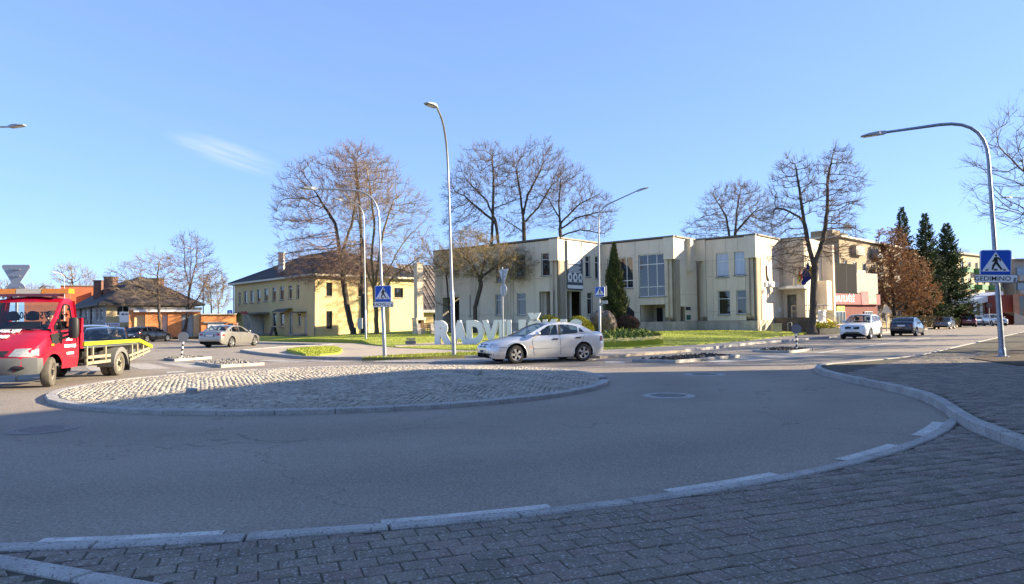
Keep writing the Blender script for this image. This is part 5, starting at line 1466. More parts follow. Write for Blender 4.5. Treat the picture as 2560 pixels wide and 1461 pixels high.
    k.box(sx(cow+.5), sx(cow-.05), -H_*.78, H_*.78, .6, interp(belt,cow+.3)-.01)
    k.box(sx(cow+.2), sx(dck-.2), H_*.80, H_*.815, .3, interp(belt,cow+.6)-.05); k.box(sx(cow+.2), sx(dck-.2), -H_*.815, -H_*.80, .3, interp(belt,cow+.6)-.05)
    hb = interp(belt, fo+wb*.55); hr = max(z for _, z in K['roof'])
    for y in (.36,-.36):
        xs_ = sx(fo+wb*.58)
        k.box(xs_-.1,xs_+.45,y-.24,y+.24,.45,.58); k.obox((xs_-.16,y,.86),(.06,0,-.015),(0,.22,0),(-.09,0,.33)); k.box(xs_-.31,xs_-.22,y-.12,y+.12,hb+.18,min(hr-.14,hb+.40))
    xr = sx(min(fo+wb*.98,dck-.45)); k.obox((xr,0,.80),(.07,0,0),(0,H_*.7,0),(-.10,0,.34)); k.box(xr,xr+.45,-H_*.7,H_*.7,.42,.56)
    k.build('seats', M_INT, t)
    k = MB(); k.lathe([(.165,-.012),(.19,0),(.165,.012),(.165,-.012)], 20, Matrix.Translation((sx(cow+.62),.36*X.get('drv',1),interp(belt,cow+.5)+.02))@Matrix.Rotation(R(-62),4,'Y'), cap=False); k.build('steering_wheel', M_BLACK, t)
    k = MB(); k.box(sx(L-.25), sx(.3), -H_*.60, H_*.60, .17, .42); k.box(sx(fo+ar),sx(fo-ar),-H_*.62,H_*.62,.2,.75); k.box(sx(fo+wb+ar),sx(fo+wb-ar),-H_*.62,H_*.62,.2,.72); k.build('underbody', M_RIMBK, t)
    # patches thrown onto the body
    def patch(nm, poly, face, m_, off=.006, par=None, kk=(1,.55,.0)):
        d = dens(poly); c = (sum(p[0] for p in poly)/len(poly), sum(p[1] for p in poly)/len(poly)); n = len(d); Vp = []
        for kf in kk:
            for p in (d if kf > 0 else [c]):
                u, z = c[0]+(p[0]-c[0])*kf, c[1]+(p[1]-c[1])*kf
                if face in ('L','R'):
                    sg = 1 if face == 'L' else -1; o, dr = Vector((sx(u),sg*4,z)), Vector((0,-sg,0))
                else:
                    sg = 1 if face == 'F' else -1; o, dr = Vector((sg*8,u,z)), Vector((-sg,0,0))
                hit = bvh.ray_cast(o, dr)[0]
                if hit is None:
                    q = bvh.find_nearest(o+dr*(4-H_ if face in 'LR' else 8-L/2))[0]; hit = q
                Vp.append(hit-dr*off)
        Fp = [(r_*n+i,r_*n+(i+1)%n,(r_+1)*n+(i+1)%n,(r_+1)*n+i) for r_ in range(len(kk)-2) for i in range(n)]
        r_ = len(kk)-2; Fp += [(r_*n+i,r_*n+(i+1)%n,(r_+1)*n) for i in range(n)]
        if face in ('F','B'): Vx = [v+Vector((-.03 if face == 'F' else .03,0,0)) for v in Vp[:n]]
        else: Vx = [v+Vector((0,-.03 if face == 'L' else .03,0)) for v in Vp[:n]]
        m0 = len(Vp); Vp += Vx; Fp += [(i,(i+1)%n,m0+(i+1)%n,m0+i) for i in range(n)]
        k = MB(); k.add(Vp, Fp); return k.build(nm, m_, par or t, smooth=50)
    def seam(pts, face, w=.012, nm='door_seam', m_=None, off=.0035):
        k = MB(); d = []
        for (a,b_),(c,e) in zip(pts, pts[1:]):
            n = max(1,int(math.hypot(c-a,e-b_)/.08)); d += [(a+(c-a)*q/n,b_+(e-b_)*q/n) for q in range(n)]
        d.append(pts[-1]); Vp = []
        for i, p in enumerate(d):
            q0, q1 = d[max(0,i-1)], d[min(len(d)-1,i+1)]; tx, tz = q1[0]-q0[0], q1[1]-q0[1]; l_ = math.hypot(tx,tz) or 1; nx, nz = -tz/l_*w/2, tx/l_*w/2
            for sg_ in (1,-1):
                u, z = p[0]+nx*sg_, p[1]+nz*sg_
                if face in 'LR':
                    sg = 1 if face == 'L' else -1; o, dr = Vector((sx(u),sg*4,z)), Vector((0,-sg,0))
                else:
                    sg = 1 if face == 'F' else -1; o, dr = Vector((sg*8,u,z)), Vector((-sg,0,0))
                hit = bvh.ray_cast(o, dr)[0]
                if hit is None: hit = bvh.find_nearest(o+dr*(4-H_ if face in 'LR' else 8-L/2))[0]
                Vp.append(hit-dr*off)
        k.add(Vp, [(2*i,2*i+1,2*i+3,2*i+2) for i in range(len(d)-1)]); return k.build(nm, m_ or M_PLAST, t)
    for sgn, fc in ((1,'L'),(-1,'R')):
        for c in axl: add_wheel(t, sx(c), sgn*(H_*interp(hw,c)-K.get('ww',.21)/2-.01), wr, K.get('ww',.21), K.get('rim','five'), sgn, X.get('steer',0.0) if c == fo else 0.0, key=X.get('wkey'), tm=X.get('tyre'), rm=X.get('rimm'))
        for pts in K.get('seams', []): seam(pts, fc)
        if 'rub' in K: seam(K['rub'], fc, K.get('rubw',.05), 'rub_strip', X.get('rubm', pm), .016)
        if K.get('sillw'): seam([(fo+ar+.03,interp(low,fo+wb/2)+.04),(fo+wb-ar-.03,interp(low,fo+wb/2)+.04)], fc, .09, 'sill', X.get('sillm', M_PLAST), .008)
        for c in axl:                                   # wheel arch lips
            k = MB(); k.tube([(sx(c-(ar+.012)*math.cos(a)), sgn*(H_*interp(hw,c-ar*math.cos(a))*.975), max(interp(low,c)+.02, wr+(ar+.012)*math.sin(a))) for a in np.linspace(-.12,PI+.12,22)], .022, 6); k.build('wheel_arch', X.get('archm', pm), t, smooth=60)
        for s_, z_ in K.get('handles', []):
            hit = bvh.ray_cast(Vector((sx(s_),sgn*4,z_)), Vector((0,-sgn,0)))[0]
            if hit: k = MB(); k.box(hit.x-.10,hit.x+.10,hit.y-.01,hit.y+.03*sgn,z_-.022,z_+.022) if sgn > 0 else k.box(hit.x-.10,hit.x+.10,hit.y-.03,hit.y+.01,z_-.022,z_+.022); k.build('door_handle', X.get('handm', pm), t)
        ms, mz = K['mirror']; my = H_*interp(hw,ms)*.93
        k = MB(); k.lathe([(.02,-.10),(.075,-.085),(.10,-.02),(.095,.03),(.06,.06),(.01,.07)], 14, Matrix.Translation((sx(ms),sgn*(my+.13),mz+.06))@Matrix.Rotation(PI/2,4,'Y')@Matrix.Diagonal((.72,1.25,.9,1)))
        k.bar((sx(ms),sgn*(my-.06),mz), (sx(ms),sgn*(my+.08),mz+.04), .05, .06); k.build('door_mirror', X.get('mirm', pm), t, smooth=50)
    for nm, m_, face, poly in K.get('marks', []):
        mm_ = {'lamp':M_LAMPL,'tail':M_TAIL,'black':M_PLAST,'chrome':M_CHROME,'plate':M_PLATE,'amber':M_AMBER,'paint':pm,'blue':M_BLUE,'white':M_WHITE}[m_]
        if face in ('F2','B2','S2'):
            if face == 'S2': patch(nm, poly, 'L', mm_); patch(nm, poly, 'R', mm_)
            else:
                patch(nm, poly, face[0], mm_); patch(nm, [(-y,z) for y,z in poly[::-1]], face[0], mm_)
        else: patch(nm, poly, face, mm_, off=.016 if m_ == 'plate' else .009 if m_ in ('chrome','white') else .006)
    t['_'] = 0; del t['_']
    return t, patch, sx, bvh

def rect(y0,y1,z0,z1): return [(y0,z0),(y1,z0),(y1,z1),(y0,z1)]
SALOON = dict(L=4.60, W=1.80, fo=.94, wb=2.70, wr=.325, ww=.21, cowl=1.30, deck=4.02, tumble=.33, sillw=True,
    top=[(0,.55),(.03,.63),(.12,.71),(.4,.80),(.8,.885),(1.2,.955),(1.5,.99),(3.9,1.075),(4.1,1.095),(4.42,1.09),(4.54,1.05),(4.58,.88),(4.60,.66)],
    belt=[(0,.50),(.04,.58),(.15,.655),(.5,.74),(1.0,.83),(1.5,.885),(2.6,.935),(3.9,1.01),(4.38,1.02),(4.53,.97),(4.58,.80),(4.60,.62)],
    hw=[(0,.52),(.03,.66),(.10,.78),(.22,.87),(.45,.935),(.8,.975),(1.3,.995),(2.3,1.0),(3.3,.995),(3.9,.97),(4.3,.93),(4.5,.88),(4.57,.82),(4.60,.72)],
    low=[(0,.38),(.05,.25),(.2,.19),(.6,.18),(3.9,.19),(4.3,.24),(4.5,.30),(4.60,.42)],
    roof=[(1.28,.975),(1.55,1.10),(1.85,1.245),(2.15,1.37),(2.4,1.43),(2.75,1.46),(3.1,1.45),(3.5,1.395),(3.8,1.275),(4.06,1.13),(4.12,1.095)], wind=(1.30,2.28), back=(3.32,4.08),
    windows=[[(1.72,.97),(2.62,.985),(2.62,1.345),(2.45,1.355),(2.25,1.31),(2.0,1.18)],[(2.72,.99),(3.40,1.03),(3.44,1.07),(3.44,1.25),(3.36,1.29),(3.10,1.345),(2.78,1.36),(2.72,1.35)],[(3.50,1.07),(3.70,1.075),(3.60,1.18),(3.50,1.23)]],
    pillars=[((2.625,.975),(2.715,1.35))], mirror=(1.72,.985),
    seams=[[(1.60,.90),(1.56,.72),(1.60,.40),(1.66,.24)],[(2.67,.95),(2.68,.24)],[(3.70,1.00),(3.62,.78),(3.40,.60),(3.30,.45),(3.28,.24)],[(1.66,.245),(3.28,.245)],[(.30,.60),(.62,.565),(.66,.40)]],
    rub=[(1.62,.53),(3.38,.575)], handles=[(2.48,.84),(3.42,.87)],
    marks=[('headlamp','lamp','F2',[(.40,.575),(.80,.60),(.775,.73),(.60,.74),(.46,.70)]),('grille','black','F',[(-.34,.58),(.34,.58),(.36,.695),(-.36,.695)]),('grille_bar','chrome','F',rect(-.36,.36,.63,.65)),
           ('intake','black','F',rect(-.33,.33,.27,.36)),('fog_recess','black','F2',rect(.42,.72,.30,.38)),('number_plate','plate','F',rect(-.26,.26,.385,.495)),('badge','chrome','F',[(.075*math.cos(a),.64+.05*math.sin(a)) for a in np.linspace(0,2*PI,14,endpoint=False)]),
           ('chin','black','F',rect(-.72,.72,.20,.255)),('tail_lamp','tail','B2',[(.58,.72),(.84,.72),(.82,.95),(.60,.93)]),('number_plate','plate','B',rect(-.26,.26,.74,.85)),('bumper_trim','black','B',rect(-.7,.7,.32,.40)),('tail_lamp','tail','S2',[(4.34,.72),(4.50,.72),(4.47,.90),(4.36,.95)]),('indicator','amber','S2',[(1.44,.56),(1.56,.555),(1.56,.575),(1.44,.585)])])
def variant(base, **kw):
    d = dict(base); d.update(kw); return d
def warp(tab, L0, L1, dz=0.0): return [(s*L1/L0, z+dz) for s, z in tab]
def yawdir(dx, dy): return math.atan2(dy, dx)

# silver saloon crossing in front
f_, r_ = Vector((0.24,24.5)), Vector((2.72,25.6)); c_ = (f_+r_)/2; d_ = (f_-r_)
# contact points are those of the near (left-hand) wheels; the car centre lies half a track further off
n_ = Vector((d_.y,-d_.x)).normalized()
c_ = c_+n_*0.76+Vector((-.16,0))
M_SILV = paint('silver_paint', (0.60,0.615,0.64), metal=.5, rough=.30)
sv, svp, svx, svb = car('silver_saloon', 'silver saloon car crossing the road in front of the white letters', 'car', (c_.x,c_.y), yawdir(d_.x,d_.y), SALOON, M_SILV, handm=M_BLACK, steer=.12, sillm=M_SILV)
pl = [c for c in sv.children if c.name.startswith('number_plate')][0]
put_text('plate_text', 'HJM 858', .105, Matrix.Translation((svx(0)+.022,0,.437))@Matrix(((0,0,1,0),(1,0,0,0),(0,1,0,0),(0,0,0,1))), M_BLACK, pl, .002, .002, .8)

# pale gold saloon on the left street, seen from behind
GOLD = variant(SALOON, L=4.92, W=1.86, fo=.95, wb=2.84, wr=.335, deck=4.3, rim='five', sillw=False,
    **{k: warp(SALOON[k],4.60,4.92) for k in ('top','belt','hw','low','roof')}, cowl=1.39, wind=(1.39,2.42), back=(3.50,4.37),
    windows=[[(s*1.07,z) for s,z in h] for h in SALOON['windows']], pillars=[((2.81,.975),(2.905,1.35))], mirror=(1.84,.985), seams=[[(s*1.07,z) for s,z in p] for p in SALOON['seams']], rub=[(1.7,.36),(3.7,.38)], rubw=.02, handles=[(2.65,.86),(3.66,.88)],
    marks=[('tail_lamp','tail','B2',[(.46,.80),(.84,.76),(.84,.90),(.52,.92)]),('plate_recess','black','B',rect(-.36,.36,.72,.86)),('number_plate','plate','B',rect(-.26,.26,.735,.845)),('bumper_trim','black','B',rect(-.74,.74,.30,.40)),('tail_lamp','tail','S2',[(4.55,.74),(4.82,.76),(4.8,.86),(4.6,.9)]),('headlamp','lamp','F2',[(.40,.575),(.80,.60),(.775,.73),(.46,.70)])])
rr, ff = gp(576.6,868.6), gp(636,864.5); d_ = Vector((ff.x-rr.x,ff.y-rr.y)).normalized(); n_ = Vector((d_.y,-d_.x))
c_ = Vector((rr.x,rr.y))+d_*1.42-n_*.80
car('gold_saloon', 'pale gold saloon driving away with tree shadows on its flank', 'car', (c_.x,c_.y), yawdir(d_.x,d_.y), GOLD, paint('champagne_paint', (0.33,0.315,0.295), .6, .3), wkey='b')

WAGON = variant(SALOON, L=4.55, W=1.77, fo=.92, wb=2.65, wr=.32, deck=4.36, cowl=1.28, rim='five',
    top=[(0,.55),(.03,.63),(.12,.71),(.4,.80),(.8,.885),(1.2,.955),(1.5,.985),(3.9,1.0),(4.35,1.0),(4.48,.97),(4.53,.85),(4.55,.66)],
    belt=[(0,.50),(.04,.58),(.15,.655),(.5,.74),(1.0,.83),(1.5,.885),(2.6,.93),(3.9,.965),(4.4,.965),(4.5,.92),(4.53,.78),(4.55,.62)],
    hw=[(0,.52),(.03,.66),(.10,.78),(.22,.87),(.45,.935),(.8,.975),(1.3,.995),(2.3,1.0),(3.5,.995),(4.0,.97),(4.4,.92),(4.52,.86),(4.55,.8)], low=warp(SALOON['low'],4.6,4.55),
    roof=[(1.26,.97),(1.55,1.10),(1.85,1.24),(2.15,1.36),(2.4,1.415),(2.8,1.44),(3.4,1.43),(3.85,1.37),(4.08,1.29),(4.3,1.10),(4.40,1.0)], wind=(1.28,2.26), back=(3.98,4.37),
    windows=[[(1.70,.965),(2.58,.98),(2.58,1.335),(2.42,1.34),(2.22,1.295),(1.98,1.17)],[(2.66,.985),(3.36,.995),(3.36,1.31),(2.74,1.345),(2.66,1.34)],[(3.44,1.0),(4.05,1.01),(3.9,1.20),(3.78,1.255),(3.44,1.30)]],
    pillars=[((2.585,.97),(2.655,1.345)),((3.365,.98),(3.435,1.31))],
    marks=[m for m in SALOON['marks'] if m[0] not in ('tail_lamp','number_plate')]+[('tail_lamp','tail','B2',[(.52,.74),(.83,.74),(.81,.93),(.56,.93)]),('number_plate','plate','B',rect(-.26,.26,.64,.75)),('tail_lamp','tail','S2',[(4.3,.75),(4.48,.75),(4.46,.88),(4.32,.92)])],
    handles=[(2.44,.84),(3.3,.86)], rub=[(1.6,.50),(3.3,.54)])
M_NAVY = paint('black_blue_paint', (0.012,0.013,0.02), .3, .2)
p = gp(347,857); car('black_estate', 'black estate car parked nose away beside the dark leaning tree', 'car', (p.x-.2,p.y+2.2), R(78), WAGON, M_NAVY, wkey='c', glass=M_GLASSD, rubm=M_PLAST)
p = at(323,835,69); car('dark_hatchback', 'dark hatchback parked behind the black estate, nearer the cream house', 'car', (p.x,70), R(82), WAGON, paint('graphite_paint',(0.02,0.02,0.022),.4,.25), wkey='c', glass=M_GLASSD)
p = at(392,835,74); car('maroon_estate', 'dark red estate almost hidden behind the black estate', 'car', (p.x-.6,74), R(80), WAGON, paint('dark_maroon_paint',(0.06,0.012,0.012),.3,.3), wkey='c', glass=M_GLASSD)
car('black_saloon', 'black saloon facing the camera behind the tow truck bed', 'car', (-16.6,28.4), R(-62), SALOON, M_NAVY, wkey='d')
HATCH = variant(WAGON, W=1.76, roof=[(s,z+(.12 if 1.9 < s < 4.2 else .04)) for s,z in WAGON['roof']])
car('silver_van_car', 'tall silver car facing the camera behind the black saloon', 'car', (-19.2,31.8), R(-62), HATCH, paint('silver_blue_paint',(0.42,0.44,0.47),.6,.3), wkey='d')

# right-hand street ------------------------------------------------------------
SUV = variant(WAGON, L=4.64, W=1.89, fo=.94, wb=2.77, wr=.365, ww=.24, rim='multi', tumble=.36, deck=4.42, cowl=1.32,
    top=[(0,.66),(.03,.76),(.10,.90),(.3,1.0),(.8,1.075),(1.25,1.13),(1.5,1.15),(4.0,1.19),(4.4,1.18),(4.56,1.12),(4.62,.95),(4.64,.75)],
    belt=[(0,.60),(.04,.70),(.12,.82),(.4,.92),(1.0,1.0),(1.5,1.04),(2.6,1.09),(3.9,1.15),(4.4,1.15),(4.56,1.08),(4.62,.9),(4.64,.7)],
    hw=[(0,.56),(.03,.70),(.10,.82),(.22,.90),(.45,.95),(.8,.985),(1.3,1.0),(2.3,.99),(3.6,1.0),(4.1,.97),(4.4,.91),(4.58,.84),(4.64,.76)],
    low=[(0,.42),(.05,.33),(.2,.27),(.6,.25),(3.9,.26),(4.3,.31),(4.5,.38),(4.64,.5)],
    roof=[(1.30,1.14),(1.6,1.30),(1.9,1.46),(2.2,1.60),(2.45,1.665),(2.9,1.70),(3.5,1.68),(3.95,1.60),(4.15,1.5),(4.36,1.28),(4.46,1.18)], wind=(1.32,2.32), back=(4.05,4.43),
    windows=[[(1.78,1.14),(2.66,1.16),(2.66,1.575),(2.48,1.58),(2.3,1.54),(2.05,1.38)],[(2.74,1.165),(3.42,1.2),(3.42,1.555),(2.82,1.585),(2.74,1.58)],[(3.5,1.23),(4.02,1.30),(3.85,1.44),(3.5,1.53)]],
    pillars=[((2.665,1.145),(2.735,1.585)),((3.425,1.18),(3.495,1.55))], mirror=(1.80,1.15), rub=[(1.55,.42),(3.4,.42)], rubw=.07, handles=[(2.5,.98),(3.4,1.0)],
    seams=[[(s,z*1.15+.02) for s,z in p] for p in SALOON['seams']],
    marks=[('headlamp','lamp','F2',[(.52,.84),(.84,.87),(.86,.97),(.66,.95)]),('grille','black','F',[(-.42,.68),(.42,.68),(.46,.80),(.40,.86),(-.40,.86),(-.46,.80)]),('grille_slash','chrome','F',[(-.36,.69),(-.30,.69),(.36,.85),(.30,.85)]),('badge','chrome','F',[(.08*math.cos(a),.77+.065*math.sin(a)) for a in np.linspace(0,2*PI,14,endpoint=False)]),
           ('intake','black','F',rect(-.66,.66,.43,.50)),('number_plate','plate','F',rect(-.26,.26,.55,.66)),('plate_band','blue','F',rect(-.26,-.22,.55,.66)),('tail_lamp','tail','B2',[(.66,.7),(.8,.7),(.78,1.1),(.7,1.1)])])
M_WHT = paint('white_car_paint', (0.72,0.72,0.71), 0.0, .25, .02)
def kerbcar(px, py, side_off=0.0): p = gp(px,py); return Vector((p.x,p.y))
yr = yawdir(-SD.x,-SD.y); ya = yawdir(SD.x,SD.y)
p = kerbcar(2137,849)+SD*2.1; car('white_suv', 'white tall estate car parked facing the camera, first in the kerbside bay', 'car', (p.x-.1,p.y), yr, SUV, M_WHT, 'cars parked along the street', wkey='e', archm=M_WHT, drv=1)
p = kerbcar(2213,841.5)+SD*2.4; car('dark_blue_saloon', 'dark blue saloon seen from behind beside the white tall estate', 'car', (p.x+1.2,p.y), ya, SALOON, paint('midnight_paint',(0.012,0.016,0.035),.4,.2), 'cars parked along the street', wkey='e', glass=M_GLASSD)
p = gp(2352,823.5); p = Vector((p.x,p.y))+SD*2.2; car('grey_hatchback', 'slate grey hatchback facing the camera by the clipped hedge', 'car', (p.x,p.y), yr, WAGON, paint('slate_car_paint',(0.06,0.075,0.10),.5,.25), 'cars parked along the street', wkey='e')
MPV = variant(SUV, L=4.7, W=1.86, **{k: warp(SUV[k],4.64,4.7) for k in ('hw','low')}, top=warp(SUV['top'],4.64,4.7,-.06), belt=warp(SUV['belt'],4.64,4.7,-.06),
    roof=[(.95,1.0),(1.3,1.22),(1.7,1.48),(2.0,1.64),(2.3,1.73),(2.9,1.76),(3.8,1.74),(4.2,1.68),(4.38,1.5),(4.5,1.2),(4.55,1.1)], cowl=1.0, wind=(1.0,2.15), back=(4.24,4.52), deck=4.5, wr=.33, ww=.21,
    windows=[[(1.6,1.05),(2.5,1.07),(2.5,1.62),(2.1,1.6),(1.9,1.48)],[(2.6,1.08),(3.4,1.1),(3.4,1.62),(2.6,1.64)],[(3.5,1.1),(4.25,1.12),(4.15,1.56),(3.5,1.62)]], pillars=[],
    marks=[('tail_lamp','tail','B2',[(.72,.75),(.86,.75),(.85,1.0),(.74,1.0)]),('number_plate','plate','B',rect(-.26,.26,.80,.91)),('badge','chrome','B',[(.06*math.cos(a),1.0+.06*math.sin(a)) for a in np.linspace(0,2*PI,12,endpoint=False)])])
p = gp(2424,818.5); p = Vector((p.x,p.y)); car('maroon_minivan', 'maroon minivan seen from behind with dark rear window', 'minivan', (p.x+1.0,p.y+2.0), R(62), MPV, paint('maroon_paint',(0.11,0.008,0.014),.3,.3), 'cars along the street', wkey='f', glass=M_GLASSD, rear_glass=M_GLASSD)
p = gp(2458,815); p = Vector((p.x,p.y)); car('white_saloon', 'white saloon facing the camera just past the maroon minivan', 'car', (p.x+.5,p.y+2.0), R(-118), SALOON, M_WHT, 'cars along the street', wkey='f')
p = gp(2482,812); p = Vector((p.x,p.y)); car('white_hatchback', 'white hatchback half hidden behind the white saloon', 'car', (p.x+.5,p.y+4.0), R(-118), WAGON, paint('cream_white_paint',(0.70,0.68,0.62),0,.3), 'cars along the street', wkey='f')
BIG = variant(SUV, marks=[('headlamp','lamp','F2',[(.50,.80),(.86,.83),(.86,.95),(.56,.93)]),('grille','black','F',[(-.38,.52),(.38,.52),(.46,.72),(.40,.90),(-.40,.90),(-.46,.72)]),('fog_recess','black','F2',[(.52,.50),(.84,.52),(.82,.70),(.54,.66)]),('number_plate','plate','F',rect(-.26,.26,.60,.70))])
p = gp(2512,815.5); p = Vector((p.x,p.y)); car('pale_grey_suv', 'pale grey estate car facing the camera behind the tall street name post', 'car', (p.x,p.y+2.0), R(-104), BIG, paint('pale_grey_paint',(0.5,0.51,0.53),.4,.25), 'cars along the street', wkey='e')

# ------------------------------------------------------------------ the tow truck
fw_, rw_ = Vector((-11.62,17.45)), Vector((-12.05,21.12))
d_ = (fw_-rw_).normalized(); nL = Vector((-d_.y,d_.x))       # left-hand side of the truck faces the roundabout
WBT = (fw_-rw_).length
tc_ = fw_-nL*.86
tk = thing('tow_truck', 'red flatbed tow truck with amber beacon bar and yellow edged bed', 'tow truck', (tc_.x,tc_.y,0), yawdir(d_.x,d_.y))
M_TRED = mat('truck_red', (0.36,0.006,0.024), rough=.32, var=.08, vs=3, coat=.7)
M_TGREY = mat('truck_grey_bumper', (0.10,0.105,0.11), rough=.6, var=.1, vs=5)
M_CREAMM = mat('cream_steel', (0.34,0.295,0.205), rough=.5, var=.12, vs=4)
M_YELL = mat('bed_edge_yellow', (0.34,0.38,0.02), rough=.45, var=.06, vs=3)
HWT = 1.0
# cab shell: profile in x (forward of the front axle) and z
def tw(x):   # half width along the nose
    return HWT*float(np.interp(x, [-2,.35,.62,.80,.90,.95], [1,1,.96,.86,.74,.60]))
def ttop(x): return float(np.interp(x, [-1.6,-.35,-.02,.30,.62,.80,.90,.95], [1.46,1.46,1.45,1.31,1.11,.95,.83,.70]))
def tbelt(x): return float(np.interp(x, [-1.6,.0,.30,.62,.80,.90,.95], [1.34,1.34,1.22,1.02,.88,.76,.62]))
X_ = sorted(set([round(v,3) for v in np.arange(-1.45,.96,.1)]+[.90,.93,.95]+[round(-.47*math.cos(a),3) for a in np.linspace(0,PI,17)]+[-.49,.49]))
def tlow(x):
    z = float(np.interp(x, [-1.6,.5,.8,.95],[.42,.42,.40,.44])); 
    if abs(x) < .47: z = max(z, .35+math.sqrt(max(0,.47**2-x*x)))
    return z
V = []; F = []; TS = [0,.12,.3,.5,.7,.88,1]; FT = [.955,.975,.995,1,.995,.98,.955]; N = len(TS)+3
for sgn in (1,-1):
    o = len(V)
    for x in X_:
        z0, zb, zt, w = tlow(x), tbelt(x), ttop(x), tw(x)
        for tt in TS:
            z = z0+(zb-z0)*tt; V.append((x, sgn*w*float(np.interp((z-.42)/(zb-.42),TS,FT)), z))
        V += [(x,sgn*w*.86,zb+(zt-zb)*.6),(x,sgn*w*.55,zb+(zt-zb)*.92),(x,0,zt)]
    for i in range(len(X_)-1):
        for j in range(N-1):
            if X_[i+1] < -.05 and j >= len(TS)-1: continue
            f = (o+i*N+j,o+i*N+j+1,o+(i+1)*N+j+1,o+(i+1)*N+j); F.append(f if sgn > 0 else f[::-1])
n0 = len(X_)*N; i = len(X_)-1
F.append([i*N+j for j in range(N)]+[n0+i*N+j for j in range(N-2,-1,-1)])
b = MB(); b.add(V, F); b.build('cab_body', M_TRED, tk, smooth=35)
tbv = BVHTree.FromPolygons([Vector(v) for v in V], F)
# upper cab: roof, pillars, door frames
ZR = 2.14
def cy(z): return HWT*.955-.17*max(0,z-1.32)
PROF = [(.02,1.44),(-.28,1.71),(-.55,1.95),(-.76,2.13),(-.92,2.20),(-1.15,2.24),(-1.38,2.23),(-1.44,2.18)]
b = MB(); g_ = MB(); YFt = [-1,-.92,-.6,-.2,.2,.6,.92,1]
for i, (p, q) in enumerate(zip(PROF, PROF[1:])):
    for j in range(len(YFt)-1):
        f = lambda pz, yf: Vector((pz[0]+.14*(1-yf*yf)*(1 if pz[1] < 1.9 else .5), yf*cy(pz[1]), pz[1]+(.05*(1-yf*yf) if pz[0] < -.8 else 0)))
        tgt = g_ if (i < 3 and abs(YFt[j]+YFt[j+1])/2 < .9) else b
        tgt.add([f(p,YFt[j]),f(q,YFt[j]),f(q,YFt[j+1]),f(p,YFt[j+1])], [(0,1,2,3)])
outl = [(.02,1.34),(-1.44,1.38),(-1.44,2.18)]+[(x,z) for x,z in PROF[::-1][1:]]
hol = [[(-.44,1.42),(-1.22,1.44),(-1.18,2.06),(-.90,2.08),(-.76,2.02),(-.44,1.74)],[(-.12,1.40),(-.36,1.42),(-.36,1.69),(-.12,1.50)]]
loops = [[Vector((x,z,0)) for x,z in outl]]+[[Vector((x,z,0)) for x,z in h] for h in hol]; fl_ = [p for l_ in loops for p in l_]; tri = tessellate_polygon(loops)
for sgn in (1,-1): b.add([(p.x,sgn*cy(p.y),p.y) for p in fl_], tri)
b.add([(-1.44,-cy(.5),.45),(-1.44,cy(.5),.45),(-1.44,cy(1.5),1.5),(-1.44,-cy(1.5),1.5)], [(0,1,2,3)])
for y0, y1 in ((-.98,-.80),(.80,.98)): b.add([(-1.44,y0,1.5),(-1.44,y1,1.5),(-1.44,y1*.9,2.18),(-1.44,y0*.9,2.18)], [(0,1,2,3)])
b.build('cab_roof', M_TRED, tk, smooth=35); g_.build('windscreen', M_GLASS, tk, smooth=60)
for sgn in (1,-1):
    for i_, h in enumerate(hol):
        if i_ == 0: continue
        k = MB(); k.add([(x,sgn*(cy(z)-.01),z) for x,z in h], [tuple(range(len(h)))]); k.build('side_window', M_GLASS, tk)
    for h in hol:
        k = MB(); q = [(x,sgn*(cy(z)+.006),z) for x,z in h]
        for a, c in zip(q, q[1:]+q[:1]): k.bar(a, c, .035, .03)
        k.build('window_seal', M_BLACK, tk)
k = MB(); k.add([(-1.45,-.78,1.5),(-1.45,.78,1.5),(-1.45,.76,2.08),(-1.45,-.76,2.08)], [(0,1,2,3)]); rwn = k.build('rear_window', glassmat('pale_rear_glass',(0.80,0.84,0.86),.4), tk)
put_text('phone_number', '+37067506060', .26, Matrix.Translation((-1.462,0,1.80))@Matrix(((0,0,-1,0),(-1,0,0,0),(0,1,0,0),(0,0,0,1))), M_BLACK, rwn, .003, .006, .78)
# interior
k = MB(); k.box(-1.42,.05,-.9,.9,.50,.56); k.box(-.35,.02,-.88,.88,1.0,1.33); k.obox((-.28,0,1.36),(.2,0,.03),(0,.85,0),(0,0,.06))
k.build('dashboard', mat('grey_dashboard',(0.10,0.10,0.105),rough=.8,var=.15), tk)
k = MB()
for y in (.48,-.12,-.6):
    k.box(-1.22,-.68,y-.25,y+.25,.78,.96); k.obox((-1.24,y,1.28),(.06,0,0),(0,.24,0),(-.05,0,.36)); k.lathe([(.02,0),(.16,.02),(.17,.12),(.10,.24),(.02,.26)], 14, Matrix.Translation((-1.33,y,1.66))@Matrix.Diagonal((.5,1,1,1)))
k.build('seats', M_INT, tk, smooth=40)
k = MB(); k.lathe([(.19,-.014),(.215,0),(.19,.014),(.19,-.014)], 22, Matrix.Translation((-.52,.48,1.34))@Matrix.Rotation(R(-50),4,'Y'), cap=False); k.build('steering_wheel', M_BLACK, tk)
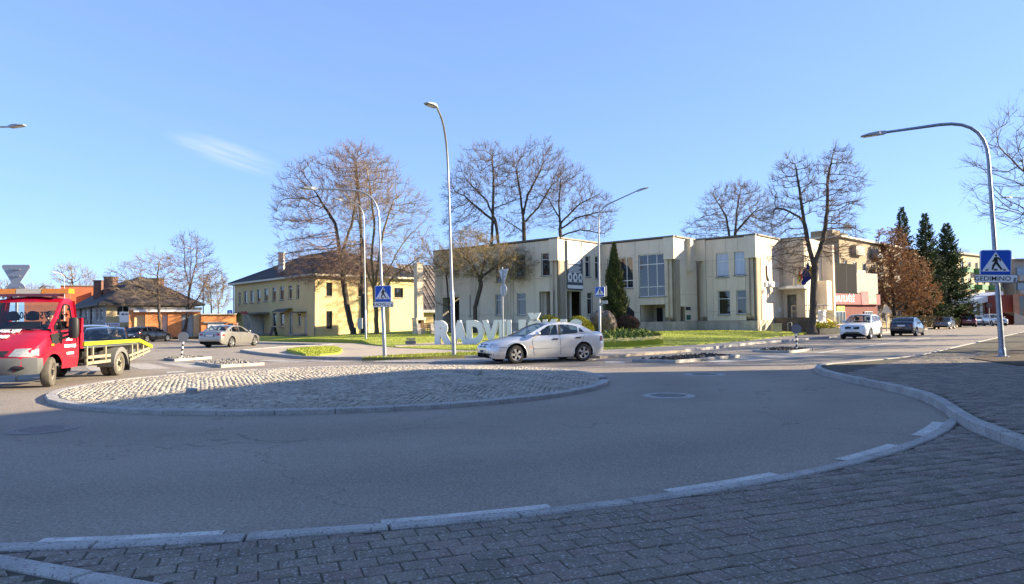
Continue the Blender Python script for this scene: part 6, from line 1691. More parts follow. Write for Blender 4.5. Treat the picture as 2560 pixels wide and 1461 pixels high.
# bumper, lamps, grille, mouldings
k = MB(); V = []; F = []
ys = np.linspace(-1,1,17); rows = [(.36,.90),(.44,.985),(.60,1.0),(.72,.985),(.76,.93)]
for z, kx in rows:
    for y in ys: V.append((.60+.42*kx*(1-abs(y)**3.2*.62)-.02, y*(HWT*1.0), z))
for i in range(len(rows)-1):
    for j in range(16): F.append((i*17+j,i*17+j+1,(i+1)*17+j+1,(i+1)*17+j))
k.add(V, F)
for sgn in (1,-1):
    q = []
    for z, w in ((.36,.93),(.5,1.005),(.62,1.01),(.74,1.0)): q += [(.74,sgn*w*.93,z),(.50,sgn*w,z)]
    k.add(q, [(0,1,3,2),(2,3,5,4),(4,5,7,6)])
k.build('bumper', M_TGREY, tk, smooth=50)
def tpatch(nm, poly, m_, axis, off=.008):
    k = MB(); Vp = []; d = []
    for (a,b_),(c,e) in zip(poly, poly[1:]+poly[:1]):
        n = max(1,int(math.hypot(c-a,e-b_)/.10)); d += [(a+(c-a)*q/n,b_+(e-b_)*q/n) for q in range(n)]
    c = (sum(p[0] for p in d)/len(d), sum(p[1] for p in d)/len(d)); n = len(d)
    for kf in (1,.6,0):
        for p in (d if kf else [c]):
            u, z = c[0]+(p[0]-c[0])*kf, c[1]+(p[1]-c[1])*kf
            if axis == 'F': o, dr = Vector((5,u,z)), Vector((-1,0,0))
            elif axis == 'L': o, dr = Vector((u,4,z)), Vector((0,-1,0))
            else: o, dr = Vector((u,-4,z)), Vector((0,1,0))
            h = tbv.ray_cast(o, dr)[0] or tbv.find_nearest(o+dr*3.2)[0]; Vp.append(h-dr*off)
    k.add(Vp, [(i,(i+1)%n,n+(i+1)%n,n+i) for i in range(n)]+[(n+i,n+(i+1)%n,2*n) for i in range(n)]); return k.build(nm, m_, tk, smooth=60)
for s_ in (1,-1):
    tpatch('headlamp', [(s_*.44,.80),(s_*.88,.78),(s_*.93,.86),(s_*.84,.985),(s_*.52,.975)][::s_], M_LAMPL, 'F', .012)
tpatch('headlamp', [(.60,.80),(.78,.80),(.74,.93),(.58,.97)], M_LAMPL, 'L', .01)
tpatch('grille', [(-.40,.80),(.40,.80),(.40,.93),(-.40,.93)], M_PLAST, 'F'); tpatch('door_seam', [(-1.25,.50),(-1.235,.50),(-1.235,1.36),(-1.25,1.36)], M_PLAST, 'L', .003)
tpatch('door_seam', [(-.42,.50),(-.405,.50),(-.405,1.3),(-.42,1.3)], M_PLAST, 'L', .003)
tpatch('door_handle', [(-1.34,1.10),(-1.27,1.10),(-1.27,1.26),(-1.34,1.26)], M_TRED, 'L', .03)
tpatch('indicator', [(.16,1.02),(.02,1.02),(.02,1.07),(.16,1.07)], M_AMBER, 'L', .02)
k = MB(); k.lathe([(.02,-.05),(.09,-.03),(.10,.02),(.02,.05)], 16, Matrix.Translation((.93,.62,.52))@Matrix.Rotation(PI/2,4,'Y')@Matrix.Diagonal((.55,2.0,1,1))); k.build('fog_lamp', M_PLAST, tk, smooth=50)
# black corner trim, mirror, wipers
for s_ in (1,-1):
    tri_ = [(.14,1.31),(-.40,1.36),(-.40,1.14),(-.12,1.05),(.10,1.09)]
    k = MB(); k.add([(x,s_*(tw(x)*.985+.012),z) for x,z in tri_], [tuple(range(5))]); k.build('corner_trim', M_PLAST, tk)
    k = MB(); k.bar((-.25,s_*1.0,1.18), (-.30,s_*1.24,1.26), .07, .07); k.bar((-.25,s_*.98,1.28), (-.30,s_*1.22,1.36), .05, .05)
    k.lathe([(.01,-.27),(.10,-.26),(.13,-.18),(.135,.0),(.13,.2),(.10,.26),(.01,.27)], 14, Matrix.Translation((-.32,s_*1.30,1.46))@Matrix.Diagonal((.62,.92,1,1))); k.build('door_mirror', M_PLAST, tk, smooth=50)
k = MB()
for y in (.55,-.25): k.tube([(.06,y,1.41),(-.02,y-.35,1.48),(-.05,y-.62,1.50)], .014, 5)
k.build('wiper', M_BLACK, tk)
# beacon bar
k = MB(); k.box(-1.18,-.80,-.72,.72,2.29,2.35); k.box(-1.05,-.95,-.6,-.5,2.2,2.29); k.box(-1.05,-.95,.5,.6,2.2,2.29); k.build('beacon_base', M_TRED, tk)
for y0,y1,m_ in ((-.98,-.32,M_AMBER),(-.32,.30,mat('beacon_centre',(0.52,0.46,0.36),rough=.3,var=.1,coat=.4)),(.30,.98,M_AMBER)):
    k = MB(); k.prism([(-1.2,2.36),(-.78,2.36),(-.82,2.49),(-1.16,2.49)], y0+.01, y1-.01, Matrix(((1,0,0,0),(0,0,1,0),(0,1,0,0),(0,0,0,1)))); k.build('beacon_lens', m_, tk)
k = MB(); k.tube([(-.86,-.15,2.2),(-1.30,.15,2.6)], .012, 5); k.build('aerial', M_BLACK, tk)
for ch in tk.children:                        # the short cab ends just behind the door
    if ch.type == 'MESH' and not ch.name.startswith(('bumper','headlamp','grille','fog_lamp','indicator')):
        for v in ch.data.vertices:
            if v.co.x < -.4: v.co.x = -.4+(v.co.x+.4)*.80
# chassis, bed
LB0, LB1, LB2 = -1.46, -5.05, -6.05
k = MB()
for y in (.42,-.42): k.box(LB1,-.9,y-.05,y+.05,.62,.80)
k.box(LB1,LB0,-1.0,1.0,.90,.94); k.build('chassis', M_TGREY, tk)
k = MB()
for y in (1.02,-1.02):
    k.box(LB1,LB0+.05,y-.04,y+.04,.965,1.075)
    k.obox(((LB1+LB2)/2,y,.90),((LB1-LB2)/2,0,.115),(0,.04,0),(0,0,.058))
k.build('bed_edge', M_YELL, tk)
k = MB(); k.add([(LB1,-1,.93),(LB1,1,.93),(LB2,1,.72),(LB2,-1,.72)], [(0,1,2,3)]); k.build('ramp_plate', M_TGREY, tk)
k = MB(); k.box(LB0-.02,LB0+.14,-1.0,1.0,.9,1.32); k.box(LB0+.0,LB0+.1,.80,1.0,1.3,1.72); k.box(LB0+.0,LB0+.1,-1.0,-.80,1.3,1.72); k.build('headboard', M_TRED, tk)
for y in (1.0,-1.0):
    k = MB()
    k.box(-3.05,LB0-.15,y-.03,y+.03,.60,.68); k.box(-3.05,LB0-.15,y-.03,y+.03,.44,.52); k.box(LB0-.21,LB0-.15,y-.03,y+.03,.42,.95)
    for x in (-1.98,-2.75): k.box(x-.03,x+.03,y-.03,y+.03,.45,.92)
    k.build('side_guard', M_CREAMM, tk)
    k = MB(); k.bar((LB1+.75,y,.56),(LB2+.1,y,.76),.06); k.bar((LB1+.75,y,.42),(LB2+.1,y,.66),.06)
    for x in (-4.55,-4.95,-5.4): k.box(x-.03,x+.03,y-.03,y+.03,.5,.9)
    k.build('rear_guard', M_CREAMM, tk)
k = MB(); k.lathe([(.02,-.2),(.16,-.2),(.16,.2),(.02,.2)], 14, Matrix.Translation((-2.25,.55,.72))@Matrix.Rotation(PI/2,4,'Y')); k.box(-2.9,-2.5,.3,.8,.45,.75); k.box(-3.2,-1.7,-.2,.2,.35,.55)
for x in (-2.1,-2.6,-3.0): k.bar((x,.3,.8),(x-.2,.95,.85),.05)
k.build('tank', M_BLACK, tk, smooth=40)
for y in (.86,-.86):
    k = MB(); P = [(-WBT-.50*math.cos(a), .36+.50*math.sin(a)) for a in np.linspace(-.1,PI+.15,16)]
    for (x0,z0),(x1,z1) in zip(P,P[1:]): k.add([(x0,y-.28*(1 if y > 0 else -1),z0),(x1,y-.28*(1 if y > 0 else -1),z1),(x1,y+.20*(1 if y > 0 else -1),z1),(x0,y+.20*(1 if y > 0 else -1),z0),(x0,y+.20*(1 if y > 0 else -1),z0-.14),(x1,y+.20*(1 if y > 0 else -1),z1-.14)], [(0,1,2,3),(3,2,5,4)])
    k.build('mudguard', mat('grey_mudguard',(0.17,0.17,0.165),rough=.6,var=.1), tk, smooth=60)
    k = MB(); k.box(-WBT-.60,-WBT-.57,y-.2,y+.2,.12,.52); k.build('mud_flap', M_BLACK, tk)
k = MB(); k.tube([(LB2-.02,.5,.74),(LB2-.22,.5,.72),(LB2-.30,.5,.76),(LB2-.28,.5,.83)], .025, 6); k.build('tow_hook', M_BLACK, tk)
M_VRIM = mat('dusty_steel_rim',(0.42,0.38,0.32),rough=.5,metal=.4,var=.2,vs=8)
for s_ in (1,-1):
    add_wheel(tk, 0, s_*.87, .37, .22, 'van', s_, 0.28, key='t', tm=M_RUBBERD, rm=M_VRIM)
    add_wheel(tk, -WBT, s_*.92, .36, .20, 'van', s_, 0, key='u', tm=M_RUBBERD, rm=mat('dusty_inner_rim',(0.36,0.33,0.25),rough=.7,var=.2,vs=8)); add_wheel(tk, -WBT, s_*.68, .36, .20, 'van', s_, 0, key='u')
# lettering
ML = Matrix(((-1,0,0,0),(0,0,1,0),(0,1,0,0),(0,0,0,1)))
put_text('door_lettering', 'PAGALBA KELYJE', .09, Matrix.Translation((-.78,HWT*.998,.99))@ML, M_WHITE, tk, .004, .008, .84)
put_text('door_number', '+37067506060', .075, Matrix.Translation((-.78,HWT*1.001,.80))@ML, M_WHITE, tk, .004, .006, .80)
k = MB(); k.prism([(-.22,0),(.02,.17),(.10,.20),(-.04,.09),(-.02,0)], 0, .004, Matrix.Translation((-.78,HWT*.985,1.12))@ML); k.build('door_emblem', M_WHITE, tk)
put_text('emblem_word', 'LUBAI', .07, Matrix.Translation((-.83,HWT*.985,1.14))@ML, M_WHITE, tk, .004, .004, .9)
def hood_M(x, y, z, tilt):
    return Matrix.Translation((x,y,z))@Matrix.Rotation(-PI/2+0,4,'Z').inverted()@Matrix.Rotation(tilt,4,'X')
MH = lambda x, z: Matrix.Translation((x,-.32,z))@Matrix.Rotation(R(29),4,'Y')@Matrix(((0,-1,0,0),(1,0,0,0),(0,0,1,0),(0,0,0,1)))
put_text('bonnet_lettering', 'PAGALBA KELYJE', .20, MH(.16,1.405), M_WHITE, tk, .004, .012, .80)
put_text('bonnet_number', '+37067506060', .20, MH(.42,1.262), M_WHITE, tk, .004, .012, .80)

# ------------------------------------------------------------------ the driver
def person_mesh(joints, edges, radii, subd=2):
    me = bpy.data.meshes.new('figure'); me.from_pydata(joints, edges, []); ob = bpy.data.objects.new('figure', me); COL.objects.link(ob)
    sk = ob.modifiers.new('s', 'SKIN'); ss_ = ob.modifiers.new('d', 'SUBSURF'); ss_.levels = ss_.render_levels = subd
    for v, r_ in zip(me.skin_vertices[0].data, radii): v.radius = (r_ if isinstance(r_, tuple) else (r_,r_)); v.use_root = False
    me.skin_vertices[0].data[0].use_root = True
    dg = bpy.context.evaluated_depsgraph_get(); m2 = bpy.data.meshes.new_from_object(ob.evaluated_get(dg)); bpy.data.objects.remove(ob); return m2
M_SKIN = mat('skin', (0.50,0.30,0.21), rough=.6, var=.06); M_JACK = mat('dark_jacket', (0.02,0.022,0.03), rough=.85, var=.2, vs=9)
J = [(0,0,.10),(0,0,.32),(.02,0,.52),(.04,0,.63),(.06,0,.71),(.065,0,.80),(.06,0,.87),           # pelvis .. crown
     (.02,.19,.55),(.14,.25,.34),(.38,.20,.40),(.46,.17,.43),(.02,-.19,.55),(.14,-.25,.34),(.38,-.14,.40),(.46,-.10,.43),
     (.02,.10,.08),(.42,.12,.12),(.62,.12,-.22),(.02,-.10,.08),(.42,-.12,.12),(.62,-.12,-.22)]
Ed = [(0,1),(1,2),(2,3),(3,4),(4,5),(5,6),(2,7),(7,8),(8,9),(9,10),(2,11),(11,12),(12,13),(13,14),(0,15),(15,16),(16,17),(0,18),(18,19),(19,20)]
Ra = [(.15,.13),(.155,.12),(.15,.11),(.062,.06),(.085,.075),(.098,.082),(.07,.062),.075,.055,.04,.036,.075,.055,.04,.036,.09,.075,.05,.09,.075,.05]
pm_ = person_mesh(J, Ed, Ra)
pm_.materials.append(M_JACK); pm_.materials.append(M_SKIN)
for p_ in pm_.polygons:
    c = p_.center; p_.material_index = 1 if c.z > .60 or (c.x > .40 and c.z > .3) else 0; p_.use_smooth = True
def seat_person(label, loc, yaw, rz_head=0.0):
    t = thing('person', label, 'person', loc, yaw)
    link('body', pm_, t)
    k = MB(); k.lathe([(.104,0),(.106,.05),(.085,.10),(.02,.125)], 16, Matrix.Translation((.06,0,.845))@Matrix.Diagonal((1.05,.88,1,1))); k.prism([(.08,-.08),(.20,-.06),(.225,0),(.20,.06),(.08,.08)], .845, .86); k.build('cap', mat('dark_cap',(0.02,0.02,0.022),rough=.8,var=.1), t, smooth=40)
    k = MB(); k.box(.145,.16,-.075,.075,.785,.815); k.build('glasses', M_BLACK, t)
    k = MB(); k.prism([(.155,-.016),(.188,0),(.155,.016)], .745, .785); k.box(.146,.152,-.03,.03,.715,.725); k.build('nose', M_SKIN, t)
    k = MB()
    for s_ in (1,-1):
        for f in range(4): k.tube([(.455,s_*.17-.02,.415+.02*f),(.50,s_*.15,.42+.02*f),(.515,s_*.125,.42+.02*f),(.49,s_*.11,.42+.02*f)], [.011,.011,.010,.008], 6)
        k.tube([(.45,s_*.15,.46),(.48,s_*.12,.475),(.50,s_*.11,.465)], [.013,.012,.009], 6)
    k.build('fingers', M_SKIN, t, smooth=60)
    return t
q = Matrix.Translation(tk.location)@Matrix.Rotation(yawdir(d_.x,d_.y),4,'Z')@Vector((-.90,.48,.95))
seat_person('driver in a dark cap and jacket at the wheel of the red tow truck', q, yawdir(d_.x,d_.y))
q = Matrix.Translation((-16.6,28.4,0))@Matrix.Rotation(R(-62),4,'Z')@Vector((-.15,.36,.46))
seat_person('driver in dark clothes at the wheel of the black saloon behind the tow truck', q, R(-62))
q = Matrix.Translation(sv.location)@Matrix.Rotation(sv.rotation_euler.z,4,'Z')@Vector((-.17,.36,.42))
# ================================================================== trees and plants
def tube_np(P0, P1, R0, R1, n):
    """independent prisms for many branch segments at once"""
    P0, P1 = np.asarray(P0,float), np.asarray(P1,float); D = P1-P0
    L = np.linalg.norm(D,axis=1,keepdims=True); L[L == 0] = 1e-6; D = D/L
    U = np.where(np.abs(D[:,2:3]) < .9, np.array([[0,0,1.]]), np.array([[1.,0,0]]))
    A = np.cross(D,U); A /= np.linalg.norm(A,axis=1,keepdims=True); B = np.cross(D,A)
    m = len(P0); V = np.zeros((m,2*n,3))
    for k in range(n):
        c, s = math.cos(2*PI*k/n), math.sin(2*PI*k/n); d = A*c+B*s
        V[:,k] = P0+d*np.asarray(R0)[:,None]; V[:,n+k] = P1+d*np.asarray(R1)[:,None]
    F = np.array([[k,(k+1)%n,n+(k+1)%n,n+k] for k in range(n)])
    F = (F[None]+2*n*np.arange(m)[:,None,None]).reshape(-1,4)
    return V.reshape(-1,3), F
def grow(trunks, ells, nat, seed, step=.40, kill=.62, infl=6.0, tip=.011, expo=2.0, gnarl=.18, up=.10):
    """space colonisation: trunks = polylines, ells = crown ellipsoids (centre, radii, weight)"""
    q = np.random.default_rng(seed)
    A = []
    wt = np.array([e[2] for e in ells],float); wt /= wt.sum()
    for (c, r, w), k in zip(ells, wt):
        n = int(nat*k); d = q.normal(size=(n,3)); d /= np.linalg.norm(d,axis=1,keepdims=True)
        rad = q.uniform(0.05,1,n)**(1/2.4); A.append(np.array(c)+d*rad[:,None]*np.array(r))
    A = np.concatenate(A)
    N = []; par = []
    for tr in trunks:
        pts = [Vector(p) for p in tr[1]]; prev = tr[0] if tr[0] >= 0 else -1
        if tr[0] == -2: prev = int(np.argmin([np.linalg.norm(np.array(x)-np.array(pts[0])) for x in N]))
        first = True
        for a, b in zip(pts, pts[1:]):
            n = max(1,int((b-a).length/step))
            for k in range(n+(1 if b is pts[-1] else 0)):
                p = a+(b-a)*(k/n)
                if first and prev >= 0: first = False; continue
                first = False
                N.append(np.array(p)+q.normal(0,.02,3)); par.append(prev); prev = len(N)-1
    N = [np.array(x) for x in N]
    near = np.full(len(A),1e9); idx = np.zeros(len(A),int); done = 0
    alive = np.ones(len(A),bool)
    for it in range(110):
        new = np.array(N[done:])
        if len(new) == 0: break
        ai = np.where(alive)[0]
        if len(ai) == 0: break
        for c in range(0, len(new), 400):
            D = np.linalg.norm(A[ai][:,None]-new[None,c:c+400],axis=2); j = D.argmin(1); d = D[np.arange(len(ai)),j]
            bt = d < near[ai]; near[ai[bt]] = d[bt]; idx[ai[bt]] = done+c+j[bt]
        done = len(N)
        alive &= near > kill
        ai = np.where(alive & (near < infl))[0]
        if len(ai) == 0: break
        acc = {}
        for a in ai:
            v = A[a]-N[idx[a]]; v = v/(np.linalg.norm(v)+1e-9)
            if idx[a] in acc: acc[idx[a]] += v
            else: acc[idx[a]] = v.copy()
        for k, v in acc.items():
            v = v/(np.linalg.norm(v)+1e-9)+q.normal(0,gnarl*.6,3)+np.array([0,0,up]); v /= np.linalg.norm(v)
            N.append(N[k]+v*step); par.append(k)
    N = np.array(N); par = np.array(par)
    rad = np.zeros(len(N)); kids = np.zeros(len(N),int)
    acc = np.zeros(len(N))
    for i in range(len(N)-1,-1,-1):
        if acc[i] == 0: acc[i] = tip**expo
        if par[i] >= 0: acc[par[i]] += acc[i]; kids[par[i]] += 1
    rad = acc**(1/expo)
    return N, par, rad, kids, q
def twigs(N, par, rad, kids, q, thr, dens, length, r, droop=0.0, spread=.9):
    """fine twigs along every thin branch, each with a side twig or two"""
    ids = np.where((rad < thr) & (par >= 0))[0]
    P0, P1, R0, R1 = [], [], [], []
    tips = []
    ctr = np.array([N[0][0],N[0][1],N[:,2].mean()])
    for i in ids:
        d = N[i]-N[par[i]]; l = np.linalg.norm(d)+1e-9; d /= l
        o = N[i]-ctr; o /= np.linalg.norm(o)+1e-9
        n = q.poisson(dens*1.45*(2.6 if kids[i] == 0 else 1.25))
        for _ in range(n):
            v = d*.55+o*.45+q.normal(0,spread*.42,3)+np.array([0,0,.30-droop*2]); v /= np.linalg.norm(v)
            p = N[par[i]]+(N[i]-N[par[i]])*q.uniform(.1,1); L = length*q.uniform(.4,1.25)
            m = p+v*L*.5; v2 = v+q.normal(0,.16,3)+np.array([0,0,.10-droop]); v2 /= np.linalg.norm(v2); e = m+v2*L*.5
            P0 += [p,m]; P1 += [m,e]; R0 += [r,r*.75]; R1 += [r*.75,r*.4]; tips += [m,e]
            for _k in range(2):
                v3 = v2+q.normal(0,.45,3); v3 /= np.linalg.norm(v3); e2 = m+v3*L*q.uniform(.25,.5); P0.append(m); P1.append(e2); R0.append(r*.6); R1.append(r*.35); tips.append(e2)
    return P0, P1, R0, R1, np.array(tips)
M_BARK = mat('dark_bark', (0.075,0.062,0.05), rough=.95, var=.3, vs=3, bump=.9, bs=14, fine=.35)
M_BARKM = mat('mossy_bark', (0.22,0.16,0.065), rough=.95, var=.35, vs=1.6, col2=(0.12,0.085,0.05), bump=.9, bs=14, fine=.3)
M_TWIG = mat('twig_bark', (0.14,0.10,0.075), rough=.95, var=.25, vs=2)
M_TWIGL = mat('light_twig_bark', (0.25,0.19,0.13), rough=.95, var=.25, vs=2)
M_TWIGP = mat('reddish_twig_bark', (0.21,0.14,0.11), rough=.95, var=.2, vs=2)
def leaves(tips, n, size, q, flat=.5):
    t = tips[q.integers(0,len(tips),n)]+q.normal(0,.06,(n,3))
    a = q.normal(size=(n,3)); a /= np.linalg.norm(a,axis=1,keepdims=True); b = np.cross(a,q.normal(size=(n,3))); b /= np.linalg.norm(b,axis=1,keepdims=True)
    s = (size*q.uniform(.6,1.3,n))[:,None]
    V = np.stack([t-a*s, t-b*s*.5, t+a*s, t+b*s*.5],1)
    return V.reshape(-1,3), np.arange(4*n).reshape(-1,4)
def tree(name, label, base, trunks, ells, nat, seed, group=None, thr=.05, dens=1.0, tl=.8, tr=.011, bark=None, twig=None, droop=0.0, leaf=None, split=.055, **kw):
    base = Vector(base)
    N, par, rad, kids, q = grow(trunks, ells, int(nat*2.6), seed, **kw)
    t = thing(name, label, 'tree', base, 0, group)
    I = np.where(par >= 0)[0]; P0, P1, R0, R1 = N[par[I]], N[I], np.minimum(rad[par[I]],rad[I]*1.35), rad[I]
    big = R1 > split
    V, F = tube_np(P0[big]-(P1[big]-P0[big])*.06, P1[big]+(P1[big]-P0[big])*.06, R0[big], R1[big], 9)
    # root flare
    rr = [k for k in range(len(N)) if par[k] < 0]
    V2 = []; F2 = []; 
    for k in rr:
        mbx = MB(); rk = rad[k]; c = N[k]; mbx.lathe([(rk*1.65,-.15),(rk*1.35,.10),(rk*1.12,.40),(rk*.98,.9)], 11, Matrix.Translation(Vector(c)), cap=False); o = len(V)+len(V2); V2 += [tuple(x) for x in mbx.v]; F2 += [[i+o for i in f] for f in mbx.f]
    if V2: V = np.concatenate([V,np.array(V2)]); F = np.concatenate([F,np.array(F2)])
    npmesh('trunk', V, F, bark or M_BARK, t, world=True, smooth=True)
    sm = ~big
    a, b, c, d, tips = twigs(N, par, rad, kids, q, thr, dens, tl, tr*.88, droop)
    VA, FA = tube_np(P0[sm], P1[sm], R0[sm], R1[sm], 4)
    VB, FB = tube_np(np.array(a), np.array(b), np.array(c), np.array(d), 3)
    npmesh('crown', np.concatenate([VA,VB]), np.concatenate([FA,FB+len(VA)]), twig or M_TWIG, t, world=True)
    if leaf:
        n, size, lm = leaf
        V, F = leaves(tips, n, size, q); npmesh('foliage', V, F, lm, t, world=True)
    return t, tips
def E(px, py, rx, ry, y, w=1.0, ky=1.0):
    """crown ellipsoid drawn in the photograph at depth y"""
    c = at(px,py,y); s = y/FPX
    return ((c.x,c.y,c.z),(rx*s,rx*s*ky,ry*s),w)
def T(pts, y, par=-1, z0=None, dy=0.0):
    P = [at(px,py,y+dy*i) for i,(px,py) in enumerate(pts)]
    if z0 is not None: P[0].z = z0
    return (par, [tuple(p) for p in P])

# the big pair in front of the yellow gable, and the moss covered tree beside them
y = 73.0
tree('bare_tree', 'dark bare tree with a trunk leaning left before the yellow gable', at(884,842,y), [T([(884,842),(868,770),(858,700),(852,640),(838,560),(800,500)],y,z0=.1), T([(852,640),(880,560),(893,470),(886,400)],y,-2)],
     [E(790,520,112,130,y,1.0), E(860,450,70,95,y,.8), E(765,650,88,66,y,.9), E(850,650,95,66,y,1.3)], 1800, 11, 'bare park trees', tip=.013, tr=.014, dens=1.15, tl=1.0, thr=.06, twig=M_TWIGP)
y = 72.0
tree('bare_tree', 'dark upright bare tree just behind the grey cabinet and lamp post', at(908,842,y), [T([(908,842),(907,760),(905,660),(902,560),(896,470),(890,400)],y,z0=.1)],
     [E(915,470,85,100,y,1.0), E(900,420,60,65,y,.5), E(900,660,95,65,y,1.2)], 1350, 12, 'bare park trees', tip=.013, tr=.014, dens=1.1, tl=1.0, thr=.06, twig=M_TWIGP)
y = 64.0
tree('bare_tree', 'tall bare tree with mossy yellow brown bark and many upright limbs beside the sign post', at(941,850,y),
     [T([(941,850),(941,790),(936,730)],y,z0=.12), T([(936,730),(915,670),(905,600),(890,520)],y,-2), T([(936,730),(928,650),(936,560),(925,470),(915,410)],y,-2), T([(936,730),(946,650),(960,570),(985,500)],y,-2), T([(936,730),(968,680),(1000,620)],y,-2), T([(938,760),(985,690),(1040,650)],y,-2)],
     [E(945,520,95,130,y,1.3), E(1010,560,75,100,y,.8), E(1010,665,75,60,y,.8), E(905,600,60,80,y,.5)], 1700, 13, 'bare park trees', tip=.0115, tr=.012, dens=1.0, tl=.9, thr=.055, bark=M_BARKM, twig=M_TWIGL, gnarl=.12)
# oaks behind the town hall
y = 80.0
tree('bare_oak', 'bare oak with twin stems rising behind the town hall roof, nearest the tall lamp', at(1236,760,y), [T([(1225,800),(1228,620),(1232,540),(1234,440),(1230,390)],y,z0=.2), T([(1245,800),(1246,610),(1240,555),(1215,500),(1180,465)],y,-1,z0=.2), T([(1238,520),(1290,500),(1330,490)],y,-2), T([(1243,560),(1200,525),(1160,490)],y,-2)],
     [E(1215,450,88,100,y,1.2), E(1165,490,62,75,y,.7), E(1160,560,58,45,y,.4)], 1400, 21, 'bare oaks behind the town hall', tip=.014, tr=.013, dens=.9, tl=.95, thr=.06, gnarl=.30, up=.05)
tree('bare_oak', 'broad bare oak behind the town hall, between two others', at(1313,760,y+2), [T([(1313,800),(1311,600),(1308,540),(1318,490),(1345,440)],y+2,z0=.2), T([(1309,555),(1300,480),(1290,420)],y+2,-2), T([(1309,560),(1345,520),(1375,470)],y+2,-2), T([(1309,580),(1270,555),(1250,540)],y+2,-2)],
     [E(1345,440,85,92,y+2,1.2), E(1300,440,60,70,y+2,.5), E(1290,560,50,40,y+2,.3)], 1400, 22, 'bare oaks behind the town hall', tip=.014, tr=.013, dens=.9, tl=.95, thr=.06, gnarl=.32, up=.05)
tree('bare_oak', 'spreading bare oak over the banner corner of the town hall', at(1402,760,y), [T([(1402,800),(1402,592),(1398,545),(1372,500),(1340,480)],y,z0=.2), T([(1402,570),(1397,510),(1402,450)],y,-2), T([(1402,575),(1440,545),(1500,530)],y,-2), T([(1403,590),(1450,575),(1510,585)],y,-2), T([(1400,560),(1450,510),(1490,490)],y,-2)],
     [E(1425,480,62,75,y,.9), E(1480,540,68,65,y,1.1), E(1370,530,50,50,y,.4)], 1300, 23, 'bare oaks behind the town hall', tip=.014, tr=.013, dens=.9, tl=.95, thr=.06, gnarl=.32, up=.05)
y = 92.0
tree('bare_oak', 'rounded bare tree behind the right-hand end block of the town hall', at(1832,760,y), [T([(1828,800),(1825,600),(1815,540),(1790,500)],y,z0=.2), T([(1838,800),(1838,590),(1842,530),(1850,480)],y,-1,z0=.2), T([(1840,580),(1885,530)],y,-2)],
     [E(1838,520,92,66,y,1.5), E(1760,580,55,40,y,.4), E(1905,560,55,50,y,.6)], 1300, 24, 'bare trees by the street', tip=.014, tr=.015, dens=.9, tl=1.0, thr=.06, gnarl=.26)
y = 55.0
tree('forked_tree', 'dark forked bare tree before the town hall entrance flags', at(2030,830,y), [T([(2030,832),(2034,740),(2036,665),(2018,600),(2008,540),(1998,470),(1988,410)],y,z0=.35), T([(2036,665),(2058,600),(2068,530),(2070,450),(2086,370)],y,-2), T([(2010,550),(1975,530),(1940,520)],y,-2)],
     [E(1985,480,62,95,y,.9), E(2085,480,72,110,y,1.1), E(1965,560,60,55,y,.5), E(2100,600,60,60,y,.7), E(1980,640,65,55,y,.7)], 1900, 25, 'bare trees by the street', tip=.018, tr=.012, dens=1.5, tl=.9, thr=.055, droop=.04, gnarl=.24, up=.16)
# small yellow-green tree and its leaning dark neighbour
y = 60.0
M_CATK = mat('spring_catkin', (0.24,0.19,0.05), rough=.8, var=.3, vs=1.5, transl=.35)
tree('spring_tree', 'small spreading tree with yellow green spring catkins before the town hall', at(1188,822,y), [T([(1187,822),(1188,770),(1202,715),(1200,690)],y,z0=.35), T([(1200,700),(1180,660),(1150,640)],y,-2), T([(1201,695),(1215,640),(1220,610)],y,-2), T([(1201,695),(1250,660),(1280,640)],y,-2)],
     [E(1205,650,105,52,y,1.6), E(1290,665,48,48,y,.6), E(1180,610,60,36,y,.6), E(1130,660,38,40,y,.5)], 1100, 31, None, tip=.011, tr=.008, dens=1.5, tl=.7, thr=.05, twig=M_TWIGL, leaf=(10000,.048,M_CATK), gnarl=.3, step=.28, kill=.42)
y = 66.0
tree('leaning_tree', 'dark tree behind the white letters with one long low arching limb', at(1128,830,y), [T([(1128,842),(1122,760),(1116,690),(1124,640)],y,z0=.3), T([(1124,768),(1090,757),(1082,735),(1070,715),(1055,690)],y,-2), T([(1116,690),(1140,650),(1150,625)],y,-2), T([(1118,680),(1092,660),(1080,645)],y,-2)],
     [E(1075,650,50,60,y,.8), E(1130,655,55,45,y,.8)], 600, 32, None, tip=.011, tr=.009, dens=1.3, tl=.7, thr=.05, gnarl=.3, leaf=(3500,.05,M_CATK))
# left-hand trees
y = 67.0
tree('garage_tree', 'low dark bare tree with a wide crown before the tiled house', at(402,840,y), [T([(404,843),(398,795),(396,745),(393,690),(400,650)],y,z0=.12), T([(399,800),(384,790),(378,778)],y,-2), T([(396,745),(370,725),(335,715)],y,-2)],
     [E(375,715,90,42,y,1.2), E(385,665,60,34,y,.7), E(320,690,55,30,y,.3)], 1000, 41, 'trees before the garages', tip=.013, tr=.012, dens=1.2, tl=.9, thr=.055, twig=M_TWIGL, droop=.05)
y = 69.0
tree('garage_tree', 'tall egg shaped bare tree with a forked dark foot before the garages', at(463,840,y), [T([(458,841),(468,790),(472,750),(476,680),(478,620),(478,590)],y,z0=.12), T([(470,780),(500,740),(515,700)],y,-2), T([(474,720),(460,660),(462,610)],y,-2), T([(473,730),(490,660),(492,610)],y,-2)],
     [E(478,640,52,56,y,1.2), E(480,700,82,62,y,1.3)], 1500, 42, 'trees before the garages', tip=.012, tr=.012, dens=1.1, tl=.9, thr=.055, twig=M_TWIGP, gnarl=.1, up=.3)
y = 150.0
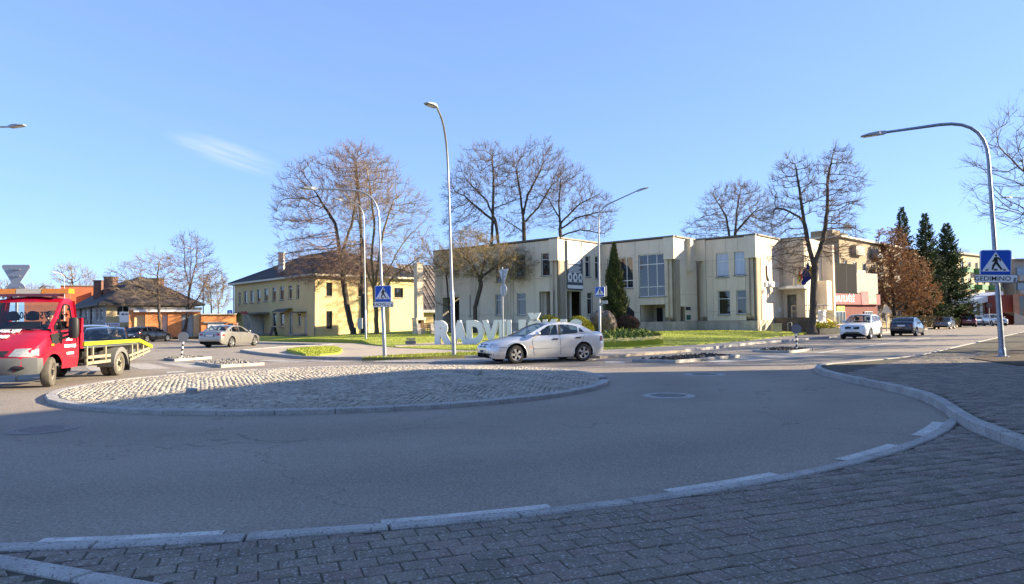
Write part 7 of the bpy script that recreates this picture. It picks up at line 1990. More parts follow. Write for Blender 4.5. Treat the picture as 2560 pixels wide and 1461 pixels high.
tree('far_tree', 'pale far bare tree above the red brick block', at(186,760,y), [T([(186,800),(184,730),(180,700)],y,z0=0), T([(186,760),(215,720)],y,-2)], [E(178,690,44,30,y,1.0), E(215,700,26,28,y,.6)], 700, 43, 'far bare trees', tip=.03, tr=.028, dens=1.0, tl=1.4, thr=.12, twig=M_TWIGL, step=.6, kill=1.0, infl=9)
tree('far_tree', 'wide pale far bare thicket tree behind the amber beacon bar', at(85,780,y+5), [T([(85,800),(85,755)],y+5,z0=0), T([(105,800),(104,745)],y+5,-1,z0=0)], [E(85,732,55,22,y+5,1.0)], 700, 44, 'far bare trees', tip=.03, tr=.028, dens=1.2, tl=1.4, thr=.12, twig=M_TWIGL, step=.6, kill=1.0, infl=9)
tree('far_tree', 'far bare tree at the picture edge behind the give way sign', at(10,780,y), [T([(10,800),(8,745)],y,z0=0)], [E(5,725,36,24,y,1.0)], 500, 45, 'far bare trees', tip=.03, tr=.028, dens=1.2, tl=1.4, thr=.12, twig=M_TWIGL, step=.6, kill=1.0, infl=9)
y = 112.0
tree('far_tree', 'brown scrubby tree between the tall egg shaped tree and the yellow house', at(545,790,y), [T([(548,810),(546,760)],y,z0=0), T([(530,810),(528,750)],y,-1,z0=0)], [E(542,735,36,44,y,1.0), E(520,720,26,28,y,.5)], 800, 46, 'far bare trees', tip=.02, tr=.02, dens=1.4, tl=1.2, thr=.09, twig=M_TWIGL, step=.5, kill=.85, infl=7, leaf=(2500,.09,M_CATK))
# the copper leaved tree and the spruces
y = 84.0
M_COP = mat('copper_leaf', (0.30,0.14,0.05), rough=.8, var=.4, vs=.7, col2=(0.11,0.062,0.03), transl=.25)
tree('copper_tree', 'broad tree still holding its dry copper brown leaves beside the spruces', at(2238,812,y), [T([(2240,815),(2235,770),(2230,700),(2226,630)],y,z0=.1), T([(2236,775),(2200,735),(2160,700)],y,-2), T([(2236,780),(2280,740),(2300,700)],y,-2)],
     [E(2225,690,88,72,y,1.3), E(2175,725,72,48,y,.9), E(2275,740,66,54,y,.9), E(2228,615,40,44,y,.3)], 1200, 51, None, tip=.013, tr=.010, dens=1.3, tl=.9, thr=.06, twig=M_TWIGP, leaf=(26000,.10,M_COP))
M_NEED = mat('spruce_needle', (0.04,0.075,0.028), rough=.85, var=.35, vs=1.0, col2=(0.085,0.125,0.035))
def spruce(label, px, pytop, pybase, rpx, y, seed):
    q = np.random.default_rng(seed); b = at(px,pybase,y); b.z = 0.05; top = at(px,pytop,y).z; h = top-b.z
    t = thing('spruce', label, 'tree', b, 0, 'spruces by the street')
    k = MB(); k.tube([(0,0,-.1),(0,0,h*.5),(0,0,h*.98)], [.26,.14,.02], 9); k.build('trunk', M_BARK, t, smooth=60)
    R_ = rpx*y/FPX*1.4; P0,P1,ra,rb = [],[],[],[]; VV = []
    z = h*.115
    while z < h*.99:
        f = 1-(z/h); n = int(5+9*f**.5); L0 = R_*(f**.80)*1.02+.12
        for i in range(n):
            a = q.uniform(0,2*PI); L = L0*q.uniform(.72,1.12); el = R(38)*(1-f)-R(16)*f*q.uniform(.4,1.3)
            d = np.array([math.cos(a),math.sin(a),0]); pts = []
            for s in np.linspace(0,1,6): pts.append(d*L*s*math.cos(el)+np.array([0,0,z+L*s*math.sin(el)-L*.16*s*(1-s)*2+.10*L*s*s]))
            pts = np.array(pts); P0 += list(pts[:-1]); P1 += list(pts[1:]); ra += [.03]*5; rb += [.022]*5
            m = int(5+L*12)
            s = q.uniform(.18,1.0,m); base = np.stack([np.interp(s,np.linspace(0,1,6),pts[:,c]) for c in range(3)],1)
            side = np.cross(d,[0,0,1.]); sg = q.choice([-1,1],m)[:,None]
            ln = (.22+.42*(1-s)*min(1,L/2.2))[:,None]*q.uniform(.6,1.2,(m,1))
            tipd = d*q.uniform(.45,1.0,(m,1))+side*sg*q.uniform(.35,1.0,(m,1))+np.array([0,0,1.])*q.uniform(-.55,.15,(m,1)); tipd /= np.linalg.norm(tipd,axis=1,keepdims=True)
            w = np.cross(tipd,q.normal(size=(m,3))); w /= np.linalg.norm(w,axis=1,keepdims=True)
            VV.append(np.stack([base-w*.035,base+tipd*ln*.55-w*.075,base+tipd*ln,base+tipd*ln*.55+w*.075],1))
        z += (.20+.16*f)*h/16
    V, F = tube_np(P0,P1,ra,rb,3); npmesh('branches', V, F, M_BARK, t)
    V = np.concatenate(VV).reshape(-1,3); npmesh('foliage', V, np.arange(len(V)).reshape(-1,4), M_NEED, t)
spruce('tall dark spruce rising behind the copper leaved tree', 2264, 516, 806, 40, 92, 61)
spruce('dark spruce in the middle of the three, right of the copper leaved tree', 2322, 532, 806, 46, 90, 62)
spruce('shortest dark spruce nearest the far cream flats', 2375, 557, 806, 52, 92, 63)

# street trees on the right that lean into view and throw branch shadows over the road
tree('street_tree', 'bare street tree whose twigs reach in at the right edge above the lamp arm', (24.5,29.5,.1), [(-1,[(24.5,29.5,.1),(24.4,29.4,3.0),(24.2,29.3,5.0)]),(-2,[(24.2,29.3,4.4),(22.6,29.2,6.6)]),(-2,[(24.2,29.3,4.8),(25.2,29.2,7.4)])],
     [((23.6,29.4,7.8),(3.4,3.6,3.6),1.2),((21.6,29.4,7.2),(1.9,2.4,2.4),.5)], 1000, 71, 'street trees on the right', tip=.010, tr=.0065, dens=1.0, tl=.75, thr=.05, twig=M_TWIG)
for i, (x, yy, s) in enumerate(((32.5,36.0,1.0),(39.5,44.5,1.1),(46.5,53.5,1.0),(29.0,27.0,.9))):
    tree('street_tree', ['bare street tree outside the frame beyond the tall street name post','second bare street tree farther along the right pavement','third bare street tree far along the right pavement','bare street tree close behind the corner house end'][i], (x,yy,.1),
         [(-1,[(x,yy,.1),(x+.1,yy,3.2*s),(x,yy+.1,5.6*s)]),(-2,[(x,yy,4.6*s),(x-1.4,yy-.3,7.4*s)]),(-2,[(x,yy,5*s),(x+1.3,yy+.4,8*s)])], [((x,yy,8.4*s),(4.2*s,4.2*s,4.4*s),1)], 1000, 72+i, 'street trees on the right', tip=.024, tr=.02, dens=1.1, tl=.9, thr=.055)

# ---------------------------------------------------------------- shrubs, hedge, flowers, boulder
def tuft_shell(c, r, n, size, q, low=-.6):
    d = q.normal(size=(n,3)); d /= np.linalg.norm(d,axis=1,keepdims=True); d = d[d[:,2] > low]; n = len(d)
    p = np.array(c)+d*np.array(r)*q.uniform(.84,1.06,n)[:,None]
    a = d+q.normal(0,.7,(n,3)); a /= np.linalg.norm(a,axis=1,keepdims=True); b = np.cross(a,q.normal(size=(n,3))); b /= np.linalg.norm(b,axis=1,keepdims=True)
    s = size*q.uniform(.5,1.3,n)[:,None]
    return np.stack([p-b*s*.5,p+a*s,p+b*s*.5],1).reshape(-1,3)
def shrub(name, label, cat, base, cores, n, size, m, seed, group=None):
    t = thing(name, label, cat, base, 0, group); q = np.random.default_rng(seed); VV = []
    k = MB()
    for c, r in cores:
        k.lathe([(r[0]*.86*math.sin(a),c[2]+r[2]*.86*-math.cos(a)) for a in np.linspace(.05,PI-.05,9)], 14, Matrix.Translation((c[0],c[1],0)), cap=False)
        VV.append(tuft_shell(c, r, n, size, q))
    k.build('core', mat('shrub_core',(0.02,0.02,0.012),rough=.95,var=.3), t, smooth=60)
    V = np.concatenate(VV); npmesh('foliage', V, np.arange(len(V)).reshape(-1,3), m, t)
    return t
M_YSH = mat('golden_shrub_leaf', (0.33,0.30,0.02), rough=.8, var=.3, vs=3, col2=(0.16,0.19,0.02), transl=.3)
M_RSH = mat('russet_shrub_leaf', (0.11,0.05,0.035), rough=.85, var=.35, vs=3)
M_CYP = mat('cypress_leaf', (0.035,0.055,0.016), rough=.85, var=.4, vs=2.5, col2=(0.085,0.10,0.025))
M_BEDG = mat('bed_leaf', (0.05,0.085,0.02), rough=.85, var=.4, vs=3, col2=(0.12,0.17,0.03))
def gpt(px, y): p = at(px,800,y); return Vector((p.x,p.y,.13+gz(p.x,p.y)))
b = gpt(1372,53); shrub('round_shrub', 'clipped golden green shrub behind the saloon roof, left one', 'shrub', b, [((0,0,.62),(.95,.9,.78))], 2600, .09, M_YSH, 81, 'golden shrubs')
b = gpt(1446,52.5); shrub('round_shrub', 'clipped golden green shrub behind the saloon rear window, nearer the boulder', 'shrub', b, [((0,0,.58),(.85,.8,.74)),((.55,.1,.38),(.6,.6,.6))], 2200, .09, M_YSH, 82, 'golden shrubs')
b = gpt(1568,55); shrub('russet_shrub', 'low rounded russet shrub beside the boulder', 'shrub', b, [((0,0,.62),(.95,.85,.68))], 3000, .08, M_RSH, 83)
# columnar cypress
b = gpt(1538,56); t = thing('columnar_cypress', 'narrow dark green columnar cypress against the town hall', 'tree', b)
q = np.random.default_rng(84); hc = at(1538,607,56).z-b.z; VV = []
for z in np.linspace(.1,hc-.15,150):
    f = z/hc; r = .82*min(1,(f+.03)*5)*(1-max(0,(f-.35)/.65)**1.15)*(1+.12*math.sin(z*3.1)) if f < .985 else .05
    n = int(30+90*r); a = q.uniform(0,2*PI,n); p = np.c_[np.cos(a)*r*q.uniform(.55,1.08,n)*(1+.22*np.sin(a*5+z*4)),np.sin(a)*r*q.uniform(.55,1.08,n)*(1+.22*np.sin(a*5+z*4)),np.full(n,z)+q.uniform(-.05,.05,n)]
    u = np.c_[np.cos(a)*.45,np.sin(a)*.45,np.ones(n)]+q.normal(0,.3,(n,3)); u /= np.linalg.norm(u,axis=1,keepdims=True); w = np.cross(u,q.normal(size=(n,3))); w /= np.linalg.norm(w,axis=1,keepdims=True); s = q.uniform(.14,.36,n)[:,None]
    VV.append(np.stack([p-w*.035,p+u*s,p+w*.035],1).reshape(-1,3))
V = np.concatenate(VV); npmesh('foliage', V, np.arange(len(V)).reshape(-1,3), M_CYP, t)
k = MB(); k.tube([(0,0,-.1),(0,0,hc*.9)],[.1,.02],7); k.build('trunk', M_BARK, t)
k = MB(); k.lathe([(.24,.1),(.42,1.0),(.38,hc*.4),(.18,hc*.7),(.02,hc*.9)], 12, cap=False); k.build('core', mat('shrub_core',(0,0,0)), t, smooth=60)
# boulder
b = gpt(1508,54); t = thing('boulder', 'large fissured grey brown boulder standing on the lawn behind the pedestrian sign post', 'boulder', b, .3)
bm = bmesh.new(); bmesh.ops.create_icosphere(bm, subdivisions=5, radius=1)
for v in bm.verts:
    p = v.co.copy(); n_ = mnoise.noise(p*1.3+Vector((3,1,2)))*.30+mnoise.noise(p*3.1)*.14+mnoise.noise(Vector((p.x*7,p.y*7,p.z*1.6)))*.10
    v.co = Vector((p.x*.92,p.y*.75,p.z*.98+.85))*1.0+p*n_; v.co.z = max(-.1,v.co.z)
me = bpy.data.meshes.new('rock'); bm.to_mesh(me); bm.free(); me.materials.append(mat('fissured_rock',(0.17,0.135,0.11),rough=.95,var=.4,vs=2,bump=1.0,bs=12,fine=.3,stretch=(3,3,.7))); me.polygons.foreach_set('use_smooth',[True]*len(me.polygons)); link('rock', me, t)
# juniper bed and daffodils
q = np.random.default_rng(86); VV = []
BP = [gp(*p_, .15) for p_ in ((1508,866),(1540,861),(1640,858.5),(1652,851),(1610,846),(1540,846),(1508,850))]; cx_ = sum(p.x for p in BP)/7; cy_ = sum(p.y for p in BP)/7
n = 0; P = []
while n < 9000:
    x, y = q.uniform(cx_-6,cx_+6), q.uniform(cy_-8,cy_+8); n += 1
    if in_poly((x,y),[(p.x,p.y) for p in BP]): P.append((x,y,.15+gz(x,y)+q.uniform(0,.35)))
P = np.array(P); m = len(P); u = q.normal(size=(m,3)); u[:,2] = np.abs(u[:,2])+.3; u /= np.linalg.norm(u,axis=1,keepdims=True); w = np.cross(u,q.normal(size=(m,3))); w /= np.linalg.norm(w,axis=1,keepdims=True)
stuff(npmesh('ground_cover', np.stack([P-w*.06,P+u*.28,P+w*.06],1).reshape(-1,3), np.arange(3*m).reshape(-1,3), M_BEDG))
M_DAFF = mat('daffodil_petal',(0.75,0.62,0.10),rough=.7,var=.4,vs=6,col2=(0.75,0.72,0.55),transl=.2)
q = np.random.default_rng(87); VV = []; VS = []
for i in range(420):
    f = q.random(); px = 1508+150*f; p = gp(px, 868-9*f*f-q.uniform(0,4), .15); z = .15+gz(p.x,p.y)+q.uniform(.22,.36); a = q.uniform(0,6)
    for kk in range(4):
        th_ = a+kk*PI/2; VV.append([(p.x,p.y,z),(p.x+.055*math.cos(th_),p.y+.055*math.sin(th_),z+.05),(p.x+.055*math.cos(th_+1),p.y+.055*math.sin(th_+1),z+.04)])
    VS.append([(p.x-.02,p.y,z-.34),(p.x+.02,p.y,z-.34),(p.x,p.y,z)]); VS.append([(p.x-.07,p.y,z-.34),(p.x-.03,p.y,z-.34),(p.x-.1,p.y,z-.06)])
fb = thing('flower_bed', 'row of yellow and cream daffodils along the green bed before the town hall', 'flower bed', (cx_,cy_,.2))
V = np.array(VV).reshape(-1,3); stuff(npmesh('daffodil_blooms', V, np.arange(len(V)).reshape(-1,3), M_DAFF, fb, world=True))
V = np.array(VS).reshape(-1,3); stuff(npmesh('daffodil_stems', V, np.arange(len(V)).reshape(-1,3), M_BLADE, fb, world=True))
# clipped hedge along the street
h0, h1 = at(2232,800,78), at(2392,800,96)
t = thing('clipped_hedge', 'low clipped leafless brown hedge along the street behind the parked cars', 'hedge', (h0.x,h0.y,.1)); q = np.random.default_rng(88); d_ = Vector((h1.x-h0.x,h1.y-h0.y,0)); L_ = d_.length; d_.normalize(); nn_ = Vector((-d_.y,d_.x,0))
m = 9000; s = q.uniform(0,L_,m); o_ = q.uniform(-.45,.45,m); z = q.uniform(.12,1.25,m); edge = q.random(m); z = np.where(edge < .35, 1.2+q.normal(0,.05,m), z); o_ = np.where((edge >= .35)&(edge < .75), -.45*np.sign(nn_.y or 1), o_)
P = np.array([(0,0,.05)])+np.outer(s,np.array(d_))+np.outer(o_,np.array(nn_))+np.c_[0*z,0*z,z]
u = q.normal(size=(m,3)); u[:,2] = np.abs(u[:,2]); u /= np.linalg.norm(u,axis=1,keepdims=True); w = np.cross(u,q.normal(size=(m,3))); w /= np.linalg.norm(w,axis=1,keepdims=True)
npmesh('foliage', np.stack([P-w*.05,P+u*.22,P+w*.05],1).reshape(-1,3), np.arange(3*m).reshape(-1,3), mat('hedge_twig',(0.10,0.085,0.04),rough=.9,var=.4,vs=2,col2=(0.17,0.14,0.07)), t)
k = MB()
for i in range(26): p = d_*(L_*(i+.5)/26); k.tube([(p.x,p.y,0),(p.x+.05,p.y,.6)],.035,5)
k.build('stems', M_BARK, t)
# ================================================================== lamps, signs, letters, street furniture
def lamp_head(parent, p, d, L=.75, tilt=0.0, m=None):
    """flat LED lantern at p, pointing along the plan direction d"""
    d = Vector((d[0],d[1],0)).normalized(); s = Vector((-d.y,d.x,0)); u = Vector((0,0,1)); d = (d*math.cos(tilt)+u*math.sin(tilt)); u = s.cross(d)*-1
    if u.z < 0: u = -u
    k = MB(); V = []
    for f, w, t_, b_ in ((0,.06,.045,-.04),(.12,.085,.06,-.06),(.30,.15,.065,-.045),(.7,.17,.045,-.03),(1.0,.10,.012,-.012)):
        V += [p+d*L*f+s*w+u*b_, p+d*L*f+s*w*.8+u*t_, p+d*L*f-s*w*.8+u*t_, p+d*L*f-s*w+u*b_]
    F = [(0,1,2,3),(16,19,18,17)]
    for i in range(4):
        o = 4*i; F += [(o,o+4,o+5,o+1),(o+1,o+5,o+6,o+2),(o+2,o+6,o+7,o+3),(o+3,o+7,o+4,o)]
    k.add(V, F); h = k.build('lamp_head', m or mat('lamp_grey',(0.33,0.34,0.36),rough=.5,metal=.3,var=.08), parent, world=True)
    k = MB(); a = [p+d*L*f+s*w-u*.05 for f,w in ((.36,.12),(.9,.11),(.9,-.11),(.36,-.12))]; k.add(a,[(0,1,2,3)]); g_ = k.build('lens', mat('lamp_lens',(0.6,0.6,0.55),rough=.3,var=.05), h); g_.matrix_parent_inverse = wmat(h).inverted()
    return h
def bend(a, b, c, r, n=8):
    """polyline a-b-c with the corner at b rounded"""
    a, b, c = Vector(a), Vector(b), Vector(c); u, v = (a-b).normalized(), (c-b).normalized(); p, q = b+u*r, b+v*r
    return [a]+[(1-t)**2*p+2*t*(1-t)*b+t*t*q for t in map(float, np.linspace(0,1,n))]+[c]
def lamp(label, base, top, tip, r=.075, hd=None, tilt=0.0, group='street lamps', rb=1.0, m=None, sleeve=2.2, hL=.75):
    base, top, tip = Vector(base), Vector(top), Vector(tip)
    t = thing('street_lamp', label, 'street lamp', base, 0, group); m = m or M_GALV
    pts = bend(base, top, tip, rb); n = len(pts); rad = [r]+[r*.62]*(n-2)+[r*.5]
    k = MB(); k.tube(pts, rad, 12); k.build('pole', m, t, world=True, smooth=50)
    k = MB(); dv = (top-base).normalized(); k.tube([base, base+dv*sleeve, base+dv*(sleeve+.06)], [r*1.22,r*1.18,r*.9], 12); k.lathe([(r*2.2,0),(r*2.2,.03),(r*1.3,.05)],14,Matrix.Translation(base)); k.build('base_sleeve', m, t, world=True, smooth=40)
    d = (tip-pts[-2]); lamp_head(t, tip, hd or (d.x,d.y), L=hL, tilt=tilt)
    return t
# tall lamp seen end on, beside the letters
b = gp(1135,889,.12); yb = b.y
lamp('tall galvanised lamp with its lantern turned towards the camera beside the white letters', (b.x,b.y,.12), at(1117,325,yb-.05), at(1092,268,yb-3.0), .072, (-.35,-.9), -.10, rb=2.0, sleeve=2.6, hL=.85)
b = gp(962,893,.12); yb = b.y
lamp('curved lamp above the blue pedestrian sign in front of the mossy tree', (b.x,b.y,.12), at(944.5,478,yb), at(795,472.5,yb-.3), .066, None, .05, rb=1.1)
b = gp(915,856,.12); yb = b.y
L3 = lamp('farther thin lamp with its arm to the left behind the curved one', (b.x,b.y,.12), at(909,505,yb), at(858,502,yb-.2), .06, None, .25, rb=1.3, hL=.8)
b = gp(1500,852,.15); yb = 46.0; bx = at(1500,852,yb)
lamp('slim lamp with its arm rising to the right over the town hall', (bx.x,yb,.13), at(1496,522,yb), at(1592,478,yb-.2), .07, None, .28, rb=.9, hL=.8)
b = gp(2506,893,.14); yb = b.y
lamp('leaning galvanised lamp carrying the nearest blue sign and street name', (b.x,b.y,.14), at(2464,296,yb), at(2216,331,yb+.9), .088, None, -.09, rb=1.35, m=M_GALVD, sleeve=.25, hL=.80)
bx = at(508,838,80); lamp('far lamp between the garages and the yellow house', (bx.x,80,.1), at(509,630,80), at(478,622,79), .07, None, .1, rb=.8)
bx = at(161,800,110); lamp('very far lamp in front of the red brick block', (bx.x,110,0), at(161,686,110), at(140,682,109), .09, None, .1, rb=.9)
lamp('lamp outside the frame whose lantern alone reaches in at the upper left', at(-260,900,30), at(-250,322,30), at(22,317.5,29.0), .075, None, .03, rb=1.0, hL=.78)
lamp('distant lamp arm reaching in at the far right edge', at(2640,830,60), at(2640,500,60), at(2530,494,60), .08, None, .02, rb=1.0, hL=.9)
# grey cabinet on the thin lamp post
p = at(903,809,54.5); k = MB(); k.box(p.x-.25,p.x+.10,p.y-.12,p.y+.12,p.z-.42,p.z+.42); k.box(p.x-.22,p.x-.18,p.y-.135,p.y-.12,p.z+.05,p.z+.2)
tag(k.build('switch_cabinet', mat('cabinet_grey',(0.42,0.43,0.44),rough=.5,var=.06)), 'grey switch cabinet strapped to the thin lamp post by the dark trunks', 'cabinet')

# ---------------------------------------------------------------- signs
def rrect(w, h, r, n=5):
    P = []
    for cx_, cy_, a0 in ((w/2-r,h/2-r,0),(-w/2+r,h/2-r,PI/2),(-w/2+r,-h/2+r,PI),(w/2-r,-h/2+r,1.5*PI)):
        for k in range(n+1): a = a0+PI/2*k/n; P.append((cx_+r*math.cos(a),cy_+r*math.sin(a)))
    return P
def face_mat(p, n, roll=0.0):
    n = Vector((n[0],n[1],0)).normalized(); u = Vector((-n.y,n.x,0)); z = Vector((0,0,1))
    return Matrix.Translation(p)@Matrix((u,z,n)).transposed().to_4x4()@Matrix.Rotation(roll,4,'Z')
def thick(pts, w):                            # a limb of the walking figure: quad of width w about a segment
    (x0,y0),(x1,y1) = pts; l_ = math.hypot(x1-x0,y1-y0); nx, ny = -(y1-y0)/l_*w/2, (x1-x0)/l_*w/2
    return [(x0+nx,y0+ny),(x0-nx,y0-ny),(x1-nx,y1-ny),(x1+nx,y1+ny)]
def crossing_sign(label, p, n, s, roll=0.0, mirror=1, group='blue pedestrian crossing signs'):
    t = thing('pedestrian_sign', label, 'road sign', p, 0, group); M = face_mat(p, n, roll)
    def pr(nm, P, z0, z1, m): k = MB(); k.prism([(x*mirror*s,y*s) for x,y in P][::mirror], z0, z1, M); return k.build(nm, m, t, world=True)
    pr('back_plate', rrect(1.0,1.0,.09), -.09, -.02, M_ALU); pr('white_border', rrect(1.0,1.0,.09), -.019, .0, M_WHITE); pr('blue_panel', rrect(.94,.94,.07), .001, .006, M_BLUE); pr('white_triangle', [(-.445,-.32),(.445,-.32),(0,.43)], .007, .010, M_WHITE)
    F_ = [[(.035*math.cos(a)+.01,.285+.045*math.sin(a)) for a in np.linspace(0,2*PI,12,endpoint=False)], thick([(.0,.22),(.015,.0)],.11), thick([(.0,.21),(.12,.17)],.055), thick([(.12,.18),(.15,.07)],.05), thick([(-.02,.19),(-.10,.04)],.05),
          thick([(.0,.02),(-.07,-.10)],.075), thick([(-.07,-.08),(-.10,-.26)],.062), thick([(.03,.01),(.10,-.11)],.075), thick([(.09,-.09),(.19,-.25)],.062)]
    k = MB()
    for i, P in enumerate(F_): k.prism([(x*mirror*s,y*s) for x,y in P][::mirror], .011, .014+.0006*i, M)
    k.build('walking_figure', M_BLACK, t, world=True)
    for P in ([(-.34,-.29),(-.25,-.29),(-.21,-.23),(-.28,-.23)],[(-.05,-.29),(.06,-.29),(.055,-.225),(-.045,-.225)],[(.22,-.23),(.29,-.23),(.34,-.29),(.26,-.29)]): pr('stripe', P, .011, .014, M_BLACK)
    k = MB()
    for z in (.25,-.25): k.obox(M@Vector((0,z*s,-.13)), M.to_3x3()@Vector((.07,0,0)), M.to_3x3()@Vector((0,.025,0)), M.to_3x3()@Vector((0,0,.05)))
    k.build('bracket', M_GALV, t, world=True)
    return t, M
def name_plate(label, text, p, n, w, h, roll=0.0, size=.2):
    t = thing('street_name_plate', label, 'street sign', p, 0, 'street name plates'); M = face_mat(p, n, roll)
    for nm, P, z0, z1, m in (('back_plate',rrect(w,h,.05),-.03,-.002,M_ALU),('dark_border',rrect(w,h,.05),-.001,.004,M_PLAST),('white_panel',rrect(w-.03,h-.03,.04),.005,.008,M_WHITE)):
        k = MB(); k.prism(P, z0, z1, M); k.build(nm, m, t, world=True)
    put_text('lettering', text, size, M@Matrix.Translation((0,-.005,.0085)), M_BLACK, t, .002, .002, 1.0, True)
yb = gp(2506,893,.14).y-.16
pc = at(2489,658,yb); crossing_sign('large blue pedestrian crossing sign on the leaning lamp post at the right edge', pc, (-.42,-.91), .86, R(-2.5))
pc = at(2490,697,yb-.02); name_plate('white street name plate reading Gedimino below the largest pedestrian sign', 'GEDIMINO g.', pc, (-.42,-.91), 1.18, .27, R(-2.5), .205)
yb = gp(962,893,.12).y-.14
pc = at(957.5,735,yb); crossing_sign('blue pedestrian crossing sign on the curved lamp before the mossy tree', pc, (-.05,-1), .66, R(-.5))
pc = at(958,761.5,yb); name_plate('white street name plate reading Radvilu below the pedestrian sign by the mossy tree', 'RADVIL\u0172 g.', pc, (-.05,-1), .84, .235, 0, .165)
yb = 45.8
pc = at(1499.5,730,yb); crossing_sign('small blue pedestrian crossing sign on the slim lamp behind the silver saloon', pc, (-.45,-.9), .66)
# a second sign on that post, seen almost edge on
p = at(1510.5,729,46.2); t = thing('side_sign', 'sign seen edge on at the back of the small pedestrian sign', 'road sign', p); M = face_mat(p, (.93,.36)); k = MB(); k.prism(rrect(.66,.72,.05), -.02, .02, M); k.build('plate', M_ALU, t, world=True)
p = at(1507,756,46.1); t = thing('small_plate', 'small plain plate turned away below the small pedestrian sign', 'road sign', p); M = face_mat(p, (.45,.9)); k = MB(); k.prism(rrect(.66,.22,.03), -.015, .015, M); k.build('plate', M_ALU, t, world=True)
# give way and roundabout signs seen from behind
def back_signs(label1, label2, labelp, base, h, s, n, tri_py, rnd_py, px, y, pr=.03, m=None):
    t = thing('sign_post', labelp, 'post', base); k = MB(); k.tube([(0,0,0),(0,0,h)], pr, 10); k.build('pole', m or M_GALV, t, smooth=50)
    out = []
    for lab, py, shape in ((label1,tri_py,'t'),(label2,rnd_py,'r')):
        p = at(px,py,y-.06); u = thing('give_way_sign' if shape == 't' else 'round_sign', lab, 'road sign', p); M = face_mat(p, n)
        if shape == 't':
            P = []
            for ang_ in (PI/6,5*PI/6,1.5*PI):
                c = Vector((math.cos(ang_),math.sin(ang_)))*(s*.5)
                for da in np.linspace(-PI/3,PI/3,5): P.append((c.x+.07*s*math.cos(ang_+da),c.y+.07*s*math.sin(ang_+da)))
        else: P = [(s*.36*math.cos(a),s*.36*math.sin(a)) for a in np.linspace(0,2*PI,32,endpoint=False)]
        k = MB(); k.prism(P, -.012, .012, M); k.build('plate', M_ALU, u, world=True)
        k = MB(); k.prism([(x*1.02,y_*1.02) for x,y_ in P], -.016, -.0125, M); k.build('front_face', M_WHITE, u, world=True)
        k = MB()
        for z in (.14,-.12): k.obox(M@Vector((0,z*s,.03)), M.to_3x3()@Vector((.16*s,0,0)), M.to_3x3()@Vector((0,.018,0)), M.to_3x3()@Vector((0,0,.02)))
        k.build('clamp', M_GALV, u, world=True)
y = 38.0; bp = at(1258,860,y)
back_signs('back of the small give way sign above the oval sign before the spring tree', 'back of the round sign below the small give way sign, before the spring tree', 'thin sign post between the white letters and the spring tree', (bp.x,y,.12), at(1258,668,y).z-.12, .92, (-.85,-.53), 687, 726, 1259, y, .035)
y = 19.6; bp = at(40,900,y)
back_signs('back of the large give way sign above the tow truck cab', 'back of the round sign half hidden by the amber beacon bar', 'pale sign post standing behind the tow truck cab', (bp.x,y,0), at(40,666,y).z, .72, (.15,-1), 683, 728, 40, y, .045)
# warning sign from behind, parking sign, no stopping disc
p = at(2216,772,66); t = thing('warning_sign', 'back of a triangular warning sign behind the white tall estate', 'road sign', p); M = face_mat(p, (-.3,-1)); k = MB(); k.prism([(-.48,-.4),(.48,-.4),(0,.46)], -.02, .02, M); k.build('plate', mat('pale_sign_back',(0.5,0.47,0.42),rough=.5,var=.1), t, world=True)
k = MB(); k.tube([(p.x,66.06,.1),(p.x,66.06,p.z+.3)], .05, 8); k.build('pole', M_GALV, t, world=True)
k = MB(); k.tube([(p.x-.45,66.4,.1),(p.x-.55,66.4,p.z-.2)], .04, 8); k.build('brace_pole', M_GALV, t, world=True)
p = at(2473,764,96); t = thing('round_sign', 'dark back of a round sign in front of the glazed entrance', 'road sign', p); M = face_mat(p, (-.3,-1)); k = MB(); k.prism([(.36*math.cos(a),.36*math.sin(a)) for a in np.linspace(0,2*PI,24,endpoint=False)], -.02, .02, M); k.build('plate', mat('dark_sign_back',(0.10,0.07,0.07),rough=.6,var=.1), t, world=True)
k = MB(); k.tube([(p.x,96.05,0),(p.x,96.05,p.z)], .04, 8); k.build('pole', M_GALV, t, world=True)
p = at(574.5,785,70); t = thing('parking_sign', 'small blue parking sign with a white plate at the corner of the yellow house', 'road sign', p); M = face_mat(p, (-.2,-1)); k = MB(); k.prism(rrect(.55,.75,.04), -.015, .015, M); k.build('blue_panel', M_BLUE, t, world=True)
put_text('letter', 'P', .5, M@Matrix.Translation((0,.04,.018)), M_WHITE, t, .002, .01, 1, True)
k = MB(); k.tube([(p.x+.02,70.06,.1),(p.x+.02,70.06,p.z+.3)], .035, 8); k.build('pole', M_GALV, t, world=True)
k = MB(); k.prism(rrect(1.5,.7,.03), -.015, .015, face_mat(at(578,816,69.9), (-.2,-1))); k.build('white_plate', M_WHITE, t, world=True)
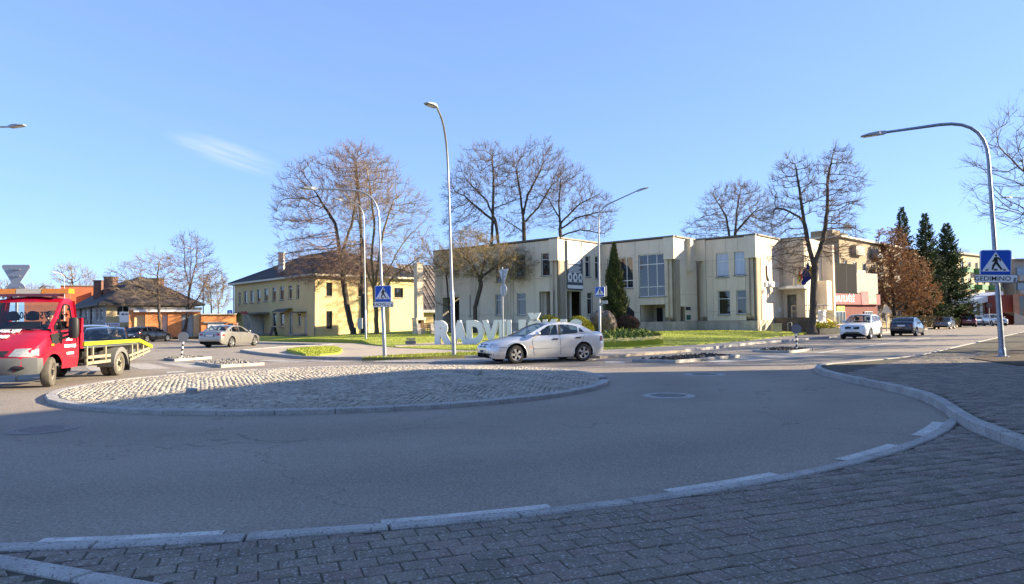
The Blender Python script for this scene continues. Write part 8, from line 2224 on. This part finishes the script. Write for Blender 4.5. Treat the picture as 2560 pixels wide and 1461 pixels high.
# keep-side bollards
def bollard(label, base, lean, s, face_n):
    t = thing('island_bollard', label, 'bollard', base, 0, 'striped bollards on the splitter islands'); n = 7; h = .75*s
    for i in range(n):
        k = MB(); a, b = Vector((lean*i/n*h,0,h*i/n)), Vector((lean*(i+1)/n*h,0,h*(i+1)/n)); k.tube([a,b], .042*s, 10); k.build('band', M_BLACK if i % 2 else M_WHITE, t, smooth=50)
    M = face_mat(Vector((lean*h*1.35,-.06,h+.22*s)), face_n); k = MB(); k.prism([(.225*s*math.cos(a),.225*s*math.sin(a)) for a in np.linspace(0,2*PI,28,endpoint=False)], -.012, .012, M); k.build('disc', mat('disc_grey',(0.16,0.17,0.19),rough=.5,metal=.3,var=.08), t)
    k = MB(); k.prism([(.232*s*math.cos(a),.232*s*math.sin(a)) for a in np.linspace(0,2*PI,28,endpoint=False)], -.018, -.0125, M); k.build('disc_face', M_BLUE, t)
    k = MB(); k.tube([Vector((lean*h,-.02,h)), Vector((lean*h*1.7,-.02,h+.42*s))], .035*s, 8); k.build('mount', M_GALV, t)
b = gp(453,894,.12); bollard('black and white bollard with a clear disc on the left splitter island', (b.x,b.y,.10), .11, .92, (.25,-.97))
b = gp(1992,872,.12); bollard('black and white bollard with a dark disc on the right splitter island', (b.x,b.y,.10), -.02, .92, (-.3,-.95))

# ---------------------------------------------------------------- the town name in giant white letters
# read along a line on the lawn; each letter stands on its own short steel legs
A0 = gp(1088,862,.14); A1 = gp(1590,868,.14)
O_, D_ = Vector((A0.x,A0.y)), Vector((.985,-.10)).normalized()
NL_ = Vector((D_.y,-D_.x))
LH = 1.46
CAR = [('R','1088 1130'),('A','1131 1170'),('D','1168 1212'),('V','1205 1252'),('I','1250 1264'),('L','1272 1300'),('I','1304 1316'),('\u0160','1325 1372'),('K','1378 1420'),('I','1424 1436'),('S','1440 1480')]
pos = {'R':(1087,1129),'A':(1127,1169),'D':(1166,1209),'V':(1205,1248),'I1':(1247,1262),'L':(1266,1292),'I2':(1296,1312),'S1':(1318,1352),'K':(1356,1397),'I3':(1400,1416),'S2':(1420,1455)}
keys = ['R','A','D','V','I1','L','I2','S1','K','I3','S2']
labs = {'R':'giant white letter R, first of the town name on the lawn','A':'giant white letter A behind the tall lamp post','D':'giant white letter D between letter A and letter V','V':'giant white letter V behind the saloon bonnet','I1':'giant white letter I between letters V and L, behind the thin sign post',
        'L':'giant white letter L mostly hidden by the saloon windscreen','I2':'giant white letter I just before the letter with a caron','S1':'giant white letter S with a caron rising above the saloon roof','K':'giant white letter K hidden behind the saloon roof','I3':'giant white letter I between letter K and the last S','S2':'giant white letter S, last of the name, behind the saloon rear window'}
for kx in keys:
    x0, x1 = pos[kx]; a0, a1 = along(O_,D_,x0), along(O_,D_,x1)
    ch = {'S1':'\u0160','S2':'S','I1':'I','I2':'I','I3':'I'}.get(kx,kx)
    me = text_mesh(ch, 2.0, .18, .125)
    v = np.array([q.co for q in me.vertices]); base_h = 1.37 if ch != '\u0160' else None
    mn, mxx = v.min(0), v.max(0)
    lo = mn[1]; hi = mxx[1]
    capH = LH
    sy = capH/(hi-lo) if ch != '\u0160' else capH/((hi-lo)*.79)
    sx_ = (a1-a0)/(mxx[0]-mn[0])
    me.transform(Matrix.Diagonal((sx_,sy,1,1))@Matrix.Translation((-(mn[0]+mxx[0])/2,-lo,0)))
    c = O_+D_*((a0+a1)/2); zg = .13+gz(c.x,c.y)-.02
    t = thing('giant_letter', labs[kx], 'letter', (c.x,c.y,zg), 0, 'giant white letters of the town name')
    me.transform(frame_mat(Vector((c.x,c.y,zg)), D_, NL_)); me.materials.append(mat('letter_white',(0.88,0.87,0.86),rough=.55,var=.03)); link('letter_body', me, t, True)
    k = MB()
    for s_ in (-.3,.3): q_ = c+D_*s_*(a1-a0); k.box(q_.x-.03,q_.x+.03,q_.y-.03,q_.y+.03,zg-.2,zg+.03)
    stuff(k.build('legs', M_GALV, t, world=True))

# ---------------------------------------------------------------- stone bench, bin cabinet, notice boards, planter, flags, boards
pb = at(1052,853,56.0); zb_ = .15+gz(pb.x,56)
t = thing('stone_bench', 'stone ended bench with timber slats beside the white letters', 'bench', (pb.x,56,zb_), R(14))
for x in (-.15,.95):
    P = [(-.35,0),(.35,0),(.35,.30),(.12,.36),(-.08,.52),(-.22,.80),(-.35,.86)]; k = MB(); k.prism(P, x-.13, x+.13, Matrix(((0,0,1,0),(-1,0,0,0),(0,1,0,0),(0,0,0,1)))); k.build('bench_end', mat('pebbled_concrete',(0.42,0.37,0.31),rough=.95,var=.3,vs=14,bump=.6,bs=40), t)
for i in range(4): k = MB(); k.box(-.02,.82,-.30+.14*i,-.19+.14*i,.36,.40); k.build('seat_slat', mat('bench_timber',(0.28,0.17,0.08),rough=.7,var=.2,vs=6), t)
for i in range(3): k = MB(); k.box(-.02,.82,.20+.05*i,.23+.05*i,.48+.15*i,.60+.15*i); k.build('back_slat', mat('bench_timber',(0,0,0)), t)
p = at(1047,812,58); t = thing('stone_stove', 'outdoor stone fireplace with a dark opening and tall pale chimney behind the bench', 'fireplace', (p.x,58,.3), R(40)); zs0 = 1.5+(806-795)*58/FPX-.3; zc_ = 1.5+(806-661)*58/FPX-.3; M_STV = mat('stove_stone',(0.55,0.45,0.34),rough=.9,var=.2,vs=3)
k = MB(); k.box(-.42,.42,-.35,.35,-.3,.75); k.box(-.42,-.3,-.35,.35,.76,zs0-.2); k.box(.3,.42,-.35,.35,.76,zs0-.2); k.box(-.46,.46,-.38,.38,zs0-.19,zs0); k.build('masonry', M_STV, t)
k = MB(); k.box(-.29,.29,.1,.3,.76,zs0-.2); k.build('fire_opening', M_DKIN, t)
k = MB(); k.box(-.30,.30,-.26,.26,zs0+.005,zc_); k.box(-.34,.34,-.30,.30,zc_+.005,zc_+.12); k.build('chimney', M_STV, t); k = MB(); k.tube([(0,0,zc_+.12),(0,0,zc_+.5)],.07,8); k.build('flue', M_GTRIM, t)
t = thing('wooden_railing', 'low timber railing beside the fireplace before the yellow annex', 'railing', (at(1068,830,60).x,60,.4)); 
k = MB(); k.box(0,2.4,-.04,.04,.95,1.03); k.build('rail', mat('bench_timber',(0,0,0)), t)
for i in range(12): k = MB(); k.box(.02+i*.2,.06+i*.2,-.02,.02,0,.95); k.build('baluster', mat('bench_timber',(0,0,0)), t)
p = gp(1027,856,.3); t = thing('flower_box', 'small dark box with pale blooms left of the bench', 'planter', (p.x,p.y,.3)); k = MB(); k.box(-.3,.3,-.2,.2,-.1,.08); k.build('box', M_GTRIM, t)
q = np.random.default_rng(3); V = np.array([[(a,b_,.08),(a+.05,b_,.24),(a-.05,b_,.27)] for a,b_ in q.uniform(-.25,.25,(60,2))]).reshape(-1,3); stuff(npmesh('blooms', V, np.arange(len(V)).reshape(-1,3), M_DAFF, t))
# A-frame board and steps board by the yellow house door
o3 = h3(along(Ky,YA,560+760/5.104)-0.0,-1.2,.12)
t = thing('pavement_board', 'dark folding pavement board by the yellow house door', 'board', o3, math.atan2(YA.y,YA.x))
for s_ in (1,-1): k = MB(); k.obox((0,s_*.22,.5),(.36,0,0),(0,-s_*.14,.5),(0,.012,0)); k.build('panel', M_BLACK, t)
# advert boards at the garages
p = at(508,829,70.5); t = thing('lime_board', 'lime green advertising board standing by the garages', 'board', p); M = face_mat(p,(.1,-1)); k = MB(); k.prism(rrect(.9,1.0,.02), -.02, .02, M); k.build('panel', mat('lime_print',(0.38,0.50,0.04),rough=.6,var=.25,vs=2.5), t, world=True)
k = MB()
for i, (x,y_,w,h) in enumerate(((-.1,.28,.42,.12),(.05,.05,.5,.10),(0,-.18,.55,.05),(-.05,-.32,.45,.05))): k.prism([(x-w/2,y_-h/2),(x+w/2,y_-h/2+.05),(x+w/2,y_+h/2+.05),(x-w/2,y_+h/2)], .021+.001*i, .024+.001*i, M)
k.build('print', mat('dark_green_print',(0.03,0.09,0.02),rough=.6,var=.1), t, world=True)
k = MB(); k.box(p.x-.4,p.x-.35,70.5,70.55,.1,p.z); k.box(p.x+.35,p.x+.4,70.5,70.55,.1,p.z); k.build('leg', M_BLACK, t, world=True)
p = at(310.5,793,69); t = thing('white_notice', 'white notice board with a dark oval emblem on a post by the tiled house', 'board', p); M = face_mat(p,(.15,-1)); k = MB(); k.prism(rrect(.86,1.05,.02), -.02, .02, M); k.build('panel', M_WHITE, t, world=True)
k = MB(); k.prism([(-.12+.16*math.cos(a),.27+.11*math.sin(a)) for a in np.linspace(0,2*PI,16,endpoint=False)], .021, .024, M); k.prism([(.1,.2),(.34,.2),(.34,.35),(.1,.35)], .021, .024, M); k.build('emblem', mat('grey_print',(0.15,0.15,0.16),rough=.6,var=.2), t, world=True)
k = MB(); k.tube([(p.x,69.06,0),(p.x,69.06,p.z)], .05, 8); k.build('pole', M_GALV, t, world=True)
p = at(281,812,69.5); t = thing('white_banner_sign', 'low white shop banner on the cream wall behind the parked cars', 'sign', p); M = face_mat(p,(.3,-.95)); k = MB(); k.prism(rrect(1.35,.36,.02), -.02, .02, M); k.build('panel', mat('lilac_white',(0.66,0.64,0.74),rough=.6,var=.05), t, world=True)
for i in range(5): k = MB(); k.prism([(-.5+i*.2,-.07),(-.37+i*.2,-.07),(-.37+i*.2,.05),(-.5+i*.2,.05)], .021, .024, M); k.build('lettering', mat('grey_print',(0,0,0)), t, world=True)
# flags at the town hall door
p = O3(Ke)+Vector((-HA.x*1.75+NF.x*1.35,-HA.y*1.75+NF.y*1.35,zc+.25))
t = thing('flag_bracket', 'pole bracket with three slanting poles above the town hall door', 'flag bracket', p); k = MB(); k.box(p.x-.22,p.x+.22,p.y-.1,p.y+.1,p.z-.05,p.z+.7); k.build('bracket', M_PAN, t, world=True)
def flag(label, px0, py0, px1, py1, cols, w, y):
    a, b = at(px0,py0,y), at(px1,py1,y-.4); u = thing('flag', label, 'flag', a, 0, 'flags at the town hall door'); k = MB(); k.tube([a,b], .03, 8); k.build('pole', M_BLACK, u, world=True)
    d = (b-a).normalized(); q = np.random.default_rng(int(px1)); L = (b-a).length
    n = len(cols)
    for i, m_ in enumerate(cols):
        k = MB(); V = []; rows = 9
        for r_ in range(rows):
            f = r_/(rows-1)
            for j in (0,1):
                g2 = (i+j)/n; e = b-d*(L*.62*g2); V.append(e+Vector((.10*math.sin(f*9+g2*5)+.18*f*(1-g2), .10*math.cos(f*7+g2*4), -w*f*(1-.25*g2))))
        k.add(V, [(2*r_,2*r_+1,2*r_+3,2*r_+2) for r_ in range(rows-1)]); k.build('cloth', m_, u, world=True, smooth=60)
FY, FG_, FR, FBL = mat('flag_yellow',(0.70,0.45,0.02),rough=.8,var=.1), mat('flag_green',(0.02,0.20,0.06),rough=.8,var=.1), mat('flag_red',(0.55,0.04,0.03),rough=.8,var=.1), mat('flag_blue',(0.01,0.02,0.16),rough=.8,var=.15)
yv = p.y
flag('yellow green and red flag hanging by the town hall door', 1993, 706, 1999, 668, [FR,FG_,FY], .95, yv); flag('dark blue flag hanging by the town hall door before the forked trunk', 1996, 706, 2020, 655, [FBL,FBL], 1.5, yv); flag('orange flag showing behind the forked trunk', 1998, 706, 2026, 664, [FY,FR], 1.0, yv+.3)
# notice boards and planter by the entrance
for i, (px, lab) in enumerate(((2049,'white notice panel on posts nearest the forked tree'),(2061,'white notice panel on posts nearest the white tall estate'))):
    p = at(px,789,59); t = thing('notice_board', lab, 'notice board', p, 0, 'notice boards at the entrance'); M = face_mat(p,(.45,-.89)); k = MB(); k.prism(rrect(.42,.95,.02), -.04, .04, M); k.build('panel', M_WHITE, t, world=True)
    k = MB(); k.tube([(p.x,59.08,.1),(p.x,59.08,p.z+.85)], .035, 8); k.build('pole', M_PALE, t, world=True)
    k = MB(); k.obox((p.x,58.95,p.z+.88),(.36,0,0),(0,.3,.06),(0,0,.015)); k.build('roof', M_GTRIM, t, world=True)
p = at(2063,826,57); t = thing('planter', 'long dark trough planter full of yellow flowers by the entrance', 'planter', (p.x,57,.12), R(25)); k = MB(); k.box(-1.1,1.3,-.4,.4,0,.5); k.build('trough', mat('dark_trough',(0.06,0.06,0.055),rough=.8,var=.2), t)
q = np.random.default_rng(9); m = 900; P = np.c_[q.uniform(-1.1,1.3,m),q.uniform(-.4,.4,m),q.uniform(.45,.95,m)]; u = q.normal(size=(m,3)); u /= np.linalg.norm(u,axis=1,keepdims=True); w = np.cross(u,q.normal(size=(m,3))); w /= np.linalg.norm(w,axis=1,keepdims=True)
stuff(npmesh('flowers', np.stack([P-w*.05,P+u*.12,P+w*.05],1).reshape(-1,3), np.arange(3*m).reshape(-1,3), mat('yellow_flower',(0.62,0.48,0.02),rough=.8,var=.5,vs=4,col2=(0.16,0.24,0.03)), t))
p = at(2084,818,60); t = thing('yellow_slide', 'yellow curved playground piece behind the white tall estate', 'play equipment', (p.x,60,.1)); k = MB(); k.tube([(-.7,0,1.25),(-.2,0,.95),(.1,0,.5),(.55,0,.3)], [.18,.16,.14,.1], 10); k.tube([(-.6,.3,0),(-.6,.3,1.2)],.05,6); k.build('chute', mat('slide_yellow',(0.65,0.42,0.02),rough=.5,var=.1), t, smooth=60)
for px, lab, h in ((1935,'small beige utility box at the town hall corner',.62),):
    p = at(px,828,58); t = thing('utility_box', lab, 'box', (p.x,57.5,.35)); k = MB(); k.box(-.32,.36,-.3,.3,0,h); k.box(-.36,.4,-.34,.34,h,h+.06); k.build('case', mat('beige_box',(0.4,0.36,0.26),rough=.7,var=.1), t)
p = at(1970,825,57.5); t = thing('bicycle_stand', 'low tubular bicycle stand before the dark landing', 'bicycle stand', (p.x,57.5,.35)); k = MB(); k.tube(bend((0,0,0),(0,0,.75),(.3,0,.75),.12)+bend((.3,0,.75),(.32,0,.75),(.32,0,0),.01), .025, 6); k.build('hoop', M_GALV, t, smooth=50)
